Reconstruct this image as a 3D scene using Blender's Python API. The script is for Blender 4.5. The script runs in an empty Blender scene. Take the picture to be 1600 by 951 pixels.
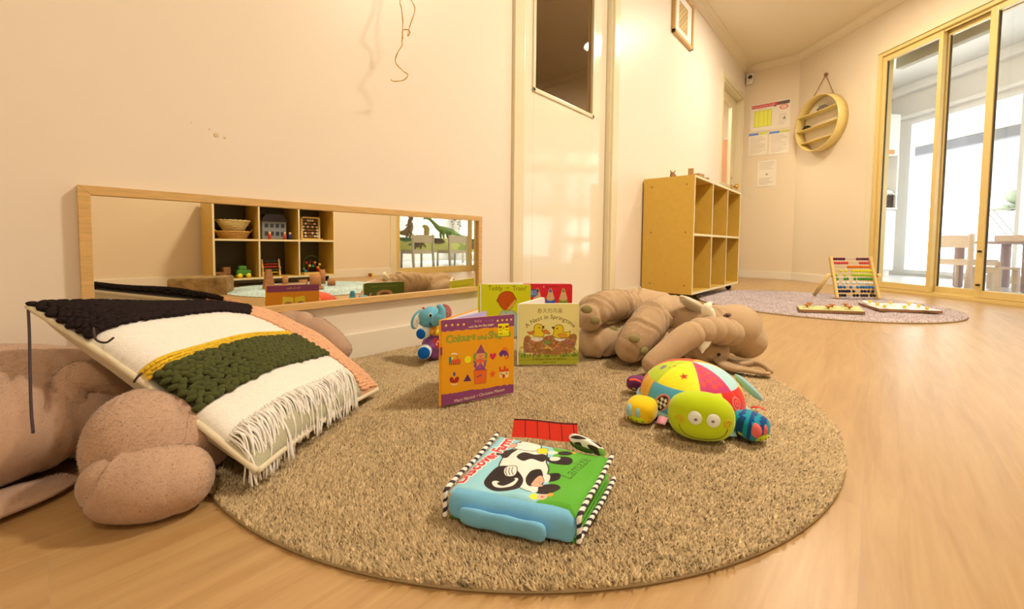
import bpy, bmesh, math, random
import numpy as np
from mathutils import Vector, Matrix
PI = math.pi
S = bpy.context.scene
COL = S.collection
rng = np.random.default_rng(7)
random.seed(7)

# ------------------------------------------------------------------ camera, light, exposure
H = 0.38
F_PX, CY = 651.413, 412.58
yaw, pitch, roll = [math.radians(v) for v in (41.08, 2.747, 0.538)]
cam = bpy.data.cameras.new('camera')
cam_o = bpy.data.objects.new('camera', cam)
COL.objects.link(cam_o)
fw = Vector((math.cos(yaw) * math.cos(pitch), math.sin(yaw) * math.cos(pitch), -math.sin(pitch)))
rt = Vector((math.sin(yaw), -math.cos(yaw), 0))
up = rt.cross(fw)
rt2 = rt * math.cos(roll) + up * math.sin(roll)
up2 = -rt * math.sin(roll) + up * math.cos(roll)
M = Matrix((rt2, up2, -fw)).transposed().to_4x4()
M.translation = Vector((0, 0, H))
cam_o.matrix_world = M
cam.sensor_width = 36.0
cam.lens = F_PX / 1600 * 36.0
cam.shift_x = 0.0
cam.shift_y = -(475.5 - CY) / 1600.0
cam.clip_start = 0.02
S.camera = cam_o

S.view_settings.view_transform = 'Standard'
S.view_settings.look = 'None'
S.view_settings.gamma = 1.0
S.view_settings.use_curve_mapping = False
S.view_settings.exposure = 0.06

wd = bpy.data.worlds.new('sky')
S.world = wd
wd.use_nodes = True
bg = wd.node_tree.nodes['Background']
bg.inputs['Color'].default_value = (1.0, 0.985, 0.96, 1)
bg.inputs['Strength'].default_value = 10.0

WARM = (1.0, 0.825, 0.61)
def area(name, loc, size, power, color=WARM, rot=(0, 0, 0), shape='DISK', size_y=None):
    l = bpy.data.lights.new(name, 'AREA')
    l.shape = shape; l.size = size
    if size_y: l.size_y = size_y
    l.energy = power; l.color = color
    o = bpy.data.objects.new(name, l)
    o.location = loc; o.rotation_euler = rot
    COL.objects.link(o)
    return o
CEIL = 2.52
LIGHTS = [((1.75, -0.35, CEIL - 0.075), 0.30, 56), ((3.95, 0.35, CEIL - 0.075), 0.30, 28), ((-0.7, -0.8, CEIL - 0.075), 0.30, 20)]  # the last one is added fill from behind the camera
for i, (p, s, w) in enumerate(LIGHTS):
    area('ceiling_lamp_light', p, s, w)

# ------------------------------------------------------------------ helpers
def s2l(c):
    c = np.asarray(c, float)
    return np.where(c <= 0.04045, c / 12.92, ((c + 0.055) / 1.055) ** 2.4)
LIGHT = np.array((1.0, 0.76, 0.47)) * 0.97
def alb(rgb, k=1.0):
    """albedo of a thing that shows as rgb (0-255) under the warm lamps of the room"""
    c = s2l(np.array(rgb, float) / 255.0) / LIGHT * k
    return tuple(np.clip(c, 0.004, 0.92))
def hexa(rgb): return tuple(s2l(np.array(rgb, float) / 255.0))

_mats = {}
def mat(name, color, rough=0.6, spec=0.4, noise=None, bump=None, sheen=0, metal=0, coat=0, emit=None, sub=0, attr=None):
    if name in _mats: return _mats[name]
    m = bpy.data.materials.new(name); m.use_nodes = True
    nt = m.node_tree; b = nt.nodes['Principled BSDF']
    b.inputs['Base Color'].default_value = (*color, 1)
    b.inputs['Roughness'].default_value = rough
    b.inputs['Specular IOR Level'].default_value = spec
    b.inputs['Metallic'].default_value = metal
    b.inputs['Sheen Weight'].default_value = sheen
    b.inputs['Sheen Roughness'].default_value = 0.4
    b.inputs['Coat Weight'].default_value = coat
    tc = nt.nodes.new('ShaderNodeTexCoord')
    src = None
    if attr:
        a = nt.nodes.new('ShaderNodeAttribute'); a.attribute_name = attr
        src = a.outputs['Color']
    if noise:
        sc, amt = noise[0], noise[1]
        stretch = noise[2] if len(noise) > 2 else (1, 1, 1)
        mp = nt.nodes.new('ShaderNodeMapping'); mp.inputs['Scale'].default_value = stretch
        nt.links.new(tc.outputs['Object'], mp.inputs['Vector'])
        n = nt.nodes.new('ShaderNodeTexNoise'); n.inputs['Scale'].default_value = sc
        n.inputs['Detail'].default_value = 4; n.inputs['Roughness'].default_value = 0.6
        nt.links.new(mp.outputs[0], n.inputs['Vector'])
        mr = nt.nodes.new('ShaderNodeMapRange')
        mr.inputs['From Min'].default_value = 0.25; mr.inputs['From Max'].default_value = 0.75
        mr.inputs['To Min'].default_value = 1 - amt; mr.inputs['To Max'].default_value = 1 + amt
        nt.links.new(n.outputs['Fac'], mr.inputs['Value'])
        mx = nt.nodes.new('ShaderNodeVectorMath'); mx.operation = 'SCALE'
        if src: nt.links.new(src, mx.inputs[0])
        else: mx.inputs[0].default_value = color
        nt.links.new(mr.outputs[0], mx.inputs['Scale'])
        src = mx.outputs[0]
    if src: nt.links.new(src, b.inputs['Base Color'])
    if bump:
        sc, st, dist = bump[0], bump[1], bump[2]
        n = nt.nodes.new('ShaderNodeTexNoise'); n.inputs['Scale'].default_value = sc
        n.inputs['Detail'].default_value = 5
        if len(bump) > 3:
            mp = nt.nodes.new('ShaderNodeMapping'); mp.inputs['Scale'].default_value = bump[3]
            nt.links.new(tc.outputs['Object'], mp.inputs['Vector']); nt.links.new(mp.outputs[0], n.inputs['Vector'])
        else: nt.links.new(tc.outputs['Object'], n.inputs['Vector'])
        bp = nt.nodes.new('ShaderNodeBump'); bp.inputs['Strength'].default_value = st; bp.inputs['Distance'].default_value = dist
        nt.links.new(n.outputs['Fac'], bp.inputs['Height']); nt.links.new(bp.outputs[0], b.inputs['Normal'])
    if emit:
        b.inputs['Emission Color'].default_value = (*emit[:3], 1); b.inputs['Emission Strength'].default_value = emit[3]
    _mats[name] = m
    return m

def set_props(o, label=None, cat=None, group=None, kind=None):
    if label: o['label'] = label
    if cat: o['category'] = cat
    if group: o['group'] = group
    if kind: o['kind'] = kind
    return o
def thing(name, label, cat, loc=(0, 0, 0), rotz=0.0, group=None):
    o = bpy.data.objects.new(name, None)
    o.empty_display_size = 0.05
    COL.objects.link(o); o.location = loc; o.rotation_euler = (0, 0, rotz)
    return set_props(o, label, cat, group)

class MB:
    """collects shapes, then links them as one mesh object"""
    def __init__(s): s.v = []; s.f = []; s.mi = []; s.sm = []; s.mats = []
    def mslot(s, m):
        if m not in s.mats: s.mats.append(m)
        return s.mats.index(m)
    def add(s, verts, faces, m=None, smooth=True):
        k = len(s.v); s.v += [tuple(map(float, p)) for p in verts]
        i = s.mslot(m) if m is not None else 0
        for f in faces:
            s.f.append(tuple(int(a) + k for a in f)); s.mi.append(i); s.sm.append(smooth)
        return s
    def box(s, c, size, m=None, R=None, bev=0.0, axis=None):
        sx, sy, sz = [a / 2 for a in size]
        b = min(bev, sx * .95, sy * .95, sz * .95)
        c = Vector(c); R = R or Matrix.Identity(3)
        if b <= 0:
            vs = [c + R @ Vector((x * sx, y * sy, z * sz)) for z in (-1, 1) for y in (-1, 1) for x in (-1, 1)]
            s.add(vs, [(0, 2, 3, 1), (4, 5, 7, 6), (0, 1, 5, 4), (2, 6, 7, 3), (0, 4, 6, 2), (1, 3, 7, 5)], m, False)
            return s
        bm = bmesh.new(); bmesh.ops.create_cube(bm, size=1)
        for v in bm.verts: v.co = Vector((v.co.x * sx * 2, v.co.y * sy * 2, v.co.z * sz * 2))
        bmesh.ops.bevel(bm, geom=list(bm.edges), offset=b, segments=2, profile=0.7, affect='EDGES')
        bm.verts.ensure_lookup_table()
        s.add([c + R @ v.co for v in bm.verts], [[v.index for v in f.verts] for f in bm.faces], m, False)
        bm.free(); return s
    def tube(s, pts, rad, m=None, seg=10, caps=True, smooth=True, ell=None, upv=None):
        """sweep a round or elliptical section along pts; rad scalar or list; ell = flattening list"""
        P = [Vector(p) for p in pts]; n = len(P)
        rad = [rad] * n if np.isscalar(rad) else list(rad)
        ell = [1.0] * n if ell is None else ([ell] * n if np.isscalar(ell) else list(ell))
        T = [((P[min(i + 1, n - 1)] - P[max(i - 1, 0)])).normalized() for i in range(n)]
        U = Vector(upv) if upv is not None else (Vector((0, 0, 1)) if abs(T[0].z) < 0.9 else Vector((1, 0, 0)))
        vs = []; N = U
        for i in range(n):
            ref = U if upv is not None else N
            N = (ref - T[i] * ref.dot(T[i]))
            N = N.normalized() if N.length > 1e-6 else T[i].orthogonal().normalized()
            B = T[i].cross(N)
            for k in range(seg):
                a = 2 * PI * k / seg
                vs.append(P[i] + B * math.cos(a) * rad[i] + N * math.sin(a) * rad[i] * ell[i])
        fs = [(i * seg + k, i * seg + (k + 1) % seg, (i + 1) * seg + (k + 1) % seg, (i + 1) * seg + k) for i in range(n - 1) for k in range(seg)]
        if caps: fs += [tuple(reversed(range(seg))), tuple(range((n - 1) * seg, n * seg))]
        return s.add(vs, fs, m, smooth)
    def lathe(s, prof, m=None, seg=24, c=(0, 0, 0), R=None, smooth=True, caps=True):
        c = Vector(c); R = R or Matrix.Identity(3); n = len(prof); vs = []
        for r, z in prof:
            for k in range(seg):
                a = 2 * PI * k / seg; vs.append(c + R @ Vector((r * math.cos(a), r * math.sin(a), z)))
        fs = [(i * seg + k, i * seg + (k + 1) % seg, (i + 1) * seg + (k + 1) % seg, (i + 1) * seg + k) for i in range(n - 1) for k in range(seg)]
        if caps: fs += [tuple(reversed(range(seg))), tuple(range((n - 1) * seg, n * seg))]
        return s.add(vs, fs, m, smooth)
    def ball(s, c, r, m=None, seg=20, rings=12, R=None, e=1.0):
        """ellipsoid, r scalar or 3-vector"""
        r = (r, r, r) if np.isscalar(r) else r
        c = Vector(c); R = R or Matrix.Identity(3); vs = [c + R @ Vector((0, 0, -r[2]))]
        for i in range(1, rings):
            t = PI * i / rings - PI / 2
            for k in range(seg):
                a = 2 * PI * k / seg
                ct = math.cos(t); se = lambda q: math.copysign(abs(q) ** e, q)
                vs.append(c + R @ Vector((r[0] * se(ct) * se(math.cos(a)), r[1] * se(ct) * se(math.sin(a)), r[2] * se(math.sin(t)))))
        vs.append(c + R @ Vector((0, 0, r[2]))); L = len(vs) - 1
        fs = [(0, 1 + (k + 1) % seg, 1 + k) for k in range(seg)]
        for i in range(rings - 2):
            a0 = 1 + i * seg
            fs += [(a0 + k, a0 + (k + 1) % seg, a0 + seg + (k + 1) % seg, a0 + seg + k) for k in range(seg)]
        a0 = 1 + (rings - 2) * seg
        fs += [(a0 + k, a0 + (k + 1) % seg, L) for k in range(seg)]
        return s.add(vs, fs, m, True)
    def prism(s, poly, z0, z1, m=None, f=None, smooth=False):
        """extrude 2-D polygon; f maps (x,y,z) to 3-D"""
        f = f or (lambda x, y, z: (x, y, z)); n = len(poly)
        vs = [f(x, y, z0) for x, y in poly] + [f(x, y, z1) for x, y in poly]
        fs = [tuple(reversed(range(n))), tuple(range(n, 2 * n))] + [(i, (i + 1) % n, n + (i + 1) % n, n + i) for i in range(n)]
        return s.add(vs, fs, m, smooth)
    def build(s, name, m=None, parent=None, world=False, label=None, bevel=0, subsurf=0, autosmooth=None):
        me = bpy.data.meshes.new(name)
        off = Matrix.Identity(4)
        if world and parent is not None:
            off = obj_world(parent).inverted()
        me.from_pydata([tuple(off @ Vector(p)) for p in s.v] if world else s.v, [], s.f)
        if m is not None and not s.mats: s.mats = [m]
        for q in s.mats: me.materials.append(q if q is not None else m)
        me.polygons.foreach_set('material_index', s.mi)
        me.polygons.foreach_set('use_smooth', s.sm)
        me.update()
        bm = bmesh.new(); bm.from_mesh(me); bmesh.ops.recalc_face_normals(bm, faces=bm.faces); bm.to_mesh(me); bm.free()
        o = bpy.data.objects.new(name, me); COL.objects.link(o)
        if parent is not None: o.parent = parent
        if label: o['label'] = label
        if bevel:
            b = o.modifiers.new('bevel', 'BEVEL'); b.width = bevel; b.segments = 2; b.limit_method = 'ANGLE'
        if subsurf:
            b = o.modifiers.new('sub', 'SUBSURF'); b.levels = subsurf; b.render_levels = subsurf
        return o
def obj_world(o):
    m = Matrix.LocRotScale(o.location, o.rotation_euler, o.scale)
    return (obj_world(o.parent) @ m) if o.parent else m
def struct(mb, name, m=None, parent=None, **k):
    o = mb.build(name, m, parent, **k)
    if parent is None: o['kind'] = 'structure'
    return o
def copy_tree(o, parent=None):
    c = o.copy(); COL.objects.link(c); c.parent = parent
    for ch in o.children: copy_tree(ch, c)
    return c
def catmull(pts, n=8):
    P = [np.array(p, float) for p in pts]; P = [2 * P[0] - P[1]] + P + [2 * P[-1] - P[-2]]; out = []
    for i in range(1, len(P) - 2):
        for k in range(n):
            t = k / n; a, b, c, d = P[i - 1:i + 3]
            out.append(0.5 * ((2 * b) + (-a + c) * t + (2 * a - 5 * b + 4 * c - d) * t * t + (-a + 3 * b - 3 * c + d) * t ** 3))
    out.append(P[-2]); return np.array(out)
def plush(pts, radii, n=7, seg=26, ell=None, upv=None, m=None, noise=0.0, nscale=12.0, tip=True, mb=None, seed=0, crease=0, cdepth=.006):
    """a stuffed limb: smooth swept body with rounded ends; pts world or local"""
    P = catmull(pts, n); Rr = catmull([[r] for r in radii], n)[:, 0]
    E = catmull([[e] for e in (ell if ell is not None and not np.isscalar(ell) else [ell or 1.0] * len(pts))], n)[:, 0]
    if tip:
        def cap(p, q, r, e, rev):
            d = (p - q) / np.linalg.norm(p - q); pp = []; rr = []; ee = []
            for t in (0.25, 0.5, 0.7, 0.85, 0.95, 0.995):
                pp.append(p + d * r * t * min(1.0, e + 0.1) * 0.9); rr.append(r * math.sqrt(1 - t * t)); ee.append(e)
            return (pp[::-1], rr[::-1], ee[::-1]) if rev else (pp, rr, ee)
        a = cap(P[0], P[1], Rr[0], E[0], True); b = cap(P[-1], P[-2], Rr[-1], E[-1], False)
        P = np.array(a[0] + list(P) + b[0]); Rr = np.array(a[1] + list(Rr) + b[1]); E = np.array(a[2] + list(E) + b[2])
    mb = mb or MB(); k0 = len(mb.v)
    mb.tube(P, list(Rr), m, seg=seg, ell=list(E), upv=upv)
    V = np.array(mb.v[k0:])
    if crease:
        g = np.random.default_rng(seed + 77); nr = len(V) // seg; C_ = V.reshape(nr, seg, 3).mean(1); arc = np.r_[0, np.cumsum(np.linalg.norm(np.diff(C_, axis=0), axis=1))]
        D = (V.reshape(nr, seg, 3) - C_[:, None]); rr = np.linalg.norm(D, axis=2, keepdims=True) + 1e-9; ks = np.arange(seg) / seg * 2 * PI; add = np.zeros((nr, seg))
        for _ in range(crease):
            s0 = g.uniform(.12, .88) * arc[-1]; ph = g.uniform(0, 2 * PI); wv = g.uniform(.3, 1.0) * .02; wd_ = .0045 + g.uniform(0, .004); ang0 = g.uniform(0, 2 * PI)
            sp = arc[:, None] - s0 - wv * np.sin(ks[None] + ph) - .006 * np.sin(3 * ks[None] + ph); env = np.clip(np.cos(ks[None] - ang0) + .35, 0, 1)
            add += env * (-cdepth * np.exp(-(sp / wd_) ** 2) + cdepth * .45 * np.exp(-((np.abs(sp) - wd_ * 2.4) / (wd_ * 1.6)) ** 2))
        V = (C_[:, None] + D * (1 + add[..., None] / rr)).reshape(-1, 3)
    if noise: V = V + wob(V, nscale, seed) * noise
    mb.v[k0:] = [tuple(p) for p in V]
    return mb
def fuzz(o, dens, ln=.0028, w=.0005, lift=.45, seed=0):
    """add short fur blades all over a mesh (dens = blades per m2)"""
    me = o.data; me.calc_loop_triangles(); V = np.empty(len(me.vertices) * 3); me.vertices.foreach_get('co', V); V = V.reshape(-1, 3)
    T = np.empty(len(me.loop_triangles) * 3, np.int32); me.loop_triangles.foreach_get('vertices', T); T = T.reshape(-1, 3)
    A, B, C_ = V[T[:, 0]], V[T[:, 1]], V[T[:, 2]]; N = np.cross(B - A, C_ - A); ar = np.linalg.norm(N, axis=1) / 2; ok = ar > 1e-10
    A, B, C_, N, ar = A[ok], B[ok], C_[ok], N[ok], ar[ok]; N /= np.linalg.norm(N, axis=1)[:, None]
    n = int(ar.sum() * dens); g = np.random.default_rng(seed + 5); k = g.choice(len(ar), n, p=ar / ar.sum()); a, b = g.uniform(size=(2, n)); f = a + b > 1; a[f] = 1 - a[f]; b[f] = 1 - b[f]
    P = A[k] + (B[k] - A[k]) * a[:, None] + (C_[k] - A[k]) * b[:, None]; Nn = N[k]
    flow = wob(P, 9, seed); flow -= Nn * (flow * Nn).sum(1)[:, None]; flow /= np.linalg.norm(flow, axis=1)[:, None] + 1e-9; flow += g.normal(size=(n, 3)) * .35
    d = flow + Nn * lift; d /= np.linalg.norm(d, axis=1)[:, None]; sd = np.cross(d, Nn); sd /= np.linalg.norm(sd, axis=1)[:, None] + 1e-9
    L = ln * g.uniform(.5, 1.2, n)[:, None]
    W3 = np.stack([P - sd * w - Nn * .0003, P + sd * w - Nn * .0003, P + d * L], 1).reshape(-1, 3)
    mats = [m for m in me.materials]; polys = [tuple(q.vertices) for q in me.polygons]; mi = [q.material_index for q in me.polygons]; n0 = len(V); nf = len(polys)
    V2 = np.vstack([V, W3]); loops = np.concatenate([np.concatenate([np.array(q) for q in polys]), np.arange(n0, n0 + 3 * n)]).astype(np.int32)
    tot = np.concatenate([[len(q) for q in polys], np.full(n, 3)]).astype(np.int32)
    m2 = bpy.data.meshes.new(me.name); m2.vertices.add(len(V2)); m2.vertices.foreach_set('co', V2.ravel().astype(np.float32)); m2.loops.add(len(loops)); m2.loops.foreach_set('vertex_index', loops)
    m2.polygons.add(len(tot)); m2.polygons.foreach_set('loop_start', np.concatenate([[0], np.cumsum(tot)[:-1]]).astype(np.int32)); m2.polygons.foreach_set('loop_total', tot)
    m2.polygons.foreach_set('use_smooth', np.ones(len(tot), bool)); m2.polygons.foreach_set('material_index', np.concatenate([mi, np.zeros(n)]).astype(np.int32)); m2.update()
    for m in mats: m2.materials.append(m)
    # fur takes the shading of the skin below it
    vn = np.empty(n0 * 3, np.float32); me.vertex_normals.foreach_get('vector', vn); nn = np.concatenate([vn.reshape(-1, 3), np.repeat(Nn * .8 + d * .25 + g.normal(size=(n, 3)) * .16, 3, axis=0)]); nn /= np.linalg.norm(nn, axis=1)[:, None] + 1e-9
    m2.normals_split_custom_set_from_vertices([tuple(q) for q in nn]); o.data = m2; bpy.data.meshes.remove(me); return o
def wob(V, sc, seed=0):
    r = np.random.default_rng(seed + 11); out = np.zeros_like(V)
    for _ in range(6):
        k = r.normal(size=3); k = k / np.linalg.norm(k) * sc * r.uniform(.6, 2.0); a = r.normal(size=3); a /= np.linalg.norm(a)
        out += np.sin(V @ k + r.uniform(0, 6.28))[:, None] * a * 0.4
    return out

# ------------------------------------------------------------------ painted covers: a numpy canvas turned into vertex colours on a dense sheet
_tcache = {}
def text_tris(txt, bold=0.0):
    key = (txt, bold)
    if key in _tcache: return _tcache[key]
    c = bpy.data.curves.new('t', 'FONT'); c.body = txt; c.size = 1.0; c.offset = bold; c.resolution_u = 2
    o = bpy.data.objects.new('t', c); COL.objects.link(o)
    bpy.context.view_layer.update()
    dg_ = bpy.context.evaluated_depsgraph_get()
    me = bpy.data.meshes.new_from_object(o.evaluated_get(dg_))
    co = np.array([v.co[:2] for v in me.vertices]) if len(me.vertices) else np.zeros((0, 2))
    me.calc_loop_triangles()
    tr = [tuple(t.vertices) for t in me.loop_triangles]
    bpy.data.objects.remove(o); bpy.data.curves.remove(c); bpy.data.meshes.remove(me)
    _tcache[key] = (co, tr); return co, tr
class Canvas:
    """w x h in drawing units (y up), px = cells per unit"""
    def __init__(s, w, h, px, color):
        s.w, s.h, s.px = w, h, px; s.W, s.Hh = int(round(w * px)) + 1, int(round(h * px)) + 1
        s.a = np.zeros((s.Hh, s.W, 3)); s.a[:] = alb(color)
        s.SS = 3
    def _mask(s, polys):
        """coverage of polygons, even-odd, supersampled"""
        SS = s.SS; allp = np.vstack([np.asarray(p, float) for p in polys])
        x0 = max(int(allp[:, 0].min() * s.px) - 1, 0); x1 = min(int(allp[:, 0].max() * s.px) + 2, s.W - 1)
        y0 = max(int(allp[:, 1].min() * s.px) - 1, 0); y1 = min(int(allp[:, 1].max() * s.px) + 2, s.Hh - 1)
        if x1 < x0 or y1 < y0: return None
        xs = (np.arange(x0, x1 + 1)[:, None] + (np.arange(SS) - (SS - 1) / 2) / SS).ravel() / s.px
        ys = (np.arange(y0, y1 + 1)[:, None] + (np.arange(SS) - (SS - 1) / 2) / SS).ravel() / s.px
        m = np.zeros((len(ys), len(xs)), bool)
        for poly in polys:
            p = np.asarray(poly, float); pm = np.zeros_like(m)
            for i in range(len(p)):
                ax, ay = p[i]; bx, by = p[(i + 1) % len(p)]
                if ay == by: continue
                lo, hi = (ay, by) if ay < by else (by, ay)
                j0, j1 = np.searchsorted(ys, lo), np.searchsorted(ys, hi)
                if j1 <= j0: continue
                xi = ax + (ys[j0:j1] - ay) * (bx - ax) / (by - ay)
                pm[j0:j1] ^= xs[None, :] > xi[:, None]
            m |= pm
        cov = m.reshape(y1 - y0 + 1, SS, x1 - x0 + 1, SS).mean((1, 3))
        return (slice(y0, y1 + 1), slice(x0, x1 + 1)), cov
    def fill(s, polys, color, k=1.0):
        r = s._mask(polys)
        if r is None: return
        sl, cov = r; cov = cov[..., None] * k
        s.a[sl] = s.a[sl] * (1 - cov) + np.array(alb(color)) * cov
    def poly(s, pts, color): s.fill([pts], color)
    def smooth(s, pts, color, closed=True):
        s.fill([s.sm(pts)], color)
    @staticmethod
    def sm(pts, n=6):
        P = [np.array(p, float) for p in pts]; N = len(P); out = []
        for i in range(N):
            a, b, c, d = P[i - 1], P[i], P[(i + 1) % N], P[(i + 2) % N]
            for k in range(n):
                t = k / n
                out.append(0.5 * ((2 * b) + (-a + c) * t + (2 * a - 5 * b + 4 * c - d) * t * t + (-a + 3 * b - 3 * c + d) * t ** 3))
        return np.array(out)
    def ell(s, cx, cy, rx, ry, color, rot=0, n=28):
        t = np.linspace(0, 2 * PI, n, endpoint=False); x = rx * np.cos(t); y = ry * np.sin(t); c, q = math.cos(rot), math.sin(rot)
        s.fill([np.stack([cx + x * c - y * q, cy + x * q + y * c], 1)], color)
    def line(s, pts, wd, color, curve=False):
        P = np.asarray(catmull(pts, 6) if curve and len(pts) > 2 else pts, float); q = []
        for a, b in zip(P[:-1], P[1:]):
            d = b - a; L = np.hypot(*d)
            if L < 1e-9: continue
            n = np.array((-d[1], d[0])) / L * wd / 2; e = d / L * wd * .25
            q.append([a - e + n, b + e + n, b + e - n, a - e - n])
        s.fill(q, color)
    def outline(s, pts, color, wd, lc, sm=True):
        p = s.sm(pts) if sm else np.asarray(pts, float)
        s.fill([p], color); s.line(list(p) + [p[0]], wd, lc)
    def text(s, txt, x, y, size, color, rot=0, align='C', sx=1.0, bold=0.0, outline=None):
        co, tr = text_tris(txt, bold)
        if not len(co): return
        co = co * size; co = co * [sx, 1]; w = co[:, 0].max() - co[:, 0].min()
        ox = -co[:, 0].min() - (w / 2 if align == 'C' else (w if align == 'R' else 0))
        co = co + [ox, 0]; c, q = math.cos(rot), math.sin(rot)
        co = np.stack([x + co[:, 0] * c - co[:, 1] * q, y + co[:, 0] * q + co[:, 1] * c], 1)
        if outline:
            oc, ow = outline
            for k in range(10):
                a = 2 * PI * k / 10; s.fill([co[list(t)] + [ow * math.cos(a), ow * math.sin(a)] for t in tr], oc)
        s.fill([co[list(t)] for t in tr], color)
    def arc_text(s, txt, cx, cy, r, a0, a1, size, color, bold=0.0):
        ws = []
        for ch in txt:
            co, _ = text_tris(ch, bold); ws.append((co[:, 0].max() - co[:, 0].min() + .12) if len(co) else 0.32)
        tot = sum(ws); acc = 0
        for ch, w in zip(txt, ws):
            t = (acc + w / 2) / tot; acc += w; a = a0 + (a1 - a0) * t
            if ch != ' ': s.text(ch, cx + r * math.cos(a), cy + r * math.sin(a), size, color, rot=a - PI / 2, bold=bold)
    def star(s, cx, cy, r, color, rot=PI / 2, n=5, inner=.45):
        s.poly([(cx + (r if i % 2 == 0 else r * inner) * math.cos(rot + i * PI / n), cy + (r if i % 2 == 0 else r * inner) * math.sin(rot + i * PI / n)) for i in range(2 * n)], color)
    def speckle(s, amt, seed=1):
        s.a *= 1 + np.random.default_rng(seed).normal(size=(s.Hh, s.W, 1)) * amt
    def sheet(s, name, f, parent, rough=0.5, spec=0.4, world=True, label=None, skip=None, bump=None, sheen=0, mname=None, extra=None):
        """dense sheet: f(u,v arrays 0..1)->(N,3) points"""
        uu, vv = np.meshgrid(np.linspace(0, 1, s.W), np.linspace(0, 1, s.Hh))
        P = f(uu.ravel(), vv.ravel())
        if world and parent is not None:
            Mi = np.array(obj_world(parent).inverted()); P = P @ Mi[:3, :3].T + Mi[:3, 3]
        idx = np.arange(s.W * s.Hh).reshape(s.Hh, s.W)
        q = np.stack([idx[:-1, :-1], idx[:-1, 1:], idx[1:, 1:], idx[1:, :-1]], -1).reshape(-1, 4)
        if skip is not None:
            uc = (uu[:-1, :-1] + uu[1:, 1:]) / 2; vc = (vv[:-1, :-1] + vv[1:, 1:]) / 2
            q = q[~skip(uc.ravel(), vc.ravel())]
        nq = len(q); loops = q.ravel(); tot = np.full(nq, 4, np.int32); smf = np.ones(nq, bool)
        colr = np.clip(s.a.reshape(-1, 3), 0.003, 0.95)
        for mb, cl in (extra or []):
            V = np.array(mb.v)
            if world and parent is not None: V = V @ Mi[:3, :3].T + Mi[:3, 3]
            loops = np.concatenate([loops, np.concatenate([np.array(f) for f in mb.f]) + len(P)])
            tot = np.concatenate([tot, [len(f) for f in mb.f]]).astype(np.int32); smf = np.concatenate([smf, mb.sm])
            P = np.vstack([P, V]); colr = np.vstack([colr, np.tile(alb(cl), (len(V), 1))])
        me = bpy.data.meshes.new(name)
        me.vertices.add(len(P)); me.vertices.foreach_set('co', P.ravel().astype(np.float32))
        me.loops.add(len(loops)); me.loops.foreach_set('vertex_index', loops.astype(np.int32))
        me.polygons.add(len(tot)); me.polygons.foreach_set('loop_start', np.concatenate([[0], np.cumsum(tot)[:-1]]).astype(np.int32))
        me.polygons.foreach_set('loop_total', tot)
        me.polygons.foreach_set('use_smooth', smf)
        at = me.color_attributes.new('paint', 'FLOAT_COLOR', 'POINT')
        c = np.ones((len(P), 4), np.float32); c[:, :3] = colr
        at.data.foreach_set('color', c.ravel())
        me.update(); me.validate()
        me.materials.append(mat(mname or ('print_%g_%g_%g' % (rough, spec, sheen)), (.5, .5, .5), rough, spec, attr='paint', bump=bump, sheen=sheen))
        o = bpy.data.objects.new(name, me); COL.objects.link(o)
        if parent is not None: o.parent = parent
        if label: o['label'] = label
        return o
# ------------------------------------------------------------------ the room shell
CEIL = 2.52; W = 1.262; XB = 5.70; DC = 4.983
m_wall = mat('wall_paint', (0.86, 0.80, 0.72), 0.38, 0.35, noise=(1.2, 0.012), bump=(60, 0.06, 0.002))
m_wall2 = mat('wall_paint_grey', (0.82, 0.73, 0.58), 0.55, 0.3, noise=(1.2, 0.012), bump=(60, 0.06, 0.002))
m_ceil = mat('ceiling_paint', (0.86, 0.78, 0.62), 0.7, 0.2, bump=(80, 0.05, 0.002))
m_trim = mat('trim_gloss', (0.86, 0.82, 0.74), 0.22, 0.5)
m_door = mat('door_gloss', (0.84, 0.80, 0.68), 0.10, 0.6, coat=0.3)
m_jamb = mat('jamb_cream', (0.80, 0.74, 0.55), 0.22, 0.5)
m_alu = mat('cream_aluminium', (0.76, 0.60, 0.25), 0.3, 0.5)
m_alu_dark = mat('track_gasket', (0.05, 0.04, 0.03), 0.6)
m_white = mat('white_paint', (0.82, 0.82, 0.80), 0.5)
m_brass = mat('brass', (0.75, 0.52, 0.15), 0.25, 0.5, metal=1)

def glass_mat(name, tint=(1, 1, 1), refl=1.0):
    m = bpy.data.materials.new(name); m.use_nodes = True; nt = m.node_tree
    nt.nodes.remove(nt.nodes['Principled BSDF'])
    out = nt.nodes['Material Output']
    t = nt.nodes.new('ShaderNodeBsdfTransparent'); t.inputs[0].default_value = (*tint, 1)
    g = nt.nodes.new('ShaderNodeBsdfGlossy'); g.inputs['Roughness'].default_value = 0.02
    lw = nt.nodes.new('ShaderNodeLayerWeight'); lw.inputs[0].default_value = 0.5
    fr = nt.nodes.new('ShaderNodeMath'); fr.operation = 'POWER'; fr.inputs[1].default_value = 5.0
    nt.links.new(lw.outputs['Facing'], fr.inputs[0])
    mul = nt.nodes.new('ShaderNodeMath'); mul.operation = 'MULTIPLY_ADD'; mul.inputs[1].default_value = 0.9 * refl; mul.inputs[2].default_value = 0.04 * refl
    mx = nt.nodes.new('ShaderNodeMixShader')
    nt.links.new(fr.outputs[0], mul.inputs[0]); nt.links.new(mul.outputs[0], mx.inputs[0])
    nt.links.new(t.outputs[0], mx.inputs[1]); nt.links.new(g.outputs[0], mx.inputs[2]); nt.links.new(mx.outputs[0], out.inputs[0])
    return m
m_glass = glass_mat('clear_glass', (0.97, 0.98, 0.98))
m_glass_d = glass_mat('tinted_glass', (0.80, 0.70, 0.55), 1.6)

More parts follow.
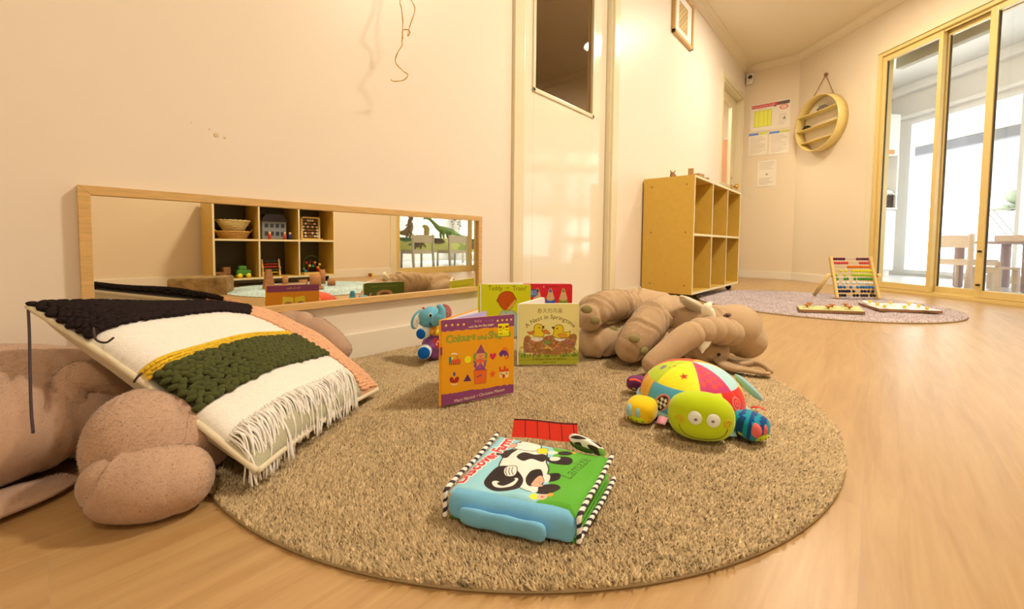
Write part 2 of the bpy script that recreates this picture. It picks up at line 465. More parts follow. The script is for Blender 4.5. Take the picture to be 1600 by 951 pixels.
def plank_mat():
    m = bpy.data.materials.new('vinyl_planks'); m.use_nodes = True; nt = m.node_tree; b = nt.nodes['Principled BSDF']
    N = nt.nodes.new; L = nt.links.new
    tc = N('ShaderNodeTexCoord')
    br = N('ShaderNodeTexBrick'); br.offset = 0.37; br.inputs['Scale'].default_value = 1.0
    br.inputs['Brick Width'].default_value = 1.25; br.inputs['Row Height'].default_value = 0.185; br.inputs['Mortar Size'].default_value = 0.0007
    br.inputs['Color1'].default_value = (0, 0, 0, 1); br.inputs['Color2'].default_value = (1, 1, 1, 1); br.inputs['Mortar'].default_value = (0.5, .5, .5, 1)
    br.inputs['Mortar Smooth'].default_value = 0.3; br.inputs['Bias'].default_value = 0
    L(tc.outputs['Object'], br.inputs['Vector'])
    mp = N('ShaderNodeMapping'); mp.inputs['Scale'].default_value = (2.2, 26, 1)
    L(tc.outputs['Object'], mp.inputs['Vector'])
    off = N('ShaderNodeVectorMath'); off.operation = 'MULTIPLY_ADD'; off.inputs[1].default_value = (3, 9, 5)
    L(br.outputs['Color'], off.inputs[0]); L(mp.outputs[0], off.inputs[2])
    n1 = N('ShaderNodeTexNoise'); n1.inputs['Scale'].default_value = 1.6; n1.inputs['Detail'].default_value = 5; n1.inputs['Distortion'].default_value = 0.8
    L(off.outputs[0], n1.inputs['Vector'])
    n2 = N('ShaderNodeTexNoise'); n2.inputs['Scale'].default_value = 9; n2.inputs['Detail'].default_value = 3
    L(off.outputs[0], n2.inputs['Vector'])
    cr = N('ShaderNodeValToRGB'); e = cr.color_ramp.elements
    e[0].position = 0.28; e[0].color = (0.42, 0.255, 0.105, 1); e[1].position = 0.74; e[1].color = (0.54, 0.36, 0.17, 1)
    k = e.new(0.5); k.color = (0.485, 0.31, 0.135, 1)
    L(n1.outputs['Fac'], cr.inputs[0])
    mr = N('ShaderNodeMapRange'); mr.inputs['To Min'].default_value = 0.92; mr.inputs['To Max'].default_value = 1.06; L(n2.outputs['Fac'], mr.inputs[0])
    sc = N('ShaderNodeVectorMath'); sc.operation = 'SCALE'; L(cr.outputs[0], sc.inputs[0]); L(mr.outputs[0], sc.inputs['Scale'])
    mr2 = N('ShaderNodeMapRange'); mr2.inputs['To Min'].default_value = 0.94; mr2.inputs['To Max'].default_value = 1.04; L(br.outputs['Color'], mr2.inputs[0])
    sc2 = N('ShaderNodeVectorMath'); sc2.operation = 'SCALE'; L(sc.outputs[0], sc2.inputs[0]); L(mr2.outputs[0], sc2.inputs['Scale'])
    mx = N('ShaderNodeMix'); mx.data_type = 'RGBA'; mx.inputs['B'].default_value = (0.36, 0.25, 0.16, 1)
    mm = N('ShaderNodeMath'); mm.operation = 'MULTIPLY'; mm.inputs[1].default_value = 0.45; L(br.outputs['Fac'], mm.inputs[0])
    L(mm.outputs[0], mx.inputs['Factor']); L(sc2.outputs[0], mx.inputs['A']); L(mx.outputs['Result'], b.inputs['Base Color'])
    b.inputs['Roughness'].default_value = 0.34; b.inputs['Specular IOR Level'].default_value = 0.85
    bp = N('ShaderNodeBump'); bp.inputs['Strength'].default_value = 0.12; bp.inputs['Distance'].default_value = 0.001
    L(n2.outputs['Fac'], bp.inputs['Height']); L(bp.outputs[0], b.inputs['Normal'])
    return m
m_floor = plank_mat()

R2 = math.sqrt(0.5)
def DG(s, n, z): return Vector((DC - s * R2 + n * R2, -s * R2 - n * R2, z))
DROT = -3 * PI / 4      # local x runs along the sliding-door wall, local y points outside
RD = Matrix.Rotation(DROT, 3, 'Z')
def dbox(mb, s0, s1, n0, n1, z0, z1, m=None, bev=0):
    mb.box(DG((s0 + s1) / 2, (n0 + n1) / 2, (z0 + z1) / 2), (abs(s1 - s0), abs(n1 - n0), abs(z1 - z0)), m, RD, bev)
def abox(mb, x0, x1, y0, y1, z0, z1, m=None, bev=0):
    mb.box(((x0 + x1) / 2, (y0 + y1) / 2, (z0 + z1) / 2), (abs(x1 - x0), abs(y1 - y0), abs(z1 - z0)), m, None, bev)

XC = DC - 0.98; XR = 4.36
ROOM = [(-2.3, W), (XB, W), (XB, XB - DC), (XC, -0.98), (XR, -1.85), (-2.3, -1.85)]
b = MB(); b.prism(ROOM, -0.1, 0.0, m_floor); struct(b, 'floor', m_floor)
b = MB(); b.prism([(-2.4, W + .1), (XB + .1, W + .1), (XB + .1, .68), (XC + .1, -1.02), (XR + .1, -1.95), (-2.4, -1.95)], CEIL, CEIL + .1, m_ceil); struct(b, 'ceiling', m_ceil)

# left wall with the two door openings
D1 = (1.504, 2.365, 2.06); D2 = (4.75, 5.60, 2.13)
b = MB()
T = 0.11
for x0, x1, z0, z1 in ((-2.3, D1[0], 0, CEIL), (D1[0], D1[1], D1[2], CEIL), (D1[1], D2[0], 0, CEIL), (D2[0], D2[1], D2[2], CEIL), (D2[1], XB, 0, CEIL)):
    abox(b, x0, x1, W, W + T, z0, z1, m_wall)
struct(b, 'wall_left', m_wall)
b = MB(); abox(b, XB, XB + .1, XB - DC - .05, W + T, 0, CEIL); struct(b, 'wall_back', m_wall2)
SO = (-0.06, 1.30, 2.10)
b = MB(); dbox(b, -1.03, SO[0], 0, .1, 0, CEIL); dbox(b, SO[0], SO[1], 0, .1, SO[2], CEIL); dbox(b, SO[1], 1.386, 0, .1, 0, CEIL); struct(b, 'wall_diagonal', m_wall2)
b = MB(); b.prism([(XC, -.98), (XC + .09, -1.04), (XR + .09, -1.85), (XR, -1.85)], 0, CEIL); struct(b, 'wall_far_right', m_wall2)
G = (2.86, 4.30, 2.1)
b = MB(); abox(b, -2.3, G[0], -1.95, -1.85, 0, CEIL); abox(b, G[0], G[1], -1.95, -1.85, G[2], CEIL); abox(b, G[1], XR + .09, -1.95, -1.85, 0, CEIL); struct(b, 'wall_right', m_wall2)
b = MB(); abox(b, -2.4, -2.3, -1.95, W + T, 0, CEIL); struct(b, 'wall_behind', m_wall2)

# baseboards
def base(name, fn, runs, m=m_trim):
    b = MB()
    for a0, a1 in runs: fn(b, a0, a1)
    struct(b, name, m)
BH = 0.088
base('baseboard_left', lambda b, a, c: abox(b, a, c, W - .012, W, 0, BH, None, .004), [(-2.3, D1[0] - .075), (D1[1] + .065, D2[0] - .06)])
base('baseboard_back', lambda b, a, c: abox(b, XB - .012, XB, a, c, 0, BH, None, .004), [(XB - DC, W)])
base('baseboard_diagonal', lambda b, a, c: dbox(b, a, c, -.012, 0, 0, BH, None, .004), [(-1.014, -.12)])
base('baseboard_right', lambda b, a, c: abox(b, a, c, -1.85, -1.838, 0, BH, None, .004), [(-2.3, G[0] - .07)])
base('baseboard_behind', lambda b, a, c: abox(b, -2.3, -2.288, a, c, 0, BH, None, .004), [(-1.83, W - .02)])

# cornice: a cove swept along each wall
def cove(name, p0, p1, inward):
    p0, p1, inn = Vector((*p0, 0)), Vector((*p1, 0)), Vector((*inward, 0)).normalized()
    prof = [(0, CEIL - .067), (0.006, CEIL - .067)] + [(0.067 - .058 * math.cos(t), CEIL - .067 + .058 * math.sin(t) + .003) for t in np.linspace(0.1, PI / 2, 7)] + [(.067, CEIL), (0, CEIL)]
    vs = [p0 + inn * a + Vector((0, 0, z)) for a, z in prof] + [p1 + inn * a + Vector((0, 0, z)) for a, z in prof]; n = len(prof)
    b = MB(); b.add(vs, [tuple(range(n)), tuple(range(2 * n - 1, n - 1, -1))] + [(i, (i + 1) % n, n + (i + 1) % n, n + i) for i in range(n)], m_ceil, False)
    struct(b, name, m_ceil)
cove('trim_1', (-2.3, W), (XB, W), (0, -1)); cove('trim_2', (XB, W), (XB, XB - DC), (-1, 0))
cove('trim_3', (XB, XB - DC), (XC, -.98), (-1, 1)); cove('trim_4', (-2.3, -1.85), (XR, -1.85), (0, 1))

# door_1 : tall white door with a glazed upper half
b = MB(); x0, x1, zt = D1
abox(b, x0 - .068, x0 + .004, W - .018, W + .02, 0, zt + .068, m_jamb, .006)
abox(b, x1 - .004, x1 + .068, W - .018, W + .02, 0, zt + .068, m_jamb, .006)
abox(b, x0, x1, W - .018, W + .02, zt - .004, zt + .068, m_jamb, .006)
abox(b, x0 - .001, x0 + .012, W + .03, W + T + .02, 0, zt, m_jamb); abox(b, x1 - .012, x1 + .001, W, W + T + .02, 0, zt, m_jamb)
struct(b, 'trim_5', m_jamb)
dl = MB(); yf = W + .03; yb = W + .066; L0, L1 = x0 + .003, x1 - .018; g0, g1, gz = 1.632, 2.187, 1.14
abox(dl, L0, g0, yf, yb, .008, zt - .004, m_door, .002); abox(dl, g1, L1, yf, yb, .008, zt - .004, m_door, .002)
abox(dl, g0, g1, yf, yb, .008, gz, m_door, 0); abox(dl, g0, g1, yf, yb, zt - .12, zt - .004, m_door, 0)
door1 = struct(dl, 'door_1', m_door)
b = MB()
for q in ((g0 - .014, g0 + .006, gz - .0, zt - .12), (g1 - .006, g1 + .014, gz, zt - .12)): abox(b, q[0], q[1], yf - .008, yf, q[2] - .014, q[3], m_jamb, .003)
abox(b, g0 - .014, g1 + .014, yf - .008, yf, gz - .014, gz + .006, m_jamb, .003); b.build('glazing_bead', m_jamb, door1)
b = MB(); abox(b, g0, g1, yf + .012, yf + .016, gz, zt - .12); b.build('glass_pane', m_glass_d, door1)
# the store room behind it
b = MB(); X0, X1, Y1 = .9, 4.42, 4.4
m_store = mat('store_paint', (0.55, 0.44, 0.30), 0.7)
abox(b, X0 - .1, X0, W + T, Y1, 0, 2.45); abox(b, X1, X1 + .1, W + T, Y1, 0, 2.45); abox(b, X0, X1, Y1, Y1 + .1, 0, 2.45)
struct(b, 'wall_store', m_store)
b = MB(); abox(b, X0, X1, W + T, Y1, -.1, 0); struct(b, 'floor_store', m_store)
b = MB(); abox(b, X0, X1, W + T, Y1, 2.45, 2.55); struct(b, 'ceiling_store', m_store)
b = MB(); abox(b, X1 - .06, X1, W + T, Y1, 2.39, 2.45); struct(b, 'trim_6', m_store)
area('store_fill_light', (2.4, 1.62, 2.42), .2, 26.0)  # added fill, out of sight, brightens the room behind the door glass

# door_2 : the half-glazed door at the far end
b = MB(); x0, x1, zt = D2
abox(b, x0 - .05, x0 + .002, W - .016, W + .02, 0, zt + .05, m_jamb, .005); abox(b, x1 - .002, x1 + .05, W - .016, W + .02, 0, zt + .05, m_jamb, .005)
abox(b, x0, x1, W - .016, W + .02, zt - .002, zt + .05, m_jamb, .005)
abox(b, x1 - .02, x1, W, W + .13, 0, zt, m_jamb); abox(b, x0, x1, W, W + .13, zt - .02, zt, m_jamb); abox(b, x0, x0 + .02, W + .02, W + .13, 0, zt, m_jamb)
struct(b, 'trim_7', m_jamb)
dl = MB(); yf, yb = W + .065, W + .1; g0, g1, gz, gt = x0 + .12, x1 - .20, 1.10, 2.0
abox(dl, x0 + .02, g0, yf, yb, .01, zt - .02, m_jamb); abox(dl, g1, x1 - .02, yf, yb, .01, zt - .02, m_jamb)
abox(dl, g0, g1, yf, yb, .01, gz, m_jamb); abox(dl, g0, g1, yf, yb, gt, zt - .02, m_jamb)
door2 = struct(dl, 'door_2', m_jamb)
b = MB(); abox(b, g0, g1, yf + .012, yf + .016, gz, gt); b.build('glass_pane', m_glass, door2)
b = MB(); RX = Matrix.Rotation(PI / 2, 3, 'X')
b.lathe([(.001, 0), (.03, 0), (.03, .006), (.012, .01), (.012, .035), (.024, .042), (.031, .058), (.026, .074), (.001, .08)], m_brass, 20, (g1 + .085, yf, 1.085), RX, True, False)
b.build('door_knob', m_brass, door2)
b = MB(); b.lathe([(.001, 0), (.013, 0), (.013, .006), (.001, .007)], m_brass, 16, (g1 + .07, yf, 1.19), RX, True, False); b.build('door_lock', m_brass, door2)
m_hall = mat('hall_paint', (0.80, 0.70, 0.58), 0.7)
b = MB(); abox(b, 4.55, 4.65, W + T, 3.6, 0, 2.5); abox(b, 6.2, 6.3, W + T, 3.6, 0, 2.5); abox(b, 4.55, 6.3, 3.6, 3.7, 0, 2.5); abox(b, XB, 6.2, W + T - .05, W + T, 0, 2.5); struct(b, 'wall_hall', m_hall)
b = MB(); abox(b, 4.55, 6.3, W + T, 3.6, -.1, 0); struct(b, 'floor_hall', m_hall)
b = MB(); abox(b, 4.55, 6.3, W + T, 3.6, 2.5, 2.6); struct(b, 'ceiling_hall', m_hall)
area('hall_fill_light', (5.1, 1.9, 2.4), .3, 26)  # added fill that makes the hall and its board look bright
# orange-pink board standing in the hall, seen through the glass
t = thing('display_board', 'orange-pink board with a pale top edge seen through the far glazed door', 'board', (6.15, 1.8, 0))
b = MB(); abox(b, 6.14, 6.165, 1.40, 2.3, .05, 1.80); b.build('panel', mat('board_pink', alb((226, 140, 84)), .7), t, True)
b = MB(); abox(b, 6.13, 6.17, 1.395, 2.31, 1.80, 1.83); abox(b, 6.13, 6.17, 1.385, 1.40, 0, 1.83); abox(b, 6.13, 6.17, 2.3, 2.32, 0, 1.83); b.build('frame', m_trim, t, True)

# ceiling lamps above the view, and the added fill lamp behind the camera
for i, (p, s, w) in enumerate(LIGHTS):
    t = thing('ceiling_lamp', ['round white ceiling lamp over the play rug', 'round white ceiling lamp nearest the sliding door', 'added fill lamp in a round white housing behind the camera'][i], 'lamp', (p[0], p[1], CEIL), 0, 'ceiling lamps')
    b = MB(); b.lathe([(.001, 0), (.17, 0), (.17, -.05), (.15, -.055), (.15, -.045), (.001, -.045)], m_white, 32, caps=False); b.build('housing', m_white, t)
    for o in bpy.data.objects:
        if o.type == 'LIGHT' and (o.location - Vector(p)).length < 1e-4: o.location.z = CEIL - .062

# ------------------------------------------------------------------ sliding door in the diagonal wall
def frame_rect(b, s0, s1, z0, z1, n0, n1, w, m, wt=None, wb=None, f=dbox, bev=.003):
    wt = wt or w; wb = wb or w
    f(b, s0, s0 + w, n0, n1, z0, z1, m, bev); f(b, s1 - w, s1, n0, n1, z0, z1, m, bev)
    f(b, s0 + w, s1 - w, n0, n1, z1 - wt, z1, m, bev); f(b, s0 + w, s1 - w, n0, n1, z0, z0 + wb, m, bev)
b = MB()
dbox(b, -.118, -.058, -.016, .02, 0, 2.10, m_jamb); dbox(b, -.118, 1.37, -.016, .02, 2.10, 2.17, m_jamb); dbox(b, 1.298, 1.37, -.016, .02, 0, 2.10, m_jamb)
struct(b, 'trim_8', m_jamb)
b = MB(); frame_rect(b, -.06, 1.30, .0, 2.10, -.004, .11, .03, m_alu, .03, .028)
dbox(b, -.03, 1.27, .045, .05, 2.064, 2.07, m_alu_dark); dbox(b, -.03, 1.27, .02, .024, 2.05, 2.07, m_alu); dbox(b, -.03, 1.27, .052, .056, .028, .04, m_alu)
sd = struct(b, 'door_3', m_alu)
def panel(s0, s1, n0, name, bolts=False, w=.045):
    b = MB(); frame_rect(b, s0, s1, .03, 2.062, n0, n0 + .032, w, m_alu, .04, .05)
    dbox(b, s0 + w, s0 + w + .005, n0 + .01, n0 + .022, .08, 2.02, m_alu_dark); dbox(b, s1 - w - .005, s1 - w, n0 + .01, n0 + .022, .08, 2.02, m_alu_dark)
    p = b.build(name, m_alu, sd, True)
    b = MB(); dbox(b, s0 + w, s1 - w, n0 + .014, n0 + .018, .08, 2.022); b.build('glass_pane', m_glass, p, True)
    if bolts:
        b = MB()
        for z in (.12, .36): b.lathe([(.001, 0), (.008, 0), (.008, .02), (.001, .021)], m_alu_dark, 12, DG(s0 + .03, n0, z), Matrix.Rotation(DROT, 3, 'Z') @ RX, False, False)
        b.build('bolt', m_alu_dark, p, True)
    return p
panel(-.03, .455, .012, 'fixed_panel', w=.03); panel(.413, 1.27, .06, 'sliding_panel'); panel(.756, 1.27, .012, 'screen_panel', True)

# ------------------------------------------------------------------ sunroom beyond the sliding door
m_sun = mat('sunroom_paint', (0.82, 0.79, 0.74), 0.7, bump=(50, .05, .002)); m_sunc = mat('sunroom_ceiling', (0.88, 0.87, 0.84), 0.7)
m_tile = mat('sunroom_floor', (0.70, 0.72, 0.76), 0.25, 0.5, noise=(3, .03))
SUN = [DG(-2.2, .1, 0), DG(-2.2, 2.45, 0), DG(.2, 2.45, 0), (6.65, -5.1, 0), (1.4, -5.1, 0), (1.4, -1.95, 0), (XR + .09, -1.95, 0), (XR + .09, -1.85, 0), (XC + .09, -1.03, 0)]
SUN = [(p[0], p[1]) for p in SUN]
b = MB(); b.prism(SUN, -.1, -.002, m_tile); struct(b, 'floor_sunroom', m_tile)
b = MB(); b.prism(SUN, 2.62, 2.72, m_sunc); struct(b, 'ceiling_sunroom', m_sunc)
b = MB(); dbox(b, -2.3, -2.2, .1, 2.45, -.1, 2.72); struct(b, 'wall_sunroom_left', m_sun)
b = MB(); dbox(b, -2.2, -1.95, 2.345, 2.45, -.1, 2.62); dbox(b, -1.95, .2, 2.345, 2.45, 2.12, 2.62); dbox(b, -1.95, .2, 2.345, 2.45, -.1, .03); struct(b, 'wall_sunroom_outer', m_sun)
b = MB(); abox(b, 6.55, 6.65, -5.1, -4.9, -.1, 2.62); abox(b, 6.55, 6.65, -2.1, -1.86, -.1, 2.62); abox(b, 6.55, 6.65, -4.9, -2.1, 2.2, 2.62); abox(b, 6.55, 6.65, -4.9, -2.1, -.1, .1); struct(b, 'wall_sunroom_right', m_sun)
b = MB(); abox(b, 6.57, 6.63, -4.9, -4.85, .1, 2.2); abox(b, 6.57, 6.63, -2.15, -2.1, .1, 2.2); abox(b, 6.57, 6.63, -4.85, -2.15, 2.15, 2.2); abox(b, 6.57, 6.63, -4.85, -2.15, .1, .15); abox(b, 6.57, 6.63, -3.53, -3.47, .15, 2.15); wn = struct(b, 'fill_window', m_white)  # glazing added here to fill the sunroom with more daylight
b = MB(); abox(b, 6.598, 6.602, -4.85, -2.15, .15, 2.15); b.build('glass_pane', m_glass, wn, True)
b = MB(); abox(b, 1.3, 1.4, -5.1, -1.95, -.1, 2.62); abox(b, 1.3, 4.2, -5.2, -5.1, -.1, 2.62); abox(b, 6.3, 6.65, -5.2, -5.1, -.1, 2.62); abox(b, 4.2, 6.3, -5.2, -5.1, 2.2, 2.62); abox(b, 4.2, 6.3, -5.2, -5.1, -.1, .35); struct(b, 'wall_sunroom_back', m_sun)
b = MB(); frame_rect(b, -1.95, .2, .03, 2.12, 2.33, 2.40, .05, m_white); dbox(b, -.72, -.68, 2.335, 2.385, .05, 2.1, m_white)
wn = struct(b, 'window_1', m_white); b = MB(); dbox(b, -1.90, .15, 2.36, 2.364, .08, 2.07); b.build('glass_pane', m_glass, wn, True)
b = MB(); frame_rect(b, 4.2, 6.3, .35, 2.2, -5.19, -5.12, .05, m_white, f=abox); wn = struct(b, 'window_2', m_white)
b = MB(); abox(b, 4.25, 6.25, -5.16, -5.156, .4, 2.15); b.build('glass_pane', m_glass, wn, True)
# glazed sliding panels in the right wall (seen in the mirror)
b = MB(); frame_rect(b, G[0], G[1], 0, G[2], -1.95, -1.845, .035, m_alu, f=abox); wn = struct(b, 'door_4', m_alu)
for q0, q1, yy in ((G[0] + .035, 4.14, -1.90), (4.10, G[1] - .035, -1.93)):
    b = MB(); frame_rect(b, q0, q1, .035, G[2] - .035, yy, yy + .03, .04, m_alu, f=abox); pnl = b.build('sliding_panel', m_alu, wn, True)
    b = MB(); abox(b, q0 + .04, q1 - .04, yy + .012, yy + .016, .075, G[2] - .075); b.build('glass_pane', m_glass, pnl, True)
b = MB(); abox(b, G[0] - .075, G[0] + .002, -1.85, -1.835, 0, 2.17, None, .004); abox(b, G[1] - .002, XR, -1.85, -1.835, 0, 2.17, None, .004); abox(b, G[0], G[1], -1.85, -1.835, 2.1, 2.17, None, .004); struct(b, 'trim_13', m_jamb)
b = MB(); dbox(b, -2.2, .2, 2.27, 2.345, 2.16, 2.2, None, .006); dbox(b, -2.2, .2, 2.25, 2.345, 2.5, 2.62, None, .02); struct(b, 'trim_9', m_sunc)
m_blind = mat('blind_fabric', (0.55, 0.54, 0.46), 0.9, bump=(300, .3, .002), noise=(60, .06))
b = MB(); dbox(b, -.1, .62, .20, .27, 2.0, 2.40, None, .01); dbox(b, .80, 1.40, .20, .27, 2.0, 2.40, None, .01); struct(b, 'trim_10', m_blind)
# outside
m_pave = mat('pale_paving', (0.75, 0.75, 0.74), 0.8, noise=(4, .05))
b = MB(); abox(b, -6, 30, -30, 14, -.2, -.12); struct(b, 'ground', m_pave)
b = MB(); dbox(b, -5, 1.2, 4.2, 4.32, 2.03, 2.18); struct(b, 'trim_11', mat('beam_grey', (0.06, 0.065, 0.085), .6, noise=(8, .2)))
b = MB(); b.box(DG(-1.9, 3.4, 2.42), (6.2, 1.9, .03), None, RD @ Matrix.Rotation(-.26, 3, 'X')); struct(b, 'roof_awning', mat('awning_cream', (0.85, 0.80, 0.62), .7))

# sky portals : guide the daylight through the big windows (they emit nothing themselves)
def portal(c, sx, sy, q):
    o = area('sky_portal', c, sx, 1, (1, 1, 1), shape='RECTANGLE', size_y=sy); o.rotation_euler = q.to_euler(); o.data.cycles.is_portal = True
portal(DG(-.8, 2.5, 1.08), 2.0, 2.1, Vector((R2, -R2, 0)).to_track_quat('Z', 'Y')); portal((6.7, -3.5, 1.15), 2.75, 2.1, Vector((1, 0, 0)).to_track_quat('Z', 'Y')); portal((5.25, -5.25, 1.28), 2.1, 1.9, Vector((0, -1, 0)).to_track_quat('Z', 'Y'))
# ------------------------------------------------------------------ furniture, rugs and wall things
def wood(name, rgb, rough=.45, sc=3, st=(1, 1, 1), amt=.12, k=1.0):
    return mat(name, alb(rgb, k), rough, .4, noise=(sc, amt, st), bump=(sc * 4, .05, .001, st))
m_mdf = wood('golden_mdf', (222, 164, 58), .42, 30, (1, 1, 1), .05, .85)
m_edge = mat('pale_edge', alb((234, 198, 134)), .5)
m_frame = wood('pine_frame', (214, 158, 84), .4, 6, (3, 30, 30), .16)
m_ply = wood('birch_ply', (232, 194, 128), .45, 10, (3, 12, 12), .06)
m_castor = mat('black_castor', (.02, .018, .016), .5)
m_dkwood = wood('dark_wood', (150, 96, 50), .6, 12, (1, 1, 6), .2)

def shelf_unit(name, label, loc, rotz, wdt, dep, z0, z1, ncol, mb, me, back=None):
    """open cube shelf on castors, local x along the front, front at y=0, body behind (+y)"""
    t = thing(name, label, 'shelf', loc, rotz)
    th = .017
    for x, nm in ((th / 2, 'side_panel'), (wdt - th / 2, 'side_panel')):
        b = MB(); b.box((x, dep / 2, (z0 + z1) / 2), (th, dep, z1 - z0), mb, None, .0015)
        b.box((x, -.0006, (z0 + z1) / 2), (th * .8, .0016, z1 - z0 - .004), me)
        for zz in (z0 + .06, (z0 + z1) / 2 + .02, z1 - .06):
            for yy in (.05, dep - .06):
                sx = x + (-th / 2 - .0005 if x < wdt / 2 else th / 2 + .0005)
                b.ball((sx, yy, zz), (.002, .006, .006), m_dkwood, 10, 6)
        b.build(nm, mb, t)
    for zz, nm in ((z1 - th / 2, 'top_panel'), ((z0 + z1) / 2 + .005, 'shelf_board'), (z0 + th / 2, 'bottom_panel')):
        b = MB(); b.box((wdt / 2, dep / 2 + .002, zz), (wdt - 2 * th, dep - .004, th), mb, None, .001); b.box((wdt / 2, -.0002, zz), (wdt - 2 * th, .0024, th * .86), me); b.build(nm, mb, t)
    cw = (wdt - th) / ncol
    for i in range(1, ncol):
        b = MB(); x = cw * i + th / 2
        for za, zb in ((z0 + th, (z0 + z1) / 2 + .005 - th / 2), ((z0 + z1) / 2 + .005 + th / 2, z1 - th)):
            b.box((x, dep / 2 + .002, (za + zb) / 2), (th * .8, dep - .006, zb - za), mb); b.box((x, -.0002, (za + zb) / 2), (th * .7, .0024, zb - za), me)
        b.build('divider', mb, t)
    b = MB(); b.box((wdt / 2, dep - .004, (z0 + z1) / 2), (wdt - 2 * th, .006, z1 - z0 - 2 * th), back or mb); b.build('back_panel', mb, t)
    for x in (.06, wdt - .06):
        for y in (.06, dep - .06):
            b = MB(); b.lathe([(.001, -.009), (.021, -.009), (.023, -.005), (.023, .005), (.021, .009), (.001, .009)], m_castor, 18, (x, y, .0235), Matrix.Rotation(PI / 2, 3, 'Y'))
            b.box((x, y, z0 - .008), (.034, .034, .008), m_castor, None, .002); b.box((x - .013, y, .034), (.003, .03, z0 - .036), m_castor); b.box((x + .013, y, .034), (.003, .03, z0 - .036), m_castor)
            b.build('castor', m_castor, t)
    return t
shelf_unit('cube_shelf', 'empty golden fibreboard cube shelf on castors standing against the cream wall', (2.84, .905, 0), 0, 1.22, .345, .055, .845, 3, m_mdf, m_edge)
# wooden bits on the shelf top
def block(name, label, cat, loc, size, m, rz=0, group=None, tilt=0):
    b = MB(); b.box((0, 0, size[2] / 2), size, m, Matrix.Rotation(tilt, 3, 'X'), min(size) * .12)
    o = b.build(name, m); o.location = loc; o.rotation_euler = (0, 0, rz); set_props(o, label, cat, group); return o
m_blk = wood('block_wood', (176, 122, 62), .6, 14, (1, 1, 5), .2)
m_bark = wood('bark_wood', (150, 98, 56), .9, 30, (1, 1, 3), .3)
block('wood_block', 'tall brown wood block on the cube shelf top', 'block', (3.02, .99, .845), (.05, .035, .07), m_blk, .3, 'wooden bits on the cube shelf')
block('wood_block', 'low slanted wood block beside the tall one on the cube shelf', 'block', (3.10, .96, .845), (.075, .04, .042), m_blk, -.2, 'wooden bits on the cube shelf')
block('wood_block', 'small flat wood block nearest the shelf front edge', 'block', (3.205, .95, .845), (.06, .04, .025), m_blk, .5, 'wooden bits on the cube shelf')
b = MB(); b.ball((0, 0, .018), (.028, .02, .018), m_bark, 12, 8); b.ball((.02, .008, .036), (.012, .01, .014), m_bark, 10, 6); b.ball((-.022, 0, .02), (.014, .012, .022), m_bark, 10, 6)
b.tube([(-.03, 0, .03), (-.038, .004, .05)], .004, m_bark, 6); b.tube([(.02, 0, .045), (.03, -.004, .058)], .003, m_bark, 6)
o = b.build('pine_figure', m_bark); o.location = (2.93, 1.08, .845); set_props(o, 'small knobbly bark-coloured figure on the cube shelf, left of the blocks', 'ornament')

# ---- wall mirror
MX0, MX1, MZ0, MZ1 = .062, 1.232, .184, .494
t = thing('wall_mirror', 'long low mirror in a pine frame fixed to the cream wall above the baseboard', 'mirror', ((MX0 + MX1) / 2, W, MZ0))
fwid = .0195
for (a, c, nm) in (((MX0, MZ1), (MX1, MZ1), 't'), ((MX1, MZ1), (MX1, MZ0), 'r'), ((MX1, MZ0), (MX0, MZ0), 'b'), ((MX0, MZ0), (MX0, MZ1), 'l')):
    b = MB(); cx, cz = (MX0 + MX1) / 2, (MZ0 + MZ1) / 2
    inn = lambda p: (p[0] + math.copysign(fwid, cx - p[0]), p[1] + math.copysign(fwid, cz - p[1]))
    poly = [a, c, inn(c), inn(a)]
    b.prism(poly, W - .022, W - .001, m_frame, lambda x, y, z: (x, z, y)); b.build('frame_rail', m_frame, t, True, bevel=.0012)
m_mirror = mat('mirror_silver', (.86, .82, .72), .012, .5, metal=1)
b = MB(); b.box(((MX0 + MX1) / 2, W - .010, (MZ0 + MZ1) / 2), (MX1 - MX0 - .02, .004, MZ1 - MZ0 - .02), m_mirror, Matrix.Rotation(0.0, 3, 'Z')); b.build('mirror_glass', m_mirror, t, True)

# ---- framed print high on the wall
t = thing('framed_print', 'small wood-framed print with a brown square picture high on the wall', 'picture', (3.52, W, 2.03))
x0, x1, z0, z1 = 3.305, 3.735, 2.038, 2.40
b = MB()
for q in ((x0, x0 + .022, z0, z1), (x1 - .022, x1, z0, z1), (x0, x1, z0, z0 + .022), (x0, x1, z1 - .022, z1)): abox(b, q[0], q[1], W - .028, W - .001, q[2], q[3], m_frame, .002)
b.build('frame', m_frame, t, True)
cv = Canvas(.40, .33, 420, (250, 236, 205)); cv.poly([(.1, .06), (.3, .06), (.3, .27), (.1, .27)], (196, 150, 84))
for i in range(9):
    for j in range(8):
        if (i * 7 + j * 5) % 3: cv.ell(.115 + j * .024, .08 + i * .021, .008, .005, (150, 104, 50) if (i + j) % 2 else (226, 190, 120), .4)
cv.sheet('print', lambda u, v: np.stack([x0 + .015 + u * (x1 - x0 - .03), 0 * u + W - .014, z0 + .015 + v * (z1 - z0 - .03)], 1), t)

# ---- motion sensor in the corner
t = thing('motion_sensor', 'small white motion sensor in the top corner of the far wall', 'sensor', (XB - .03, W - .06, 2.3))
b = MB(); b.box((XB - .03, W - .055, 2.37), (.045, .07, .12), m_white, None, .012); b.build('housing', m_white, t, True)
b = MB(); b.ball((XB - .055, W - .06, 2.385), (.012, .024, .022), m_alu_dark, 14, 8); b.build('lens', m_alu_dark, t, True)
b = MB(); b.ball((XB - .055, W - .06, 2.34), (.010, .02, .016), mat('sensor_pale', alb((225, 200, 150)), .3), 14, 8); b.build('sensor_window', m_white, t, True)

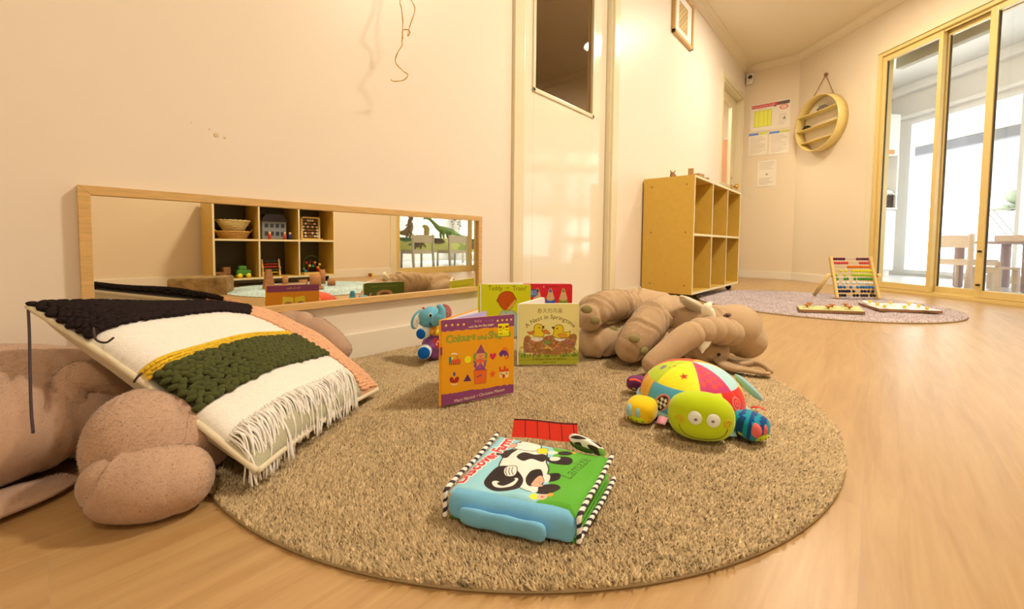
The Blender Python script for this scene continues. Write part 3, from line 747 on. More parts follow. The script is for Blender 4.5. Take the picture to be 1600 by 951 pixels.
# ---- paper notices on the far wall
def paper(label, y0, y1, z0, z1, fn, px=420):
    cv = Canvas(y1 - y0, z1 - z0, px, (238, 208, 160)); fn(cv, y1 - y0, z1 - z0)
    o = cv.sheet('wall_notice', lambda u, v: np.stack([0 * u + XB - .003 - .002 * np.sin(u * 5 + v * 3), y1 - u * (y1 - y0), z0 + v * (z1 - z0)], 1), None, .6)
    set_props(o, label, 'poster', 'paper notices on the far wall')
def lines(cv, x0, x1, z0, z1, n, c=(170, 140, 110), th=.003):
    r = np.random.default_rng(int(z0 * 1000) + n)
    for i in range(n):
        z = z1 - (z1 - z0) * (i + .5) / n; cv.line([(x0, z), (x0 + (x1 - x0) * r.uniform(.6, 1), z)], th, c)
def n1(cv, w, h):
    cv.poly([(.01, h - .05), (w * .70, h - .05), (w * .70, h - .012), (.01, h - .012)], (205, 60, 44)); cv.poly([(w * .70, h - .05), (w - .01, h - .05), (w - .01, h - .012), (w * .70, h - .012)], (110, 84, 66))
    cv.text('EVACUATION PLAN', w * .33, h - .040, .026, (240, 200, 170))
    cv.poly([(.04, .05), (.22, .05), (.22, .24), (.04, .24)], (200, 180, 40)); cv.poly([(.045, .055), (.215, .055), (.215, .235), (.045, .235)], (232, 214, 70))
    for x in (.09, .14, .18): cv.line([(x, .055), (x, .235)], .002, (150, 130, 40))
    cv.text('YOU ARE HERE', .12, .255, .013, (200, 60, 50)); cv.ell(w * .84, h - .08, .045, .028, (226, 120, 90)); cv.ell(w * .84, h - .08, .03, .018, (240, 180, 140))
    cv.poly([(.235, .26), (.265, .26), (.25, .29)], (120, 100, 70)); cv.poly([(w * .82, .10), (w * .90, .10), (w * .86, .14)], (140, 120, 90)); lines(cv, w * .73, w - .03, .04, .17, 7)
def n2(cv, w, h):
    cv.poly([(0, h - .035), (w * .5, h - .035), (w * .5, h - .008), (0, h - .008)], (110, 130, 170)); cv.poly([(w * .5, h - .035), (w, h - .035), (w, h - .008), (w * .5, h - .008)], (214, 196, 80)); lines(cv, .02, w - .02, .02, h - .05, 15)
def n3(cv, w, h): lines(cv, .02, w - .02, h - .11, h - .015, 6); lines(cv, .02, w - .03, .02, .10, 7); cv.poly([(w / 2 - .015, .13), (w / 2 + .015, .13), (w / 2, .155)], (150, 120, 90))
paper('largest white notice with a red header and yellow floor plan on the far wall', .792, 1.195, 1.742, 2.062, n1)
paper('left one of two sheets with blue and yellow headers under the floor plan', 1.005, 1.205, 1.465, 1.735, n2)
paper('right one of two sheets with blue and yellow headers under the floor plan', .790, .992, 1.455, 1.728, n2)
paper('plain white sheet with no coloured header, lowest on the far wall', .905, 1.10, 1.09, 1.392, n3)

# ---- round hanging shelf
s_c, z_c, R_c = -.635, 1.662, .284
t = thing('round_shelf', 'round pale bamboo wall shelf hanging from a twine loop on the angled wall', 'shelf', DG(s_c, 0, z_c - R_c), DROT)
m_bam = wood('bamboo', (232, 188, 98), .4, 8, (2, 2, 20), .08)
b = MB(); ring = []
n = 64; vs = []
for k in range(n):
    a = 2 * PI * k / n
    for r_, y_ in ((R_c, -.002), (R_c, -.105), (R_c - .010, -.105), (R_c - .010, -.002)): vs.append((r_ * math.cos(a), y_, R_c + r_ * math.sin(a)))
b.add(vs, [(k * 4 + j, k * 4 + (j + 1) % 4, ((k + 1) % n) * 4 + (j + 1) % 4, ((k + 1) % n) * 4 + j) for k in range(n) for j in range(4)], m_bam, True)
b.build('hoop', m_bam, t)
b = MB()
for dz, x0s, x1s in ((.115, -1, 1), (-.03, -1, 1), (-.17, -1, 1)):
    half = math.sqrt((R_c - .01) ** 2 - dz ** 2)
    b2 = MB(); b2.box((0, -.054, R_c + dz), (2 * half, .095, .009), m_bam, None, .001); b2.build('shelf_board', m_bam, t)
b = MB(); b.tube([(-.15, -.05, R_c + .25), (-.003, -.014, R_c + .49), (.003, -.014, R_c + .49), (.15, -.05, R_c + .25)], .0035, m_dkwood, 8); b.build('twine', mat('twine', alb((170, 110, 50)), .9), t)
b = MB(); b.lathe([(.001, 0), (.016, 0), (.018, -.018), (.001, -.02)], m_dkwood, 14, (0, -.002, R_c + .495), Matrix.Rotation(-PI / 2, 3, 'X'))
o = b.build('wall_hook', m_dkwood); o.location = DG(s_c, 0, z_c - R_c); o.rotation_euler = (0, 0, DROT); set_props(o, 'small dark round hook holding the twine of the round shelf', 'hook')
m_toy = mat('toy_grey', alb((112, 100, 78)), .5); m_toyd = mat('toy_dark', (.03, .025, .02), .5)
def toy_at(name, label, s, dz, fn):
    b = MB(); fn(b); o = b.build(name, m_toy); o.location = DG(s_c + s, -.055, z_c + dz + .0046); o.rotation_euler = (0, 0, DROT); set_props(o, label, 'toy', 'little things on the round shelf')
def car(m, l=.09, h=.034):
    def f(b):
        b.box((0, 0, h * .5), (l, .045, h * .55), m, None, .006); b.box((-.005, 0, h * .95), (l * .55, .04, h * .5), m, None, .008)
        for x in (-l * .3, l * .3):
            for y in (-.022, .022): b.lathe([(.001, -.004), (.010, -.004), (.010, .004), (.001, .004)], m_toyd, 14, (x, y, .010), RX)
    return f
toy_at('toy_car', 'grey-green toy car on the top board of the round shelf', .03, .115, car(m_toy, .11, .044))
toy_at('toy_car', 'black toy car on the middle board of the round shelf', -.17, -.03, car(m_toyd, .085, .036))
toy_at('pebble', 'tiny brown pebble at the left of the round shelf top board', -.16, .115, lambda b: b.ball((0, 0, .012), (.014, .012, .012), m_dkwood, 12, 8))

# ---- raffia twine hanging in front of the wall
m_raf = mat('raffia', alb((206, 150, 60)), .8)
yS = W - .10
t = thing('raffia_twine', 'kinked strands of golden raffia hanging in front of the cream wall', 'twine', (0.7751, 1.1620, 0.8960))
kinks = [[(0.8195, 1.1620, 1.2813), (0.8000, 1.1620, 1.1928), (0.7808, 1.1620, 1.1390), (0.7807, 1.1620, 1.1154), (0.7972, 1.1620, 1.0846), (0.7970, 1.1620, 1.0288), (0.7850, 1.1620, 1.0045), (0.7684, 1.1620, 0.9750), (0.7730, 1.1620, 0.9529), (0.7966, 1.1620, 0.9326), (0.8038, 1.1620, 0.9187), (0.7965, 1.1620, 0.9024), (0.7704, 1.1620, 0.8936), (0.7496, 1.1620, 0.8884)],
         [(0.8443, 1.1620, 1.2937), (0.8193, 1.1620, 1.1916), (0.8266, 1.1620, 1.1587), (0.8314, 1.1620, 1.1306), (0.8239, 1.1620, 1.0831), (0.8189, 1.1620, 1.0529), (0.8140, 1.1620, 1.0531), (0.8092, 1.1620, 1.0613), (0.7995, 1.1620, 1.0616), (0.7970, 1.1620, 1.0328)]]
for kk in kinks:
    pts = [Vector(p) + Vector((0, .012 * math.sin(i * 1.7), 0)) for i, p in enumerate(kk)]
    b = MB(); P = catmull(pts, 6); b.tube(P, [.0016 + .0003 * math.sin(i * .9) for i in range(len(P))], m_raf, 7); b.build('strand', m_raf, t, True)
# small marks on the wall
b = MB(); p0 = Vector((0.3104, 1.2614, 0.6469))
for dx, dz, r in ((0, 0, .006), (-.014, .012, .002), (.018, -.003, .003), (-.05, .02, .0015)): b.lathe([(.0001, 0), (r, 0), (r * .8, -.0006), (.0001, -.0007)], None, 12, (p0.x + dx, W, p0.z + dz), Matrix.Rotation(-PI / 2, 3, 'X'))
struct(b, 'trim_12', mat('wall_scuff', alb((222, 180, 118)), .6))

# ------------------------------------------------------------------ rugs
def rug(name, label, c, r, thick, col, clip_y=None, tufts=60000, seed=3, tl=.010, cell=.011):
    """round pile rug: base disc with a bound edge, and a pile of short tufts as real blades"""
    t = thing(name, label, 'rug', (c[0], c[1], 0))
    n = 160; ring = []
    for k in range(n):
        a = 2 * PI * k / n; x, y = r * math.cos(a), r * math.sin(a)
        if clip_y is not None: y = min(y, clip_y - c[1])
        ring.append((x, y))
    R_ = np.array(ring); prof = [(0.997, 0.0), (1.0, thick * .2), (.998, thick * .42), (.985, thick * .5)]
    vs = []
    for q, z in prof: vs += [(x * q, y * q, z) for x, y in R_]
    b = MB(); b.add(vs, [tuple(range(n))] + [(i * n + k, i * n + (k + 1) % n, (i + 1) * n + (k + 1) % n, (i + 1) * n + k) for i in range(3) for k in range(n)] + [tuple(range(3 * n, 4 * n))], None, True)
    b.build('rug_base', mat(name + '_base', tuple(np.array(col) * .7), .95, .1), t)
    g = np.random.default_rng(seed)
    m = int(tufts); rr = r * .997 * np.sqrt(g.uniform(0, 1, m)); aa = g.uniform(0, 2 * PI, m)
    if c[0] < 2:   # finer tufts towards the near side
        pass
    P = np.stack([rr * np.cos(aa), rr * np.sin(aa)], 1)
    if clip_y is not None: P = P[P[:, 1] < clip_y - c[1] - .004]
    m = len(P); kk = g.normal(size=(10, 2)) * 45
    ph = g.uniform(0, 6.28, 10); f = np.sin(P @ kk.T + ph).mean(1) * 2
    k2 = g.normal(size=(8, 2)) * 9; f2 = np.sin(P @ k2.T + ph[:8]).mean(1) * 2
    lean = np.stack([np.sin(P @ (k2[0] * .5)), np.cos(P @ (k2[1] * .5))], 1) * .35 + g.normal(size=(m, 2)) * .38
    h = tl * (1 + .22 * f + .15 * f2 + g.normal(size=m) * .18).clip(.35, 1.35)
    ang = g.uniform(0, PI, m); w = g.uniform(.0018, .0034, m)
    d = np.stack([np.cos(ang), np.sin(ang)], 1) * w[:, None]; e = np.stack([-d[:, 1], d[:, 0]], 1)
    base = thick * .45
    V = np.zeros((m, 5, 3)); top = P + lean * h[:, None]
    V[:, 0, :2] = P - d; V[:, 1, :2] = P + e; V[:, 2, :2] = P + d; V[:, 3, :2] = P - e
    V[:, :4, 2] = base; V[:, 4, :2] = top; V[:, 4, 2] = base + h
    I = np.arange(m)[:, None] * 5
    F = np.stack([I + [0, 1, 4], I + [1, 2, 4], I + [2, 3, 4], I + [3, 0, 4]], 1).reshape(-1, 3)
    me = bpy.data.meshes.new('pile'); me.vertices.add(m * 5); me.vertices.foreach_set('co', V.ravel().astype(np.float32))
    me.loops.add(F.size); me.loops.foreach_set('vertex_index', F.ravel().astype(np.int32))
    me.polygons.add(len(F)); me.polygons.foreach_set('loop_start', np.arange(0, F.size, 3, dtype=np.int32)); me.polygons.foreach_set('loop_total', np.full(len(F), 3, np.int32))
    me.polygons.foreach_set('use_smooth', np.ones(len(F), bool))
    at = me.color_attributes.new('paint', 'FLOAT_COLOR', 'POINT')
    tone = (1 + .10 * f + .05 * f2 + g.normal(size=m) * .18).clip(.4, 1.45) * np.where(g.uniform(size=m) < .06, .45, 1.0)
    cc = np.ones((m, 5, 4), np.float32); cc[:, :, :3] = np.array(col)[None, None] * tone[:, None, None]
    at.data.foreach_set('color', cc.ravel()); me.update()
    me.materials.append(mat('yarn_pile', (.5, .5, .5), .95, .08, attr='paint'))
    o = bpy.data.objects.new('pile', me); COL.objects.link(o); o.parent = t; o['kind'] = 'stuff'
    return t
RUG_H = .012
rug('round_rug', 'large round beige pile rug under the books and soft toys', (.883, .746), .722, RUG_H, alb((194, 154, 98), 1.03), clip_y=W - .016, tufts=330000, tl=.0070)
rug('round_rug', 'round pinkish-grey rug under the abacus near the sliding door', (3.42, .31), .71, .014, alb((205, 170, 140), 1.0), tufts=60000, seed=5, tl=.008)
# ------------------------------------------------------------------ books standing open on the rug
def rrect(w, h, r, n=5):
    out = []
    for cx, cy, a0 in ((w - r, r, -PI / 2), (w - r, h - r, 0), (r, h - r, PI / 2), (r, r, PI)):
        out += [(cx + r * math.cos(a0 + PI / 2 * i / n), cy + r * math.sin(a0 + PI / 2 * i / n)) for i in range(n + 1)]
    return out
def vbook(name, label, P0, fa, ba, w, h, tc, tp, z0, cf, cb, edge, page, rc=.002, spine_col=None, spine_cv=None, lean=0.0, extra_page=None):
    """open book standing on its bottom edges: spine at P0, front cover runs along angle fa, back cover along ba (ba > fa)"""
    t = thing(name, label, 'book', (P0[0], P0[1], z0)); P0 = Vector((P0[0], P0[1], 0))
    def F(a, side):
        d = Vector((math.cos(a), math.sin(a), 0)); nn = Vector((math.sin(a), -math.cos(a), 0)) * side   # outward
        off = nn * (tc * 1.0)
        return lambda s, k, z: P0 + off + d * s + nn * (-k) + Vector((0, 0, z0 + z)) + nn * (-lean * z)
    for a, side, cv, nm in ((fa, 1, cf, 'front_cover'), (ba, -1, cb, 'back_cover')):
        f = F(a, side); b = MB(); r = rrect(w, h, rc)
        b.prism(r, 0, tc, None, lambda x, y, z: f(x, z, y))
        def g(u, v, f=f, side=side):
            x = u * w if side == 1 else (1 - u) * w
            base = f(0, -.0004, 0); dx = f(1, -.0004, 0) - base; dz = f(0, -.0004, 1) - base
            return np.array(base)[None] + x[:, None] * np.array(dx)[None] + (v * h)[:, None] * np.array(dz)[None]
        def skip(u, v):
            x = u * w; y = v * h; dx = np.minimum(x, w - x); dy = np.minimum(y, h - y)
            return (dx < rc) & (dy < rc) & ((rc - dx) ** 2 + (rc - dy) ** 2 > rc * rc)
        cv.sheet(nm, g, t, .32, .45, True, None, skip, extra=[(b, edge)])
        b = MB(); ins = .003 if rc < .004 else 0.0
        r = [(x + .002, y + ins) for x, y in rrect(w - .002 - ins, h - 2 * ins, max(rc, .002))]
        b.prism(r, tc, tc + tp, None, lambda x, y, z: f(x, z, y)); b.build('page_block', mat('page_' + name + str(page), alb(page), .5), t, True)
    # spine: a strip wrapping both boards
    fo, bo = F(fa, 1), F(ba, -1); A, B = fo(-.001, 0, 0), bo(-.001, 0, 0); Ai, Bi = fo(.003, tc, 0), bo(.003, tc, 0)
    m = (A + B) / 2; out = -(Vector((math.cos(fa), math.sin(fa), 0)) + Vector((math.cos(ba), math.sin(ba), 0))).normalized() * .0035
    prof = [A, (A * .75 + B * .25) + out * .8, m + out, (A * .25 + B * .75) + out * .8, B, Bi, (Ai + Bi) / 2, Ai]
    vs = [p for p in prof] + [p + Vector((0, 0, h)) for p in prof]; n = len(prof)
    b = MB(); b.add(vs, [tuple(range(n)), tuple(range(2 * n - 1, n - 1, -1))] + [(i, (i + 1) % n, n + (i + 1) % n, n + i) for i in range(n)], None, False)
    b.build('spine', mat('spine_' + str(spine_col or edge), alb(spine_col or edge), .4), t, True)
    if extra_page:
        ang, ww, col = extra_page; f = F(ang, -1); b = MB(); b.prism(rrect(ww, h - .006, .003), .006, .0072, None, lambda x, y, z: f(x + .012, z - .001, y + .003)); b.build('page', mat('page_l' + str(col), alb(col), .5), t, True)
    return t

# --- orange book : purple bands top and bottom, clown in a box
PUR = (142, 62, 92); ORG = (236, 150, 18); GLD = (250, 196, 70)
cf = Canvas(.96, 1.0, 270, ORG)
def q1(x, y):
    u = (x - 78) / 722.0; tp_ = 80 - 48 * u; bt = 928 - 138 * u
    return (u * .96, 1 - (y - tp_) / (bt - tp_))
def Q(*pts): return [q1(*p) for p in pts]
r_ = np.random.default_rng(2)
top = [(x, 195 - (x - 78) * .075 + r_.uniform(-7, 7)) for x in range(70, 820, 22)]
cf.poly(Q((60, -60), (830, -60)) + [q1(*p) for p in top[::-1]], PUR)
bot = [(x, 812 - (x - 78) * .145 + r_.uniform(-7, 7)) for x in range(70, 820, 22)]
cf.poly([q1(*p) for p in bot] + Q((830, 990), (60, 990)), PUR)
for x, y in ((122, 132), (178, 128), (232, 126), (287, 124), (624, 93), (672, 88), (720, 86), (767, 82)): cf.star(*q1(x, y), .020, GLD, rot=PI / 2 + .2)
for i, (ch, c) in enumerate(zip('HIDDEN EGGS', [(90, 120, 60), (180, 80, 60), (60, 90, 110), (250, 200, 70), (240, 170, 160), (240, 150, 150), (0, 0, 0), (220, 80, 60), (160, 90, 140), (110, 120, 120), (220, 160, 170)])):
    if ch != ' ': cf.text(ch, q1(330 + i * 24, 0)[0], q1(330 + i * 24, 108 - i * 1)[1], .034, c)
cf.text('with flip the flap pages', *q1(458, 148), .037, (250, 210, 130), rot=.02, bold=.01)
def word(txt, x0, y0, x1, y1, size, col, outc, sx=1.0):
    n = len(txt); ws = []
    for ch in txt: co, _ = text_tris(ch, .02); ws.append((co[:, 0].max() - co[:, 0].min() + .1) if len(co) else .3)
    acc = 0; tot = sum(ws)
    for i, (ch, wd_) in enumerate(zip(txt, ws)):
        t = (acc + wd_ / 2) / tot; acc += wd_
        X, Y = x0 + (x1 - x0) * t, y0 + (y1 - y0) * t
        if ch != ' ':
            u, v = q1(X, Y); cf.text(ch, u, v + .006 * math.sin(i * 2.3), size, col, rot=.08 * math.sin(i * 1.9), bold=.018, outline=(outc, .0022))
word('Colours', 122, 306, 400, 275, .125, (150, 152, 38), (112, 128, 40)); word('and', 418, 275, 512, 268, .085, (150, 152, 38), (112, 128, 40)); word('Shapes', 530, 268, 765, 240, .125, (150, 152, 38), (112, 128, 40))
cf.poly(Q((628, 124), (740, 118), (742, 236), (630, 240)), (246, 216, 20)); cf.poly(Q((634, 146), (738, 140), (738, 160), (634, 166)), (150, 60, 20)); cf.poly(Q((668, 140), (706, 138), (706, 182), (668, 184)), (236, 200, 20))
cf.text('P', *q1(687, 176), .04, (150, 90, 20)); cf.line(Q((640, 185), (668, 184)), .008, (90, 70, 20)); cf.line(Q((708, 182), (730, 181)), .008, (90, 70, 20)); cf.line(Q((640, 222), (676, 220)), .010, (90, 70, 20)); cf.line(Q((690, 220), (730, 218)), .006, (180, 150, 20))
# clown
cf.ell(*q1(398, 440), .026, .042, (120, 140, 40)); cf.ell(*q1(502, 430), .026, .042, (120, 140, 40)); cf.ell(*q1(450, 440), .062, .055, (236, 140, 80))
cf.poly(Q((455, 318), (404, 412), (500, 404)), (150, 70, 90)); cf.ell(*q1(453, 440), .012, .010, (220, 80, 40)); cf.line(Q((430, 460), (452, 470), (475, 457)), .005, (120, 40, 30), True)
cf.ell(*q1(436, 430), .004, .005, (60, 30, 20)); cf.ell(*q1(470, 428), .004, .005, (60, 30, 20))
for x in (412, 430, 450, 470, 490): cf.ell(*q1(x, 487 - abs(x - 450) * .15), .018, .018, (236, 90, 40))
cf.poly(Q((450, 495), (388, 576), (512, 570)), (150, 66, 110)); cf.smooth(Q((412, 495), (392, 500), (385, 540), (412, 550)), (150, 70, 100)); cf.smooth(Q((488, 492), (505, 495), (505, 530), (488, 545)), (150, 70, 100))
cf.ell(*q1(388, 490), .016, .018, (110, 120, 90)); cf.ell(*q1(505, 484), .016, .018, (110, 120, 90)); cf.ell(*q1(446, 518), .009, .009, (236, 90, 50)); cf.ell(*q1(446, 546), .009, .009, (236, 90, 50))
cf.outline(Q((388, 578), (514, 570), (506, 700), (392, 712)), (232, 98, 30), .006, (190, 70, 40), False); cf.line(Q((415, 642), (445, 628)), .012, (140, 60, 40)); cf.ell(*q1(455, 625), .014, .014, (110, 90, 110))
# train, circle, heart, dragon, crown, triangle, star, castle
cf.poly(Q((148, 440), (172, 440), (172, 500), (148, 502)), (40, 120, 96)); cf.poly(Q((172, 468), (250, 462), (262, 498), (172, 502)), (222, 76, 40)); cf.poly(Q((172, 440), (185, 440), (185, 470), (172, 470)), (250, 210, 90)); cf.line(Q((225, 465), (225, 430)), .008, (40, 110, 80)); cf.line(Q((175, 413), (200, 408), (222, 414)), .014, (240, 220, 190), True)
for x in range(155, 255, 18): cf.ell(*q1(x, 512 - (x - 155) * .04), .009, .012, (110, 40, 40))
cf.ell(*q1(328, 468), .044, .042, (236, 222, 20)); cf.smooth(Q((576, 420), (592, 404), (609, 415), (606, 440), (576, 472), (548, 445), (546, 420), (562, 408)), (212, 40, 60))
cf.smooth(Q((660, 395), (690, 352), (728, 362), (744, 410), (735, 430), (716, 390), (690, 375)), (232, 110, 30)); cf.smooth(Q((640, 415), (672, 380), (715, 385), (742, 425), (736, 460), (722, 425), (700, 445), (688, 420), (664, 445)), (110, 44, 104)); cf.smooth(Q((700, 455), (738, 440), (722, 472)), (228, 100, 30))
cf.smooth(Q((155, 655), (175, 640), (198, 650), (228, 636), (244, 650), (232, 690), (198, 698), (164, 694)), (168, 40, 30)); cf.smooth(Q((198, 588), (212, 610), (198, 634), (184, 612)), (96, 70, 120)); cf.ell(*q1(198, 655), .010, .014, (236, 140, 20)); cf.line(Q((170, 708), (198, 716), (228, 706)), .008, (250, 220, 170), True)
cf.poly(Q((325, 612), (284, 686), (364, 680)), (90, 34, 80)); cf.star(*q1(575, 612), .052, (232, 86, 24))
cf.poly(Q((646, 590), (746, 580), (742, 642), (650, 650)), (248, 196, 110)); cf.poly(Q((640, 545), (660, 540), (662, 570), (690, 566), (692, 532), (712, 530), (716, 560), (744, 556), (746, 584), (644, 592)), (212, 70, 30)); cf.smooth(Q((678, 640), (678, 618), (692, 612), (704, 620), (704, 640), (690, 652)), (190, 50, 30)); cf.ell(*q1(665, 610), .008, .012, (90, 50, 70)); cf.ell(*q1(722, 604), .008, .012, (90, 50, 70))
cf.text('Mary Novick • Christina Miesen', *q1(452, 832), .052, (246, 206, 140), rot=.05)
cf.speckle(.025)
cb = Canvas(.96, 1.0, 130, (232, 140, 24)); cb.poly([(0, .86), (.96, .86), (.96, 1), (0, 1)], PUR); cb.poly([(0, 0), (.96, 0), (.96, .12), (0, .12)], PUR)
cb.text('Flip the flaps', .48, .92, .05, (220, 170, 120)); cb.poly([(.26, .50), (.46, .47), (.46, .74), (.28, .77)], (236, 204, 40)); cb.poly([(.49, .47), (.70, .50), (.68, .77), (.49, .74)], (240, 210, 60)); cb.ell(.35, .60, .08, .05, PUR); cb.ell(.58, .61, .07, .05, (190, 130, 70)); cb.text('Colours', .35, .52, .04, PUR)
cf_t = vbook('board_book', 'orange children\'s book with purple bands and a clown on the cover', (.590, .7225), -.347, .335, .1855, .1935, .0025, .0012, .0165, cf, cb, ORG, (240, 222, 190), extra_page=(.20, .168, (190, 160, 190)))
b = MB(); b.box(Vector((.5885, .7185, .0135 + .128)), (.004, .0055, .017), mat('emblem_purple', alb(PUR), .4), Matrix.Rotation(-.75, 3, 'Z')); b.build('spine_label', None, cf_t, True)

# --- yellow book with two ducklings in a nest
cf = Canvas(1.0, 1.0, 260, (254, 230, 122))
def q2(x, y): return ((x - 105) / 785.0, 1 - (y - 97) / 778.0)
def Q(*pts): return [q2(*p) for p in pts]
cf.poly([(0, 0), (1, 0), (1, .17), (0, .17)], (178, 168, 40)); cf.poly([(0, .06), (1, .06), (1, .1), (0, .1)], (172, 160, 34))
g = np.random.default_rng(4)
for i in range(130):
    x = g.uniform(105, 890); y0 = 740 + g.uniform(0, 20); hh = g.uniform(15, 70) * (1.8 if (x < 200 or x > 820) else .8)
    cf.poly(Q((x - 8, y0 + 25), (x + g.uniform(-12, 12), y0 - hh), (x + 9, y0 + 25)), tuple(np.array([(96, 116, 30), (130, 140, 34), (170, 160, 40)][i % 3])))
cf.smooth(Q((172, 560), (185, 520), (225, 500), (300, 540), (420, 520), (540, 500), (660, 540), (780, 495), (830, 485), (862, 520), (850, 600), (830, 660), (800, 715), (700, 735), (620, 755), (500, 748), (380, 735), (250, 720), (185, 715), (165, 640)), (170, 108, 50))
for i in range(190):
    x, y = g.uniform(180, 845), g.uniform(530, 735); a = g.uniform(0, PI); l = g.uniform(8, 26); c = [(90, 50, 30), (214, 156, 70), (230, 190, 110), (120, 70, 40), (200, 90, 60), (160, 120, 130)][i % 6]
    cf.line(Q((x - l * math.cos(a), y - l * math.sin(a) * .6), (x + 4, y - 5), (x + l * math.cos(a), y + l * math.sin(a) * .6)), .007, c, True)
for x0, x1 in ((230, 450), (535, 745)):
    pts = [(x0, 500)] + [(x0 + (x1 - x0) * k / 8, 525 + (14 if k % 2 else -6)) for k in range(1, 8)] + [(x1, 505), (x1 - 40, 560), ((x0 + x1) / 2, 582), (x0 + 45, 560)]; cf.poly(Q(*pts), (250, 236, 190))
for x, y in ((300, 585), (600, 640), (740, 600), (460, 660), (320, 745), (850, 705), (145, 655)): cf.ell(*q2(x, y), .028, .022, [(226, 120, 60), (214, 170, 60), (190, 90, 90)][int(x) % 3])
cf.smooth(Q((430, 590), (480, 560), (530, 590), (500, 610), (440, 615)), (130, 140, 60)); cf.smooth(Q((440, 610), (520, 660), (560, 690), (500, 670)), (226, 180, 60))
K = (70, 46, 20)
def duck(fl):
    m = (lambda x: x) if not fl else (lambda x: 1015 - x + 0)
    if not fl:
        cf.outline(Q((302, 400), (318, 368), (360, 355), (398, 368), (412, 398), (405, 440), (430, 470), (432, 500), (400, 522), (330, 515), (290, 500), (300, 455)), (238, 196, 30), .008, K)
        cf.outline(Q((412, 382), (440, 376), (424, 398), (444, 405), (412, 416)), (60, 36, 20), .003, K, False); cf.ell(*q2(368, 402), .012, .012, K)
        cf.outline(Q((215, 455), (250, 455), (298, 440), (300, 470), (262, 490), (235, 482)), (230, 122, 44), .006, K); cf.outline(Q((405, 440), (460, 430), (512, 478), (480, 485), (430, 468)), (230, 122, 44), .006, K)
    else:
        cf.outline(Q((560, 420), (580, 380), (625, 366), (668, 382), (686, 420), (680, 455), (740, 462), (770, 448), (772, 490), (755, 525), (700, 540), (620, 540), (548, 510), (556, 470)), (238, 196, 30), .008, K)
        cf.outline(Q((528, 392), (560, 392), (562, 428), (540, 412)), (60, 36, 20), .003, K, False); cf.ell(*q2(602, 415), .012, .012, K)
        cf.outline(Q((612, 490), (680, 480), (730, 500), (720, 525), (660, 535)), (230, 150, 40), .005, K)
duck(False); duck(True)
cf.text('春天的鸟巢', *q2(505, 212), .086, (150, 118, 60), sx=.98)
cf.arc_text('A Nest in Springtime', *q2(512, 728), .565, PI / 2 + .755, PI / 2 - .765, .098, (112, 82, 28), bold=.008)
cf.text('A Bilingual Book of Numbers', *q2(508, 815), .048, (84, 66, 8), bold=.012); cf.text('BELLE YANG', *q2(505, 858), .038, (104, 84, 14), bold=.006)
cf.speckle(.03)
cb = Canvas(1, 1, 110, (84, 92, 22)); cb.ell(.5, .72, .2, .1, (190, 130, 70)); cb.ell(.5, .70, .12, .06, (90, 60, 30)); cb.text('A counting book in two languages', .5, .9, .05, (150, 150, 60)); cb.poly([(0, 0), (1, 0), (1, .2), (0, .2)], (140, 140, 40))
vbook('board_book', 'pale yellow board book with two ducklings in a nest on the cover', (.953, .8015), -.7697, .24, .1845, .1855, .0022, .0065, .0165, cf, cb, (246, 226, 160), (244, 226, 186), rc=.009, spine_col=(244, 222, 160))

# --- yellow-green book with a brown head, behind the orange one
cf = Canvas(1, 1, 190, (222, 206, 16))
def q3(x, y): return ((x - 95) / 753.0, 1 - (y - 145) / 753.0)
def Q(*pts): return [q3(*p) for p in pts]
for i, (wd_, x0, x1, y) in enumerate((('Teddy', 205, 458, 238), ('or', 494, 534, 214), ('Train?', 562, 804, 238))):
    cf.text(wd_, *q3((x0 + x1) / 2, y - 4), .128 if i != 1 else .07, (110, 92, 10), sx=.86, rot=.0)
cf.outline(Q((372, 330), (420, 270), (500, 243), (575, 262), (618, 320), (640, 375), (605, 440), (560, 498), (480, 512), (420, 478), (380, 410)), (206, 82, 10), .008, (60, 30, 10))
cf.outline(Q((372, 350), (350, 378), (378, 408)), (206, 82, 10), .006, (60, 30, 10)); cf.poly(Q((495, 505), (620, 360), (640, 380), (600, 455), (555, 503)), (228, 170, 60))
cf.line(Q((502, 412), (515, 425)), .006, K, True); cf.line(Q((495, 452), (525, 448)), .006, K)
cf.outline(Q((445, 515), (505, 540), (560, 515), (640, 560), (700, 700), (640, 900), (300, 900), (340, 690), (390, 590)), (178, 186, 148), .006, (60, 40, 30)); cf.line(Q((490, 540), (492, 700)), .005, (60, 40, 30)); cf.ell(*q3(240, 640), .04, .03, (150, 60, 20))
cf.line(Q((108, 160), (108, 880)), .003, (180, 160, 10)); cf.speckle(.02)
cb = Canvas(1, 1, 90, (216, 198, 14))
for i in range(4): cb.text(['A child plays with one toy at a time', 'lift the page to see which one it is', 'and find the one that is hiding now', 'before it is time for bed'][i], .52, .86 - i * .07, .052, (120, 110, 20))
vbook('board_book', 'yellow-green board book with a brown round head drawn on the cover', (1.140, 1.163), -.8225, -.30, .202, .2065, .0022, .006, .0165, cf, cb, (226, 208, 30), (246, 220, 180), rc=.004)

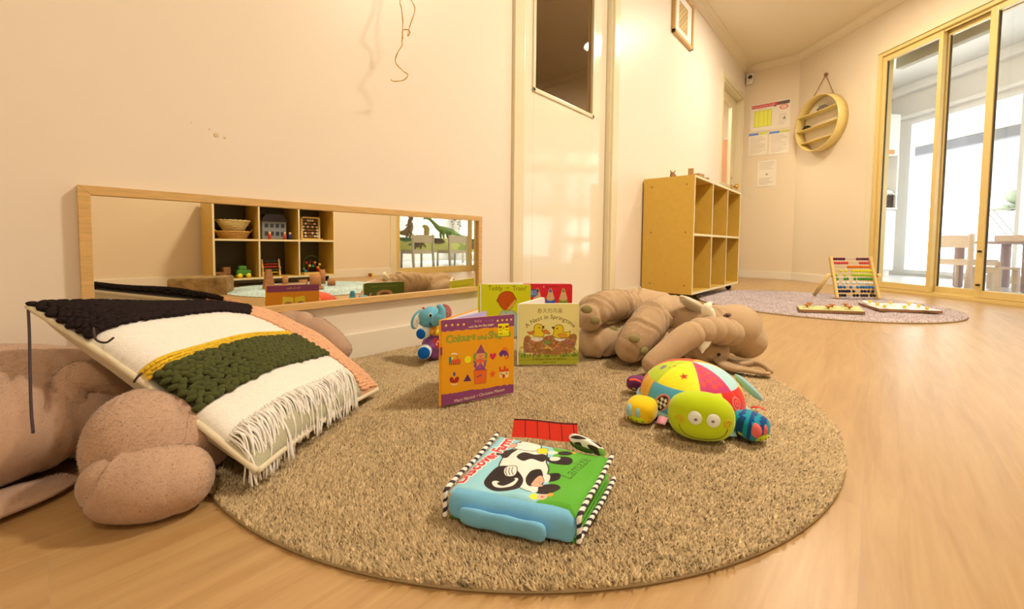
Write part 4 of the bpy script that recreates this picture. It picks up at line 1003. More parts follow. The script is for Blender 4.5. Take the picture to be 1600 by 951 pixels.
# --- red book with coloured pencils
cf = Canvas(1, 1, 180, (218, 30, 38))
def q4(x, y): return (.12 + (x - 848) / 770.0, 1 - (y - 140) / 770.0)
def Q(*pts): return [q4(*p) for p in pts]
for x, c in ((975, (120, 30, 20)), (1180, (70, 90, 140)), (1385, (130, 140, 30))):
    cf.poly(Q((x - 20, 225), (x, 208), (x + 20, 225), (x + 75, 415), (x + 75, 900), (x - 75, 900), (x - 75, 415)), (222, 164, 96)); cf.smooth(Q((x - 24, 270), (x, 215), (x + 24, 270), (x, 276)), c)
    cf.smooth(Q((x - 75, 425), (x - 40, 412), (x, 420), (x + 40, 410), (x + 75, 425), (x + 75, 905), (x - 75, 905)), c)
cf.ell(*q4(912, 292), .09, .085, (70, 90, 130))
for i, s_ in enumerate(('Lift the', 'flaps and', 'find out')): cf.text(s_, *q4(915, 272 + i * 26), .036, (220, 210, 200), bold=.01)
cf.text('First Concepts', *q4(1210, 194), .045, (110, 20, 20)); cf.ell(*q4(1072, 188), .014, .012, (240, 180, 160)); cf.speckle(.02)
cb = Canvas(1, 1, 80, (214, 60, 60)); cb.poly([(.1, .3), (.9, .3), (.9, .8), (.1, .8)], (230, 110, 100))
vbook('board_book', 'red board book with three pencil points on the cover', (1.347, 1.108), -.82, -.36, .205, .199, .0022, .006, .0165, cf, cb, (222, 50, 50), (240, 190, 160), rc=.010)

# ------------------------------------------------------------------ cloth farm book lying on the rug
cf = Canvas(1.0, 1.15, 250, (152, 192, 190))
CQ = [(130, 505), (500, 150), (1180, 305), (952, 690)]      # near-left, far-left, far-right, near-right of the cover, as drawn art
def _hom(src, dst):
    A = []; B = []
    for (x, y), (u, v) in zip(src, dst): A += [[x, y, 1, 0, 0, 0, -u * x, -u * y], [0, 0, 0, x, y, 1, -v * x, -v * y]]; B += [u, v]
    return np.append(np.linalg.solve(np.array(A, float), np.array(B, float)), 1).reshape(3, 3)
HM = _hom(CQ, [(0, 1.15), (1, 1.15), (1, 0), (0, 0)])
def q5(x, y): p = HM @ np.array((x, y, 1.0)); return (p[0] / p[2], p[1] / p[2])
def Q(*pts): return [q5(*p) for p in pts]
GRN = (98, 162, 44)
cf.smooth(Q((1250, 300), (1180, 290), (1060, 262), (900, 262), (840, 240), (850, 290), (800, 370), (790, 450), (800, 560), (690, 620), (760, 660), (980, 720)), GRN)
cf.poly(Q((1250, 290), (1050, 262), (900, 270), (860, 420), (850, 560), (700, 630), (960, 720)), GRN)
for i in range(26):
    t = i / 25; x = 1040 - t * 330; y = 262 + t * 360; cf.poly(Q((x - 10, y + 12), (x - 35, y - 6), (x + 10, y + 26)), (92, 150, 30))
BK = (52, 38, 30); WH = (244, 226, 196)
cf.outline(Q((500, 330), (560, 262), (640, 240), (760, 250), (800, 290), (790, 350), (800, 400), (760, 470), (700, 540), (620, 525), (560, 480), (480, 400)), WH, .012, BK)
cf.outline(Q((585, 235), (640, 205), (720, 208), (768, 225), (755, 260), (690, 275), (620, 262)), WH, .010, BK)
cf.smooth(Q((380, 450), (450, 385), (500, 370), (570, 385), (620, 430), (632, 470), (600, 520), (530, 535), (440, 525), (380, 490)), BK)
cf.smooth(Q((428, 462), (460, 455), (520, 480), (580, 450), (600, 460), (560, 500), (490, 505), (440, 490)), WH); cf.smooth(Q((460, 470), (520, 455), (580, 455), (560, 475), (500, 492)), BK)
cf.smooth(Q((600, 320), (650, 288), (720, 300), (770, 292), (800, 310), (770, 350), (700, 335), (640, 352)), BK)
cf.smooth(Q((650, 450), (690, 405), (750, 395), (760, 440), (720, 480), (680, 500), (655, 490)), BK); cf.smooth(Q((500, 280), (560, 255), (610, 262), (570, 290), (540, 318), (505, 315)), BK); cf.smooth(Q((440, 288), (520, 262), (540, 255), (510, 290), (450, 298)), BK)
cf.smooth(Q((770, 310), (830, 325), (900, 325), (945, 335), (952, 360), (920, 380), (850, 372), (800, 350)), BK); cf.smooth(Q((815, 325), (850, 322), (880, 335), (860, 350), (820, 345)), WH)
cf.smooth(Q((870, 290), (920, 282), (960, 296), (930, 315), (880, 312)), BK); cf.smooth(Q((808, 268), (850, 275), (870, 292), (840, 300), (805, 290)), WH)
cf.smooth(Q((770, 430), (820, 420), (868, 428), (860, 460), (800, 468)), BK); cf.smooth(Q((765, 425), (805, 430), (795, 465), (760, 470)), WH)
cf.smooth(Q((700, 540), (740, 495), (800, 485), (850, 500), (860, 530), (800, 558), (740, 558)), BK); cf.smooth(Q((670, 510), (720, 508), (715, 540), (680, 545)), WH)
cf.outline(Q((680, 490), (720, 440), (755, 430), (765, 470), (735, 470), (758, 495), (720, 500)), (232, 160, 110), .005, BK)
cf.outline(Q((512, 390), (545, 376), (595, 385), (590, 425), (555, 438), (515, 425)), WH, .008, BK)
for d in (530, 550, 570): cf.line(Q((d, 385), (d - 8, 408), (d, 428)), .007, BK, True)
cf.outline(Q((740, 258), (775, 245), (808, 252), (800, 285), (750, 288)), (230, 200, 40), .005, (160, 110, 20)); cf.outline(Q((545, 240), (580, 215), (610, 220), (600, 240)), (232, 160, 120), .005, BK); cf.line(Q((630, 215), (655, 198), (678, 203)), .012, BK, True)
cf.smooth(Q((662, 580), (690, 555), (718, 562), (715, 590), (685, 598)), (240, 210, 60)); cf.ell(*q5(745, 580), .045, .042, (240, 170, 120)); cf.ell(*q5(745, 580), .012, .012, (200, 60, 60)); cf.ell(*q5(796, 568), .03, .026, (236, 150, 50)); cf.ell(*q5(968, 290), .024, .02, (236, 150, 50))
def ctext(txt, x0, y0, x1, y1, size, col, **k):
    (a, b_), (c, d) = q5(x0, y0), q5(x1, y1); cf.text(txt, (a + c) / 2, (b_ + d) / 2, size, col, rot=math.atan2(d - b_, c - a), **k)
ctext('Discover', 272, 438, 452, 318, .155, (214, 56, 50), bold=.04, sx=.92, outline=((246, 214, 190), .012)); ctext('Farm', 492, 284, 596, 180, .155, (214, 56, 50), bold=.04, sx=.92, outline=((246, 214, 190), .012))
ctext('Lamaze', 935, 455, 1062, 345, .155, (70, 104, 30), sx=.85); ctext('discover', 960, 380, 1030, 325, .05, (90, 120, 40))
cf.speckle(.03)
NL, FLc, FRc, NR = [Vector(v) for v in ((.356, .419, .0), (.501, .461, .0), (.566, .292, .0), (.430, .264, .0))]
ZT = [.050, .062, .058, .047]
book = thing('cloth_book', 'soft blue and green cloth book with a black and white cow lying on the rug', 'book', (.46, .36, .015))
def quad(u, v, zz=None, pts=(NL, FLc, FRc, NR), puff=.006, edge=True):
    z = ZT if zz is None else zz
    u = np.asarray(u); v = np.asarray(v)   # u: near->far, v: 0 right .. 1 left
    a, b_, c, d = [np.array(p)[None] for p in pts]
    P = (1 - v)[:, None] * ((1 - u)[:, None] * d + u[:, None] * c) + v[:, None] * ((1 - u)[:, None] * a + u[:, None] * b_)
    hz = (1 - v) * ((1 - u) * z[3] + u * z[2]) + v * ((1 - u) * z[0] + u * z[1])
    e = np.minimum(np.minimum(u, 1 - u), np.minimum(v, 1 - v)) * 12; e = np.clip(e, 0, 1)
    hz = hz + puff * (1 - (1 - e) ** 2) - puff + .0018 * np.sin(u * 9 + v * 4) * e + .0012 * np.sin(v * 17 - u * 5) * e
    P = P.copy(); P[:, 2] = hz; return P
b = MB()
gu, gv = np.meshgrid(np.linspace(0, 1, 22), np.linspace(0, 1, 22)); Pb = quad(gu.ravel(), gv.ravel()); Pb[:, 2] -= .008 
ii = np.arange(22 * 22).reshape(22, 22); b.add(Pb, np.stack([ii[:-1, :-1], ii[1:, :-1], ii[1:, 1:], ii[:-1, 1:]], -1).reshape(-1, 4), None, True)
cf.sheet('front_cover', lambda u, v: quad(u, v), book, .8, .15, bump=(900, .35, .001), sheen=.3, mname='cloth_print', extra=[(b, (140, 184, 184))])
m_blue = mat('cloth_blue', alb((122, 172, 176)), .85, .1, bump=(700, .4, .001), sheen=.3, noise=(20, .08)); m_grn = mat('cloth_green', alb((94, 150, 42)), .85, .1, bump=(700, .4, .001), sheen=.3)
# lower leaves of the book (green), wedge opening on the right side
for k, (za, zb, m_) in enumerate(((.030, .036, m_grn), (.014, .020, m_grn))):
    b = MB(); P1 = quad(gu.ravel(), gv.ravel(), [za, za + .006, za + .003, za], puff=.005); P2 = P1.copy(); P2[:, 2] -= .009
    b.add(P1, np.stack([ii[:-1, :-1], ii[:-1, 1:], ii[1:, 1:], ii[1:, :-1]], -1).reshape(-1, 4), m_, True); b.add(P2, np.stack([ii[:-1, :-1], ii[1:, :-1], ii[1:, 1:], ii[:-1, 1:]], -1).reshape(-1, 4), m_, True)
    b.build('cloth_page', m_, book, True)
# spine side: padded blue roll and the folded strap in front
b = MB(); pts = [NL * (1 - t) + NR * t for t in np.linspace(-.0, 1.0, 9)]; out = Vector((NL.y - NR.y, -(NL.x - NR.x), 0)).normalized()
if out.dot(Vector((-.46, -.36, 0))) < 0: out = -out
vs = []; prof = [(-.006, .050), (.002, .0495), (.008, .044), (.011, .034), (.010, .024), (.011, .017), (.005, .0135), (-.01, .0135)]
for i, p in enumerate(pts):
    for k, (o_, z_) in enumerate(prof): vs.append(p + out * (o_ + .0028 * math.sin(i * 1.9 + k * .8)) + Vector((0, 0, z_ - .0004 * i + .001 * math.sin(i * 2.1))))
n = len(prof); b.add(vs, [(i * n + k, i * n + k + 1, (i + 1) * n + k + 1, (i + 1) * n + k) for i in range(len(pts) - 1) for k in range(n - 1)] + [tuple(range(n)), tuple(range((len(pts) - 1) * n, len(pts) * n))], m_blue, True)
b.build('spine', m_blue, book, True, subsurf=1)
b = MB(); vs = []; prof = [(.010, .036), (.014, .040), (.019, .037), (.019, .026), (.017, .016), (.012, .0138), (.009, .018), (.010, .030)]
for i, t in enumerate(np.linspace(.12, .80, 10)):
    p = NL * (1 - t) + NR * t
    for k, (o_, z_) in enumerate(prof): vs.append(p + out * (o_ + .006 * t + .0022 * math.sin(i * 2.1 + k * .9)) + Vector((0, 0, z_ - .0 * i)))
n = len(prof); b.add(vs, [(i * n + k, i * n + (k + 1) % n, (i + 1) * n + (k + 1) % n, (i + 1) * n + k) for i in range(9) for k in range(n)] + [tuple(range(n)), tuple(range(9 * n, 10 * n))], m_blue, True)
b.build('fold_strap', m_blue, book, True, subsurf=1)
# piping in black and white twist
m_pw, m_pb = mat('piping_white', alb((240, 218, 186)), .8), mat('piping_black', alb((56, 44, 44)), .8)
def piping(pts, r=.0033):
    P = catmull(pts, 10); seg = np.r_[0, np.cumsum(np.linalg.norm(np.diff(P, axis=0), axis=1))]; L = seg[-1]; n_ = int(L / .0007); Q_ = np.stack([np.interp(np.linspace(0, L, n_), seg, P[:, k]) for k in range(3)], 1)
    b = MB(); b.tube(Q_, r, None, seg=10); 
    s0, s1 = b.mslot(m_pw), b.mslot(m_pb)
    for fi, f in enumerate(b.f[:(n_ - 1) * 10]):
        i, k = divmod(fi, 10); b.mi[fi] = s1 if ((i * .0007 / .0125 + k / 10.0) % 1.0) < .45 else s0
    b.build('piping', None, book, True)
def E(a, c, zz, o=0): return [tuple(Vector(a) * (1 - t) + Vector(c) * t + Vector((0, 0, zz[0] * (1 - t) + zz[1] * t + .0015 * math.sin(t * 8)))) for t in np.linspace(0, 1, 5)]
dl_ = (NL - NR).normalized() * .003
piping([tuple(NL + dl_ + Vector((-.006, -.004, .016))), tuple(NL + dl_ + Vector((-.003, -.001, .034)))] + E(NL + dl_, FLc + dl_, (.048, .060)))
piping([tuple(NR - dl_ + out * .008 + Vector((0, 0, .016))), tuple(NR - dl_ + out * .004 + Vector((0, 0, .032)))] + E(NR - dl_, FRc - dl_, (.046, .057)))
piping([tuple(NR - dl_ * 1.6 + out * .002 + Vector((0, 0, .016)))] + E(NR - dl_ * 1.5, FRc - dl_ * 2.2, (.018, .022)))
# red barn page standing at the far side, and the printed ear flap at the corner
cv = Canvas(1.0, .45, 120, (206, 44, 22)); cv.poly([(0, .41), (1, .41), (1, .45), (0, .45)], (70, 30, 24))
for i in range(1, 6): cv.line([(i / 5.3 + .02, .02), (i / 5.3 - .01, .44)], .012, (60, 20, 16))
b0, b1 = Vector((.508, .440, .060)), Vector((.566, .350, .060)); upv = Vector((.022, .014, .020))
cv.sheet('barn_flap', lambda u, v: np.array(b0)[None] + u[:, None] * np.array(b1 - b0)[None] + v[:, None] * np.array(upv)[None] + (np.sin(u * 6) * .001)[:, None] * np.array([[0, 0, 1.0]]), book, .75, .2, True, 'red barn roof flap')
cv = Canvas(1, .6, 130, (240, 220, 180))
for p in (((.05, .3), (.3, .5), (.5, .45), (.3, .3)), ((.5, .2), (.8, .3), (.95, .15), (.7, .05)), ((.1, .1), (.3, .2), (.35, .05)), ((.6, .5), (.9, .55), (.85, .4))): cv.smooth(p, (60, 46, 30))
cv.smooth(((.8, .3), (1.0, .4), (1.0, .0), (.85, .1)), (110, 150, 50)); cv.smooth(((.0, .0), (.1, .15), (.2, 0)), (220, 180, 50))
c0 = Vector((.553, .358, .070)); c1 = Vector((.560, .296, .062)); cu = Vector((.010, .008, .016))
cv.sheet('ear_flap', lambda u, v: np.array(c0)[None] + u[:, None] * np.array(c1 - c0)[None] + ((v - .5) * 1.1)[:, None] * np.array(cu)[None] + (np.sin(v * PI) * np.sin(u * PI) * .012)[:, None] * np.array([[-.5, -.3, .7]]), book, .75, .2, True, 'black and white spotted flap', skip=lambda u, v: ((u - .5) / .5) ** 2 + ((v - .5) / .5) ** 2 > 1.0,
         extra=[(MB().ball((c0 + c1) / 2 + Vector((.003, .002, -.004)), (.012, .030, .008), None, 16, 8, Matrix.Rotation(.1, 3, 'Z')), (70, 90, 30))])

book.location.z += .003
# ------------------------------------------------------------------ soft toys and the cushion
def fur(name, rgb, k=1.0, b=(420, .55, .0012), n=(9, .07)):
    return mat(name, alb(rgb, k), .95, .12, noise=n, bump=b, sheen=.35)
m_ele = fur('plush_beige', (208, 160, 104), .86); m_ele2 = fur('plush_pale', (232, 198, 146), .95); m_pink = fur('plush_pink_beige', (210, 158, 112), .82)
m_pad = mat('toe_olive', alb((140, 116, 60)), .8, .2, bump=(200, .3, .001)); m_tusk = mat('tusk_felt', alb((244, 220, 160)), .8, .2, bump=(200, .2, .001))
m_black = mat('bead_black', (.01, .01, .01), .1, .6)
m_thread = mat('brown_thread', alb((120, 78, 40)), .8)
def P3(p): return Vector(p)

# large beige elephant lying on its side across the far part of the rug
t = thing('plush_elephant', 'large beige plush elephant lying on its side behind the books, trunk towards the camera', 'soft toy', (1.30, .50, .014))
def limb(name, PR, m=m_ele, ell=None, upv=None, noise=.004, ns=30, seed=1, seg=44, parent=None, n=14, label=None, crease=0, fz=0):
    mb = plush(PR[0], PR[1], n=n, seg=seg, ell=ell, upv=upv, noise=noise, nscale=ns, seed=seed, crease=crease)
    V = mb.v; mb.v = [(x, y, max(z, .0165 + .001 * math.sin(x * 90) * math.sin(y * 80))) for x, y, z in V]
    o = mb.build(name, m, parent if parent is not None else t, True, label)
    return fuzz(o, fz, seed=seed) if fz else o
FZ = 260000
limb('body', ([(1.4205, 0.8207, 0.1343), (1.4446, 0.7610, 0.1111), (1.4750, 0.6951, 0.1046), (1.4983, 0.6229, 0.1079), (1.4962, 0.5495, 0.1124), (1.4882, 0.4975, 0.1102)], [0.0571, 0.0887, 0.1088, 0.1067, 0.0907, 0.0735]), seed=3, noise=.006, ns=22, crease=9, fz=FZ)
limb('neck', ([(1.4303, 0.5352, 0.1326), (1.4271, 0.4772, 0.1236), (1.4429, 0.4280, 0.1162), (1.4733, 0.3929, 0.1120)], [0.0580, 0.0611, 0.0649, 0.0649]), seed=9, noise=.005, crease=8, fz=FZ)
limb('leg', ([(1.4017, 0.6616, 0.1638), (1.3170, 0.6679, 0.1721), (1.2435, 0.6762, 0.1742), (1.1863, 0.6799, 0.1595), (1.1578, 0.6808, 0.1425)], [0.0479, 0.0508, 0.0523, 0.0476, 0.0393]), seed=4, crease=8, fz=FZ)
limb('leg', ([(1.3580, 0.6597, 0.0767), (1.2859, 0.6650, 0.0605), (1.2236, 0.6758, 0.0631), (1.1832, 0.6916, 0.0642)], [0.0420, 0.0467, 0.0528, 0.0475]), seed=5, crease=5, fz=FZ)
fl = limb('leg', ([(1.4312, 0.5364, 0.1640), (1.3465, 0.5411, 0.1495), (1.2649, 0.5411, 0.1194), (1.2072, 0.5444, 0.0927), (1.1843, 0.5536, 0.0692)], [0.0459, 0.0547, 0.0554, 0.0524, 0.0478]), seed=6, crease=6, fz=FZ)
limb('leg', ([(1.4072, 0.4967, 0.0787), (1.3425, 0.5093, 0.0687), (1.2918, 0.5210, 0.0575)], [0.0376, 0.0388, 0.0357]), seed=7, crease=4, fz=FZ)
head = limb('head', ([(1.5166, 0.4050, 0.1233), (1.5194, 0.3703, 0.1108), (1.5215, 0.3363, 0.0942), (1.5308, 0.3085, 0.0690)], [0.0572, 0.0809, 0.0871, 0.0598]), seed=8, noise=.004, ns=20, fz=FZ)
limb('jaw', ([(1.3498, 0.4228, 0.0415), (1.3730, 0.3964, 0.0462), (1.4206, 0.3724, 0.0459)], [0.0308, 0.0418, 0.0402]), seed=13, crease=3, fz=FZ)
# ribbed trunk
pts, rad = ([(1.4260, 0.3250, 0.1085), (1.3723, 0.3419, 0.1230), (1.3154, 0.3622, 0.1328), (1.2593, 0.3807, 0.1304), (1.2116, 0.4037, 0.1142), (1.1668, 0.4301, 0.0836), (1.1342, 0.4504, 0.0585), (1.1200, 0.4583, 0.0480)], [0.0415, 0.0427, 0.0404, 0.0374, 0.0360, 0.0331, 0.0305, 0.0273])
mb = MB(); Pp = catmull(pts, 16); Rr = catmull([[r] for r in rad], 16)[:, 0]; n = len(Pp)
for i in range(n):
    s_ = i / n
    if s_ < .5: Rr[i] *= 1.03 - .20 * (1 - abs(math.sin(s_ * 2 * PI * 4.5)) ** .55)
tipd = (Pp[-1] - Pp[-2]) / np.linalg.norm(Pp[-1] - Pp[-2])
Pt = [Pp[-1] + tipd * Rr[-1] * q * .8 for q in (.3, .6, .8, .93, .995)]; Rt = [Rr[-1] * math.sqrt(1 - q * q) for q in (.3, .6, .8, .93, .995)]
mb.tube(list(Pp) + Pt, list(Rr) + Rt, None, seg=34); V = np.array(mb.v); V += wob(V, 26, 2) * .002; V[:, 2] = np.maximum(V[:, 2], .0165); mb.v = [tuple(v) for v in V]
fuzz(mb.build('trunk', m_ele, t, True), FZ, seed=2)
limb('tusk', ([(1.3351, 0.3729, 0.1711), (1.3218, 0.3745, 0.1937), (1.3289, 0.3675, 0.2084)], [0.0195, 0.0160, 0.0059]), m_tusk, noise=.0, seg=20, label='upright cream tusk')
limb('tusk', ([(1.2733, 0.3629, 0.1062), (1.2517, 0.3638, 0.0935), (1.2452, 0.3625, 0.0767)], [0.0163, 0.0136, 0.0032]), m_tusk, noise=.0, seg=20)
limb('ear', ([(1.4265, 0.4202, 0.1680), (1.3986, 0.4383, 0.1874), (1.3710, 0.4561, 0.2052), (1.3639, 0.4649, 0.2141)], [0.0210, 0.0281, 0.0261, 0.0153]), m_ele2, ell=[.7, .6, .5, .4], noise=.003, seed=11, fz=FZ)
limb('ear', ([(1.3664, 0.3574, 0.0327), (1.3260, 0.3121, 0.0289), (1.3332, 0.2733, 0.0278), (1.3393, 0.2355, 0.0254), (1.3447, 0.2141, 0.0247)], [0.0146, 0.0221, 0.0177, 0.0143, 0.0110]), m_ele, ell=.45, upv=(0, 0, 1), noise=.003, seed=12, fz=FZ)
limb('ear_fold', ([(1.3725, 0.2891, 0.0276), (1.3860, 0.2589, 0.0358), (1.3705, 0.2311, 0.0376), (1.3602, 0.2117, 0.0277)], [0.0092, 0.0083, 0.0081, 0.0079]), m_ele, noise=.002, seed=14, fz=FZ)
def disc_on(name, c, towards, r, m, parent, thick=.003, sq=1.0, seg=20, rot=0):
    c = Vector(c); nrm = (Vector(towards)).normalized(); q = nrm.to_track_quat('Z', 'Y').to_matrix() @ Matrix.Rotation(rot, 3, 'Z')
    b = MB(); b.ball(c, (r, r * sq, thick), m, seg, 8, q); return b.build(name, m, parent, True)
CAMD = Vector((-.8, -.55, .25))
for nm, (pp, d_) in (('toenail', ((1.0948, 0.6526, 0.1851), (-.75, -.6, .3))), ('toenail', ((1.1220, 0.6387, 0.1495), (-.55, -.85, .1))), ('toenail', ((1.1239, 0.5119, 0.1129), (-.6, -.75, .35))), ('toenail', ((1.1704, 0.5010, 0.0695), (-.2, -1, .1))), ('toenail', ((1.2422, 0.6422, 0.1039), (-.4, -.8, .4)))):
    disc_on(nm, pp, d_, .0175, m_pad, t, .006, .72)
e1 = disc_on('eye', (1.4132, 0.3408, 0.1653), (-.6, -.45, .65), .0135, m_thread, head, .004, .55, rot=.3); disc_on('pupil', (1.4089, 0.3397, 0.1660), (-.6, -.45, .65), .0055, m_black, head, .0035, .9)
disc_on('eye', (1.3537, 0.3459, 0.0521), (-.8, -.6, .1), .006, m_black, head, .005, .8)

# smaller things between: pinkish plush under the cushion
t = thing('plush_elephant', 'big pinkish-beige plush slumped on the floor under the patterned cushion', 'soft toy', (.05, .95, 0))
def limb0(name, PR, m=m_pink, ell=None, upv=None, noise=.006, ns=22, seed=1, seg=48, n=14, label=None, zf=.001, crease=0, cd=.009):
    mb = plush(PR[0], PR[1], n=n, seg=seg, ell=ell, upv=upv, noise=noise, nscale=ns, seed=seed, crease=crease, cdepth=cd)
    mb.v = [(x, min(y, W - .014), max(z, .0165 if math.hypot(x - .883, y - .746) < .725 else zf)) for x, y, z in mb.v]
    return fuzz(mb.build(name, m, t, True, label), 200000, .0032, seed=seed)
limb0('body', ([(-.40, 1.02, .09), (-.22, 1.07, .10), (-.06, 1.10, .095), (.10, 1.12, .08), (.24, 1.12, .07)], [.10, .150, .150, .12, .10]), ell=.72, upv=(0, 0, 1), noise=.010, ns=14, seed=21, crease=10)
limb0('belly', ([(-.26, 1.00, .085), (-.10, 1.0, .09), (.03, 1.02, .08)], [.10, .115, .085]), ell=.80, upv=(0, 0, 1), noise=.008, ns=18, seed=31, crease=12)
limb0('leg', ([(0.2374, 0.9814, 0.0220), (0.1839, 0.8920, 0.0450), (0.1292, 0.8268, 0.0649), (0.0991, 0.8091, 0.0814)], [0.0619, 0.0682, 0.0744, 0.0742]), noise=.006, seed=22, crease=5, cd=.006)
limb0('foot', ([(0.1255, 0.7304, 0.0439), (0.1028, 0.7414, 0.0457), (0.0795, 0.7683, 0.0489), (0.0708, 0.7786, 0.0542)], [0.0453, 0.0508, 0.0534, 0.0463]), noise=.004, seed=24, crease=2, cd=.004)
limb0('arm', ([(0.0948, 0.9991, 0.1118), (0.0586, 0.9824, 0.1494), (0.0340, 0.9799, 0.1453), (0.0298, 0.9673, 0.1158), (0.0432, 0.9651, 0.0881)], [0.0273, 0.0279, 0.0271, 0.0247, 0.0230]), noise=.005, seed=23, crease=3, cd=.004)
limb0('ear', ([(-.30, .87, .012), (-.16, .882, .014), (-.03, .912, .013), (.02, .935, .012)], [.05, .055, .045, .03]), ell=.22, upv=(0, 0, 1), noise=.003, seed=25)
limb0('trunk', ([(0.4542, 1.2587, 0.1320), (0.5059, 1.2141, 0.1251), (0.5414, 1.1643, 0.1049), (0.5572, 1.1212, 0.0765)], [0.0543, 0.0512, 0.0400, 0.0305]), noise=.003, seed=26, zf=.015, crease=3, cd=.004)
limb0('head', ([(.28, 1.13, .08), (.36, 1.12, .065), (.44, 1.10, .05)], [.08, .075, .05]), noise=.005, seed=27, zf=.015)

# patterned cushion : four corners, a plump front and back
CA, CB_, CC_, CD = [np.array(v) for v in ((-0.0086, 1.0001, 0.2758), (0.3723, 1.1903, 0.2038), (0.5307, 0.8860, -0.0135), (0.2075, 0.6772, 0.0409))]
CC_[2] = max(CC_[2], .03)
t = thing('patterned_cushion', 'square cushion with dark knotted, cream, yellow, green and peach bands and a white fringe', 'cushion', tuple((CA + CB_ + CC_ + CD) / 4))
nC = np.cross(CB_ - CA, CD - CA); nC = nC / np.linalg.norm(nC); nC = nC if nC[2] > 0 else -nC
def cush(u, v, side=1, extra=0.0):
    """u: along the dark back edge, v: from the dark edge to the fringe"""
    u = np.asarray(u, float); v = np.asarray(v, float)
    a = 1 - (2 * u - 1) ** 2; c = 1 - (2 * v - 1) ** 2
    uu = u + (.5 - u) * .05 * c * (1 - a) ; vv = v + (.5 - v) * .05 * a * (1 - c)
    uu = uu + .07 * c * np.clip(2 * u - 1, 0, 1) ** 2
    P = (1 - vv)[:, None] * ((1 - uu)[:, None] * CA + uu[:, None] * CB_) + vv[:, None] * ((1 - uu)[:, None] * CD + uu[:, None] * CC_)
    h = (np.clip(a, 0, 1) * np.clip(c, 0, 1)) ** (.42 if side > 0 else .30) * (.060 if side > 0 else .046)
    h = h + (.0025 * np.sin(u * 13 + v * 5) + .002 * np.sin(v * 16 - u * 7)) * np.clip(a * c * 4, 0, 1)
    P = P + side * (h + extra)[:, None] * nC if np.ndim(extra) else P + side * (h + extra)[:, None] * nC
    P[:, 2] = np.maximum(P[:, 2], .0155); P[:, 1] = np.minimum(P[:, 1], W - .02)
    return P
def UB(v): return .62 + .19 * v
UP_ = .74     # the peach strip starts here
cv = Canvas(1, 1, 210, (240, 218, 176))
cv.poly([(0, 0), (.9, 0), (.80, .24), (0, .24)], (40, 30, 24)); cv.poly([(0, .45), (UB(.45), .45), (UB(.505), .505), (0, .505)], (222, 168, 36)); cv.poly([(0, .50), (UB(.5), .50), (UB(.71), .71), (0, .71)], (56, 52, 22))
cv.poly([(0, .86), (1, .86), (1, 1), (0, 1)], (178, 158, 112)); cv.poly([(.80, 0), (1, 0), (1, 1), (UB(1), 1), (UB(.24), .24)], (222, 158, 104))
g = np.random.default_rng(8)
xx, yy = np.meshgrid(np.arange(cv.W), np.arange(cv.Hh)); cv.a *= (1 + .05 * np.sin(xx * 2.1) * np.sin(yy * 2.1) + g.normal(size=xx.shape) * .035)[..., None]
cv.a[int(.86 * 210):, :int(UP_ * 210)] *= (1 + .16 * ((xx + yy) % 3 - 1))[int(.86 * 210):, :int(UP_ * 210), None]
cv.sheet('front_panel', lambda u, v: cush(u, v), t, .95, .08, bump=(500, .6, .0015), sheen=.25, mname='cushion_weave')
m_lin = fur('cushion_linen', (228, 196, 142), .95, b=(600, .4, .001))
b = MB(); gu, gv = np.meshgrid(np.linspace(0, 1, 40), np.linspace(0, 1, 40)); ii = np.arange(1600).reshape(40, 40)
b.add(cush(gu.ravel(), gv.ravel(), -1), np.stack([ii[:-1, :-1], ii[1:, :-1], ii[1:, 1:], ii[:-1, 1:]], -1).reshape(-1, 4), m_lin, True); b.build('back_panel', m_lin, t, True)
b = MB(); L_ = np.linspace(0, 1, 40); Z0, O1 = np.zeros(40), np.ones(40)
for us, vs_ in ((L_, Z0), (O1, L_), (L_[::-1], O1), (Z0, L_[::-1])):
    Pq = cush(us, vs_); b.tube(Pq, .0050, m_lin, 10)
b.build('edge_seam', m_lin, t, True)
def knots(name, m, u0, u1, v0, v1, nu, nv, r, up_=.004, jit=.2, tall=1.0, ang=0.5):
    b = MB(); g = np.random.default_rng(nu)
    for j in range(nv):
        for i in range(nu):
            a0, a1 = (u0(v_) if callable(u0) else u0 for v_ in [v0 + (v1 - v0) * (j + .5) / nv]).__next__(), (u1(v0 + (v1 - v0) * (j + .5) / nv) if callable(u1) else u1); u = a0 + (a1 - a0) * (i + .5 + (j % 2) * .5 - .25 + g.uniform(-jit, jit)) / nu; v = v0 + (v1 - v0) * (j + .5 + g.uniform(-jit, jit)) / nv
            u = min(max(u, .005), .995); v = min(max(v, .005), .995)
            p, pu, pv = cush([u, min(u + .02, 1), u], [v, v, min(v + .02, 1)]); X = Vector(pu - p).normalized(); Zc = Vector(nC); Y = Zc.cross(X).normalized(); Zc = X.cross(Y)
            R = Matrix((X, Y, Zc)).transposed() @ Matrix.Rotation(ang * (1 if (i + j) % 2 else -1) + g.uniform(-.3, .3), 3, 'Z')
            b.ball(Vector(p) + Zc * up_, (r * 1.45 * g.uniform(.85, 1.15), r * g.uniform(.8, 1.1), r * .8 * tall), None, 8, 6, R)
    b.build(name, m, t, True)
def yarn(name, rgb, k=1.0): return mat(name, alb(rgb, k), .95, .05, noise=(120, .22), bump=(260, .9, .002, (1, 1, 1)), sheen=.2)
knots('dark_band', mat('yarn_dark', alb((44, 32, 25)), .95, .03, noise=(120, .25), bump=(260, .9, .002)), 0.0, lambda v: .90 - 1.0 * v, .003, .245, 44, 13, .0058)
knots('green_band', yarn('yarn_green', (78, 74, 32)), 0.01, UB, .505, .71, 27, 11, .0062)
knots('peach_band', yarn('yarn_peach', (228, 160, 104)), lambda v: max(UB(v), .90 - 1.0 * v), .998, .0, .985, 19, 58, .0044, .0015, .25)
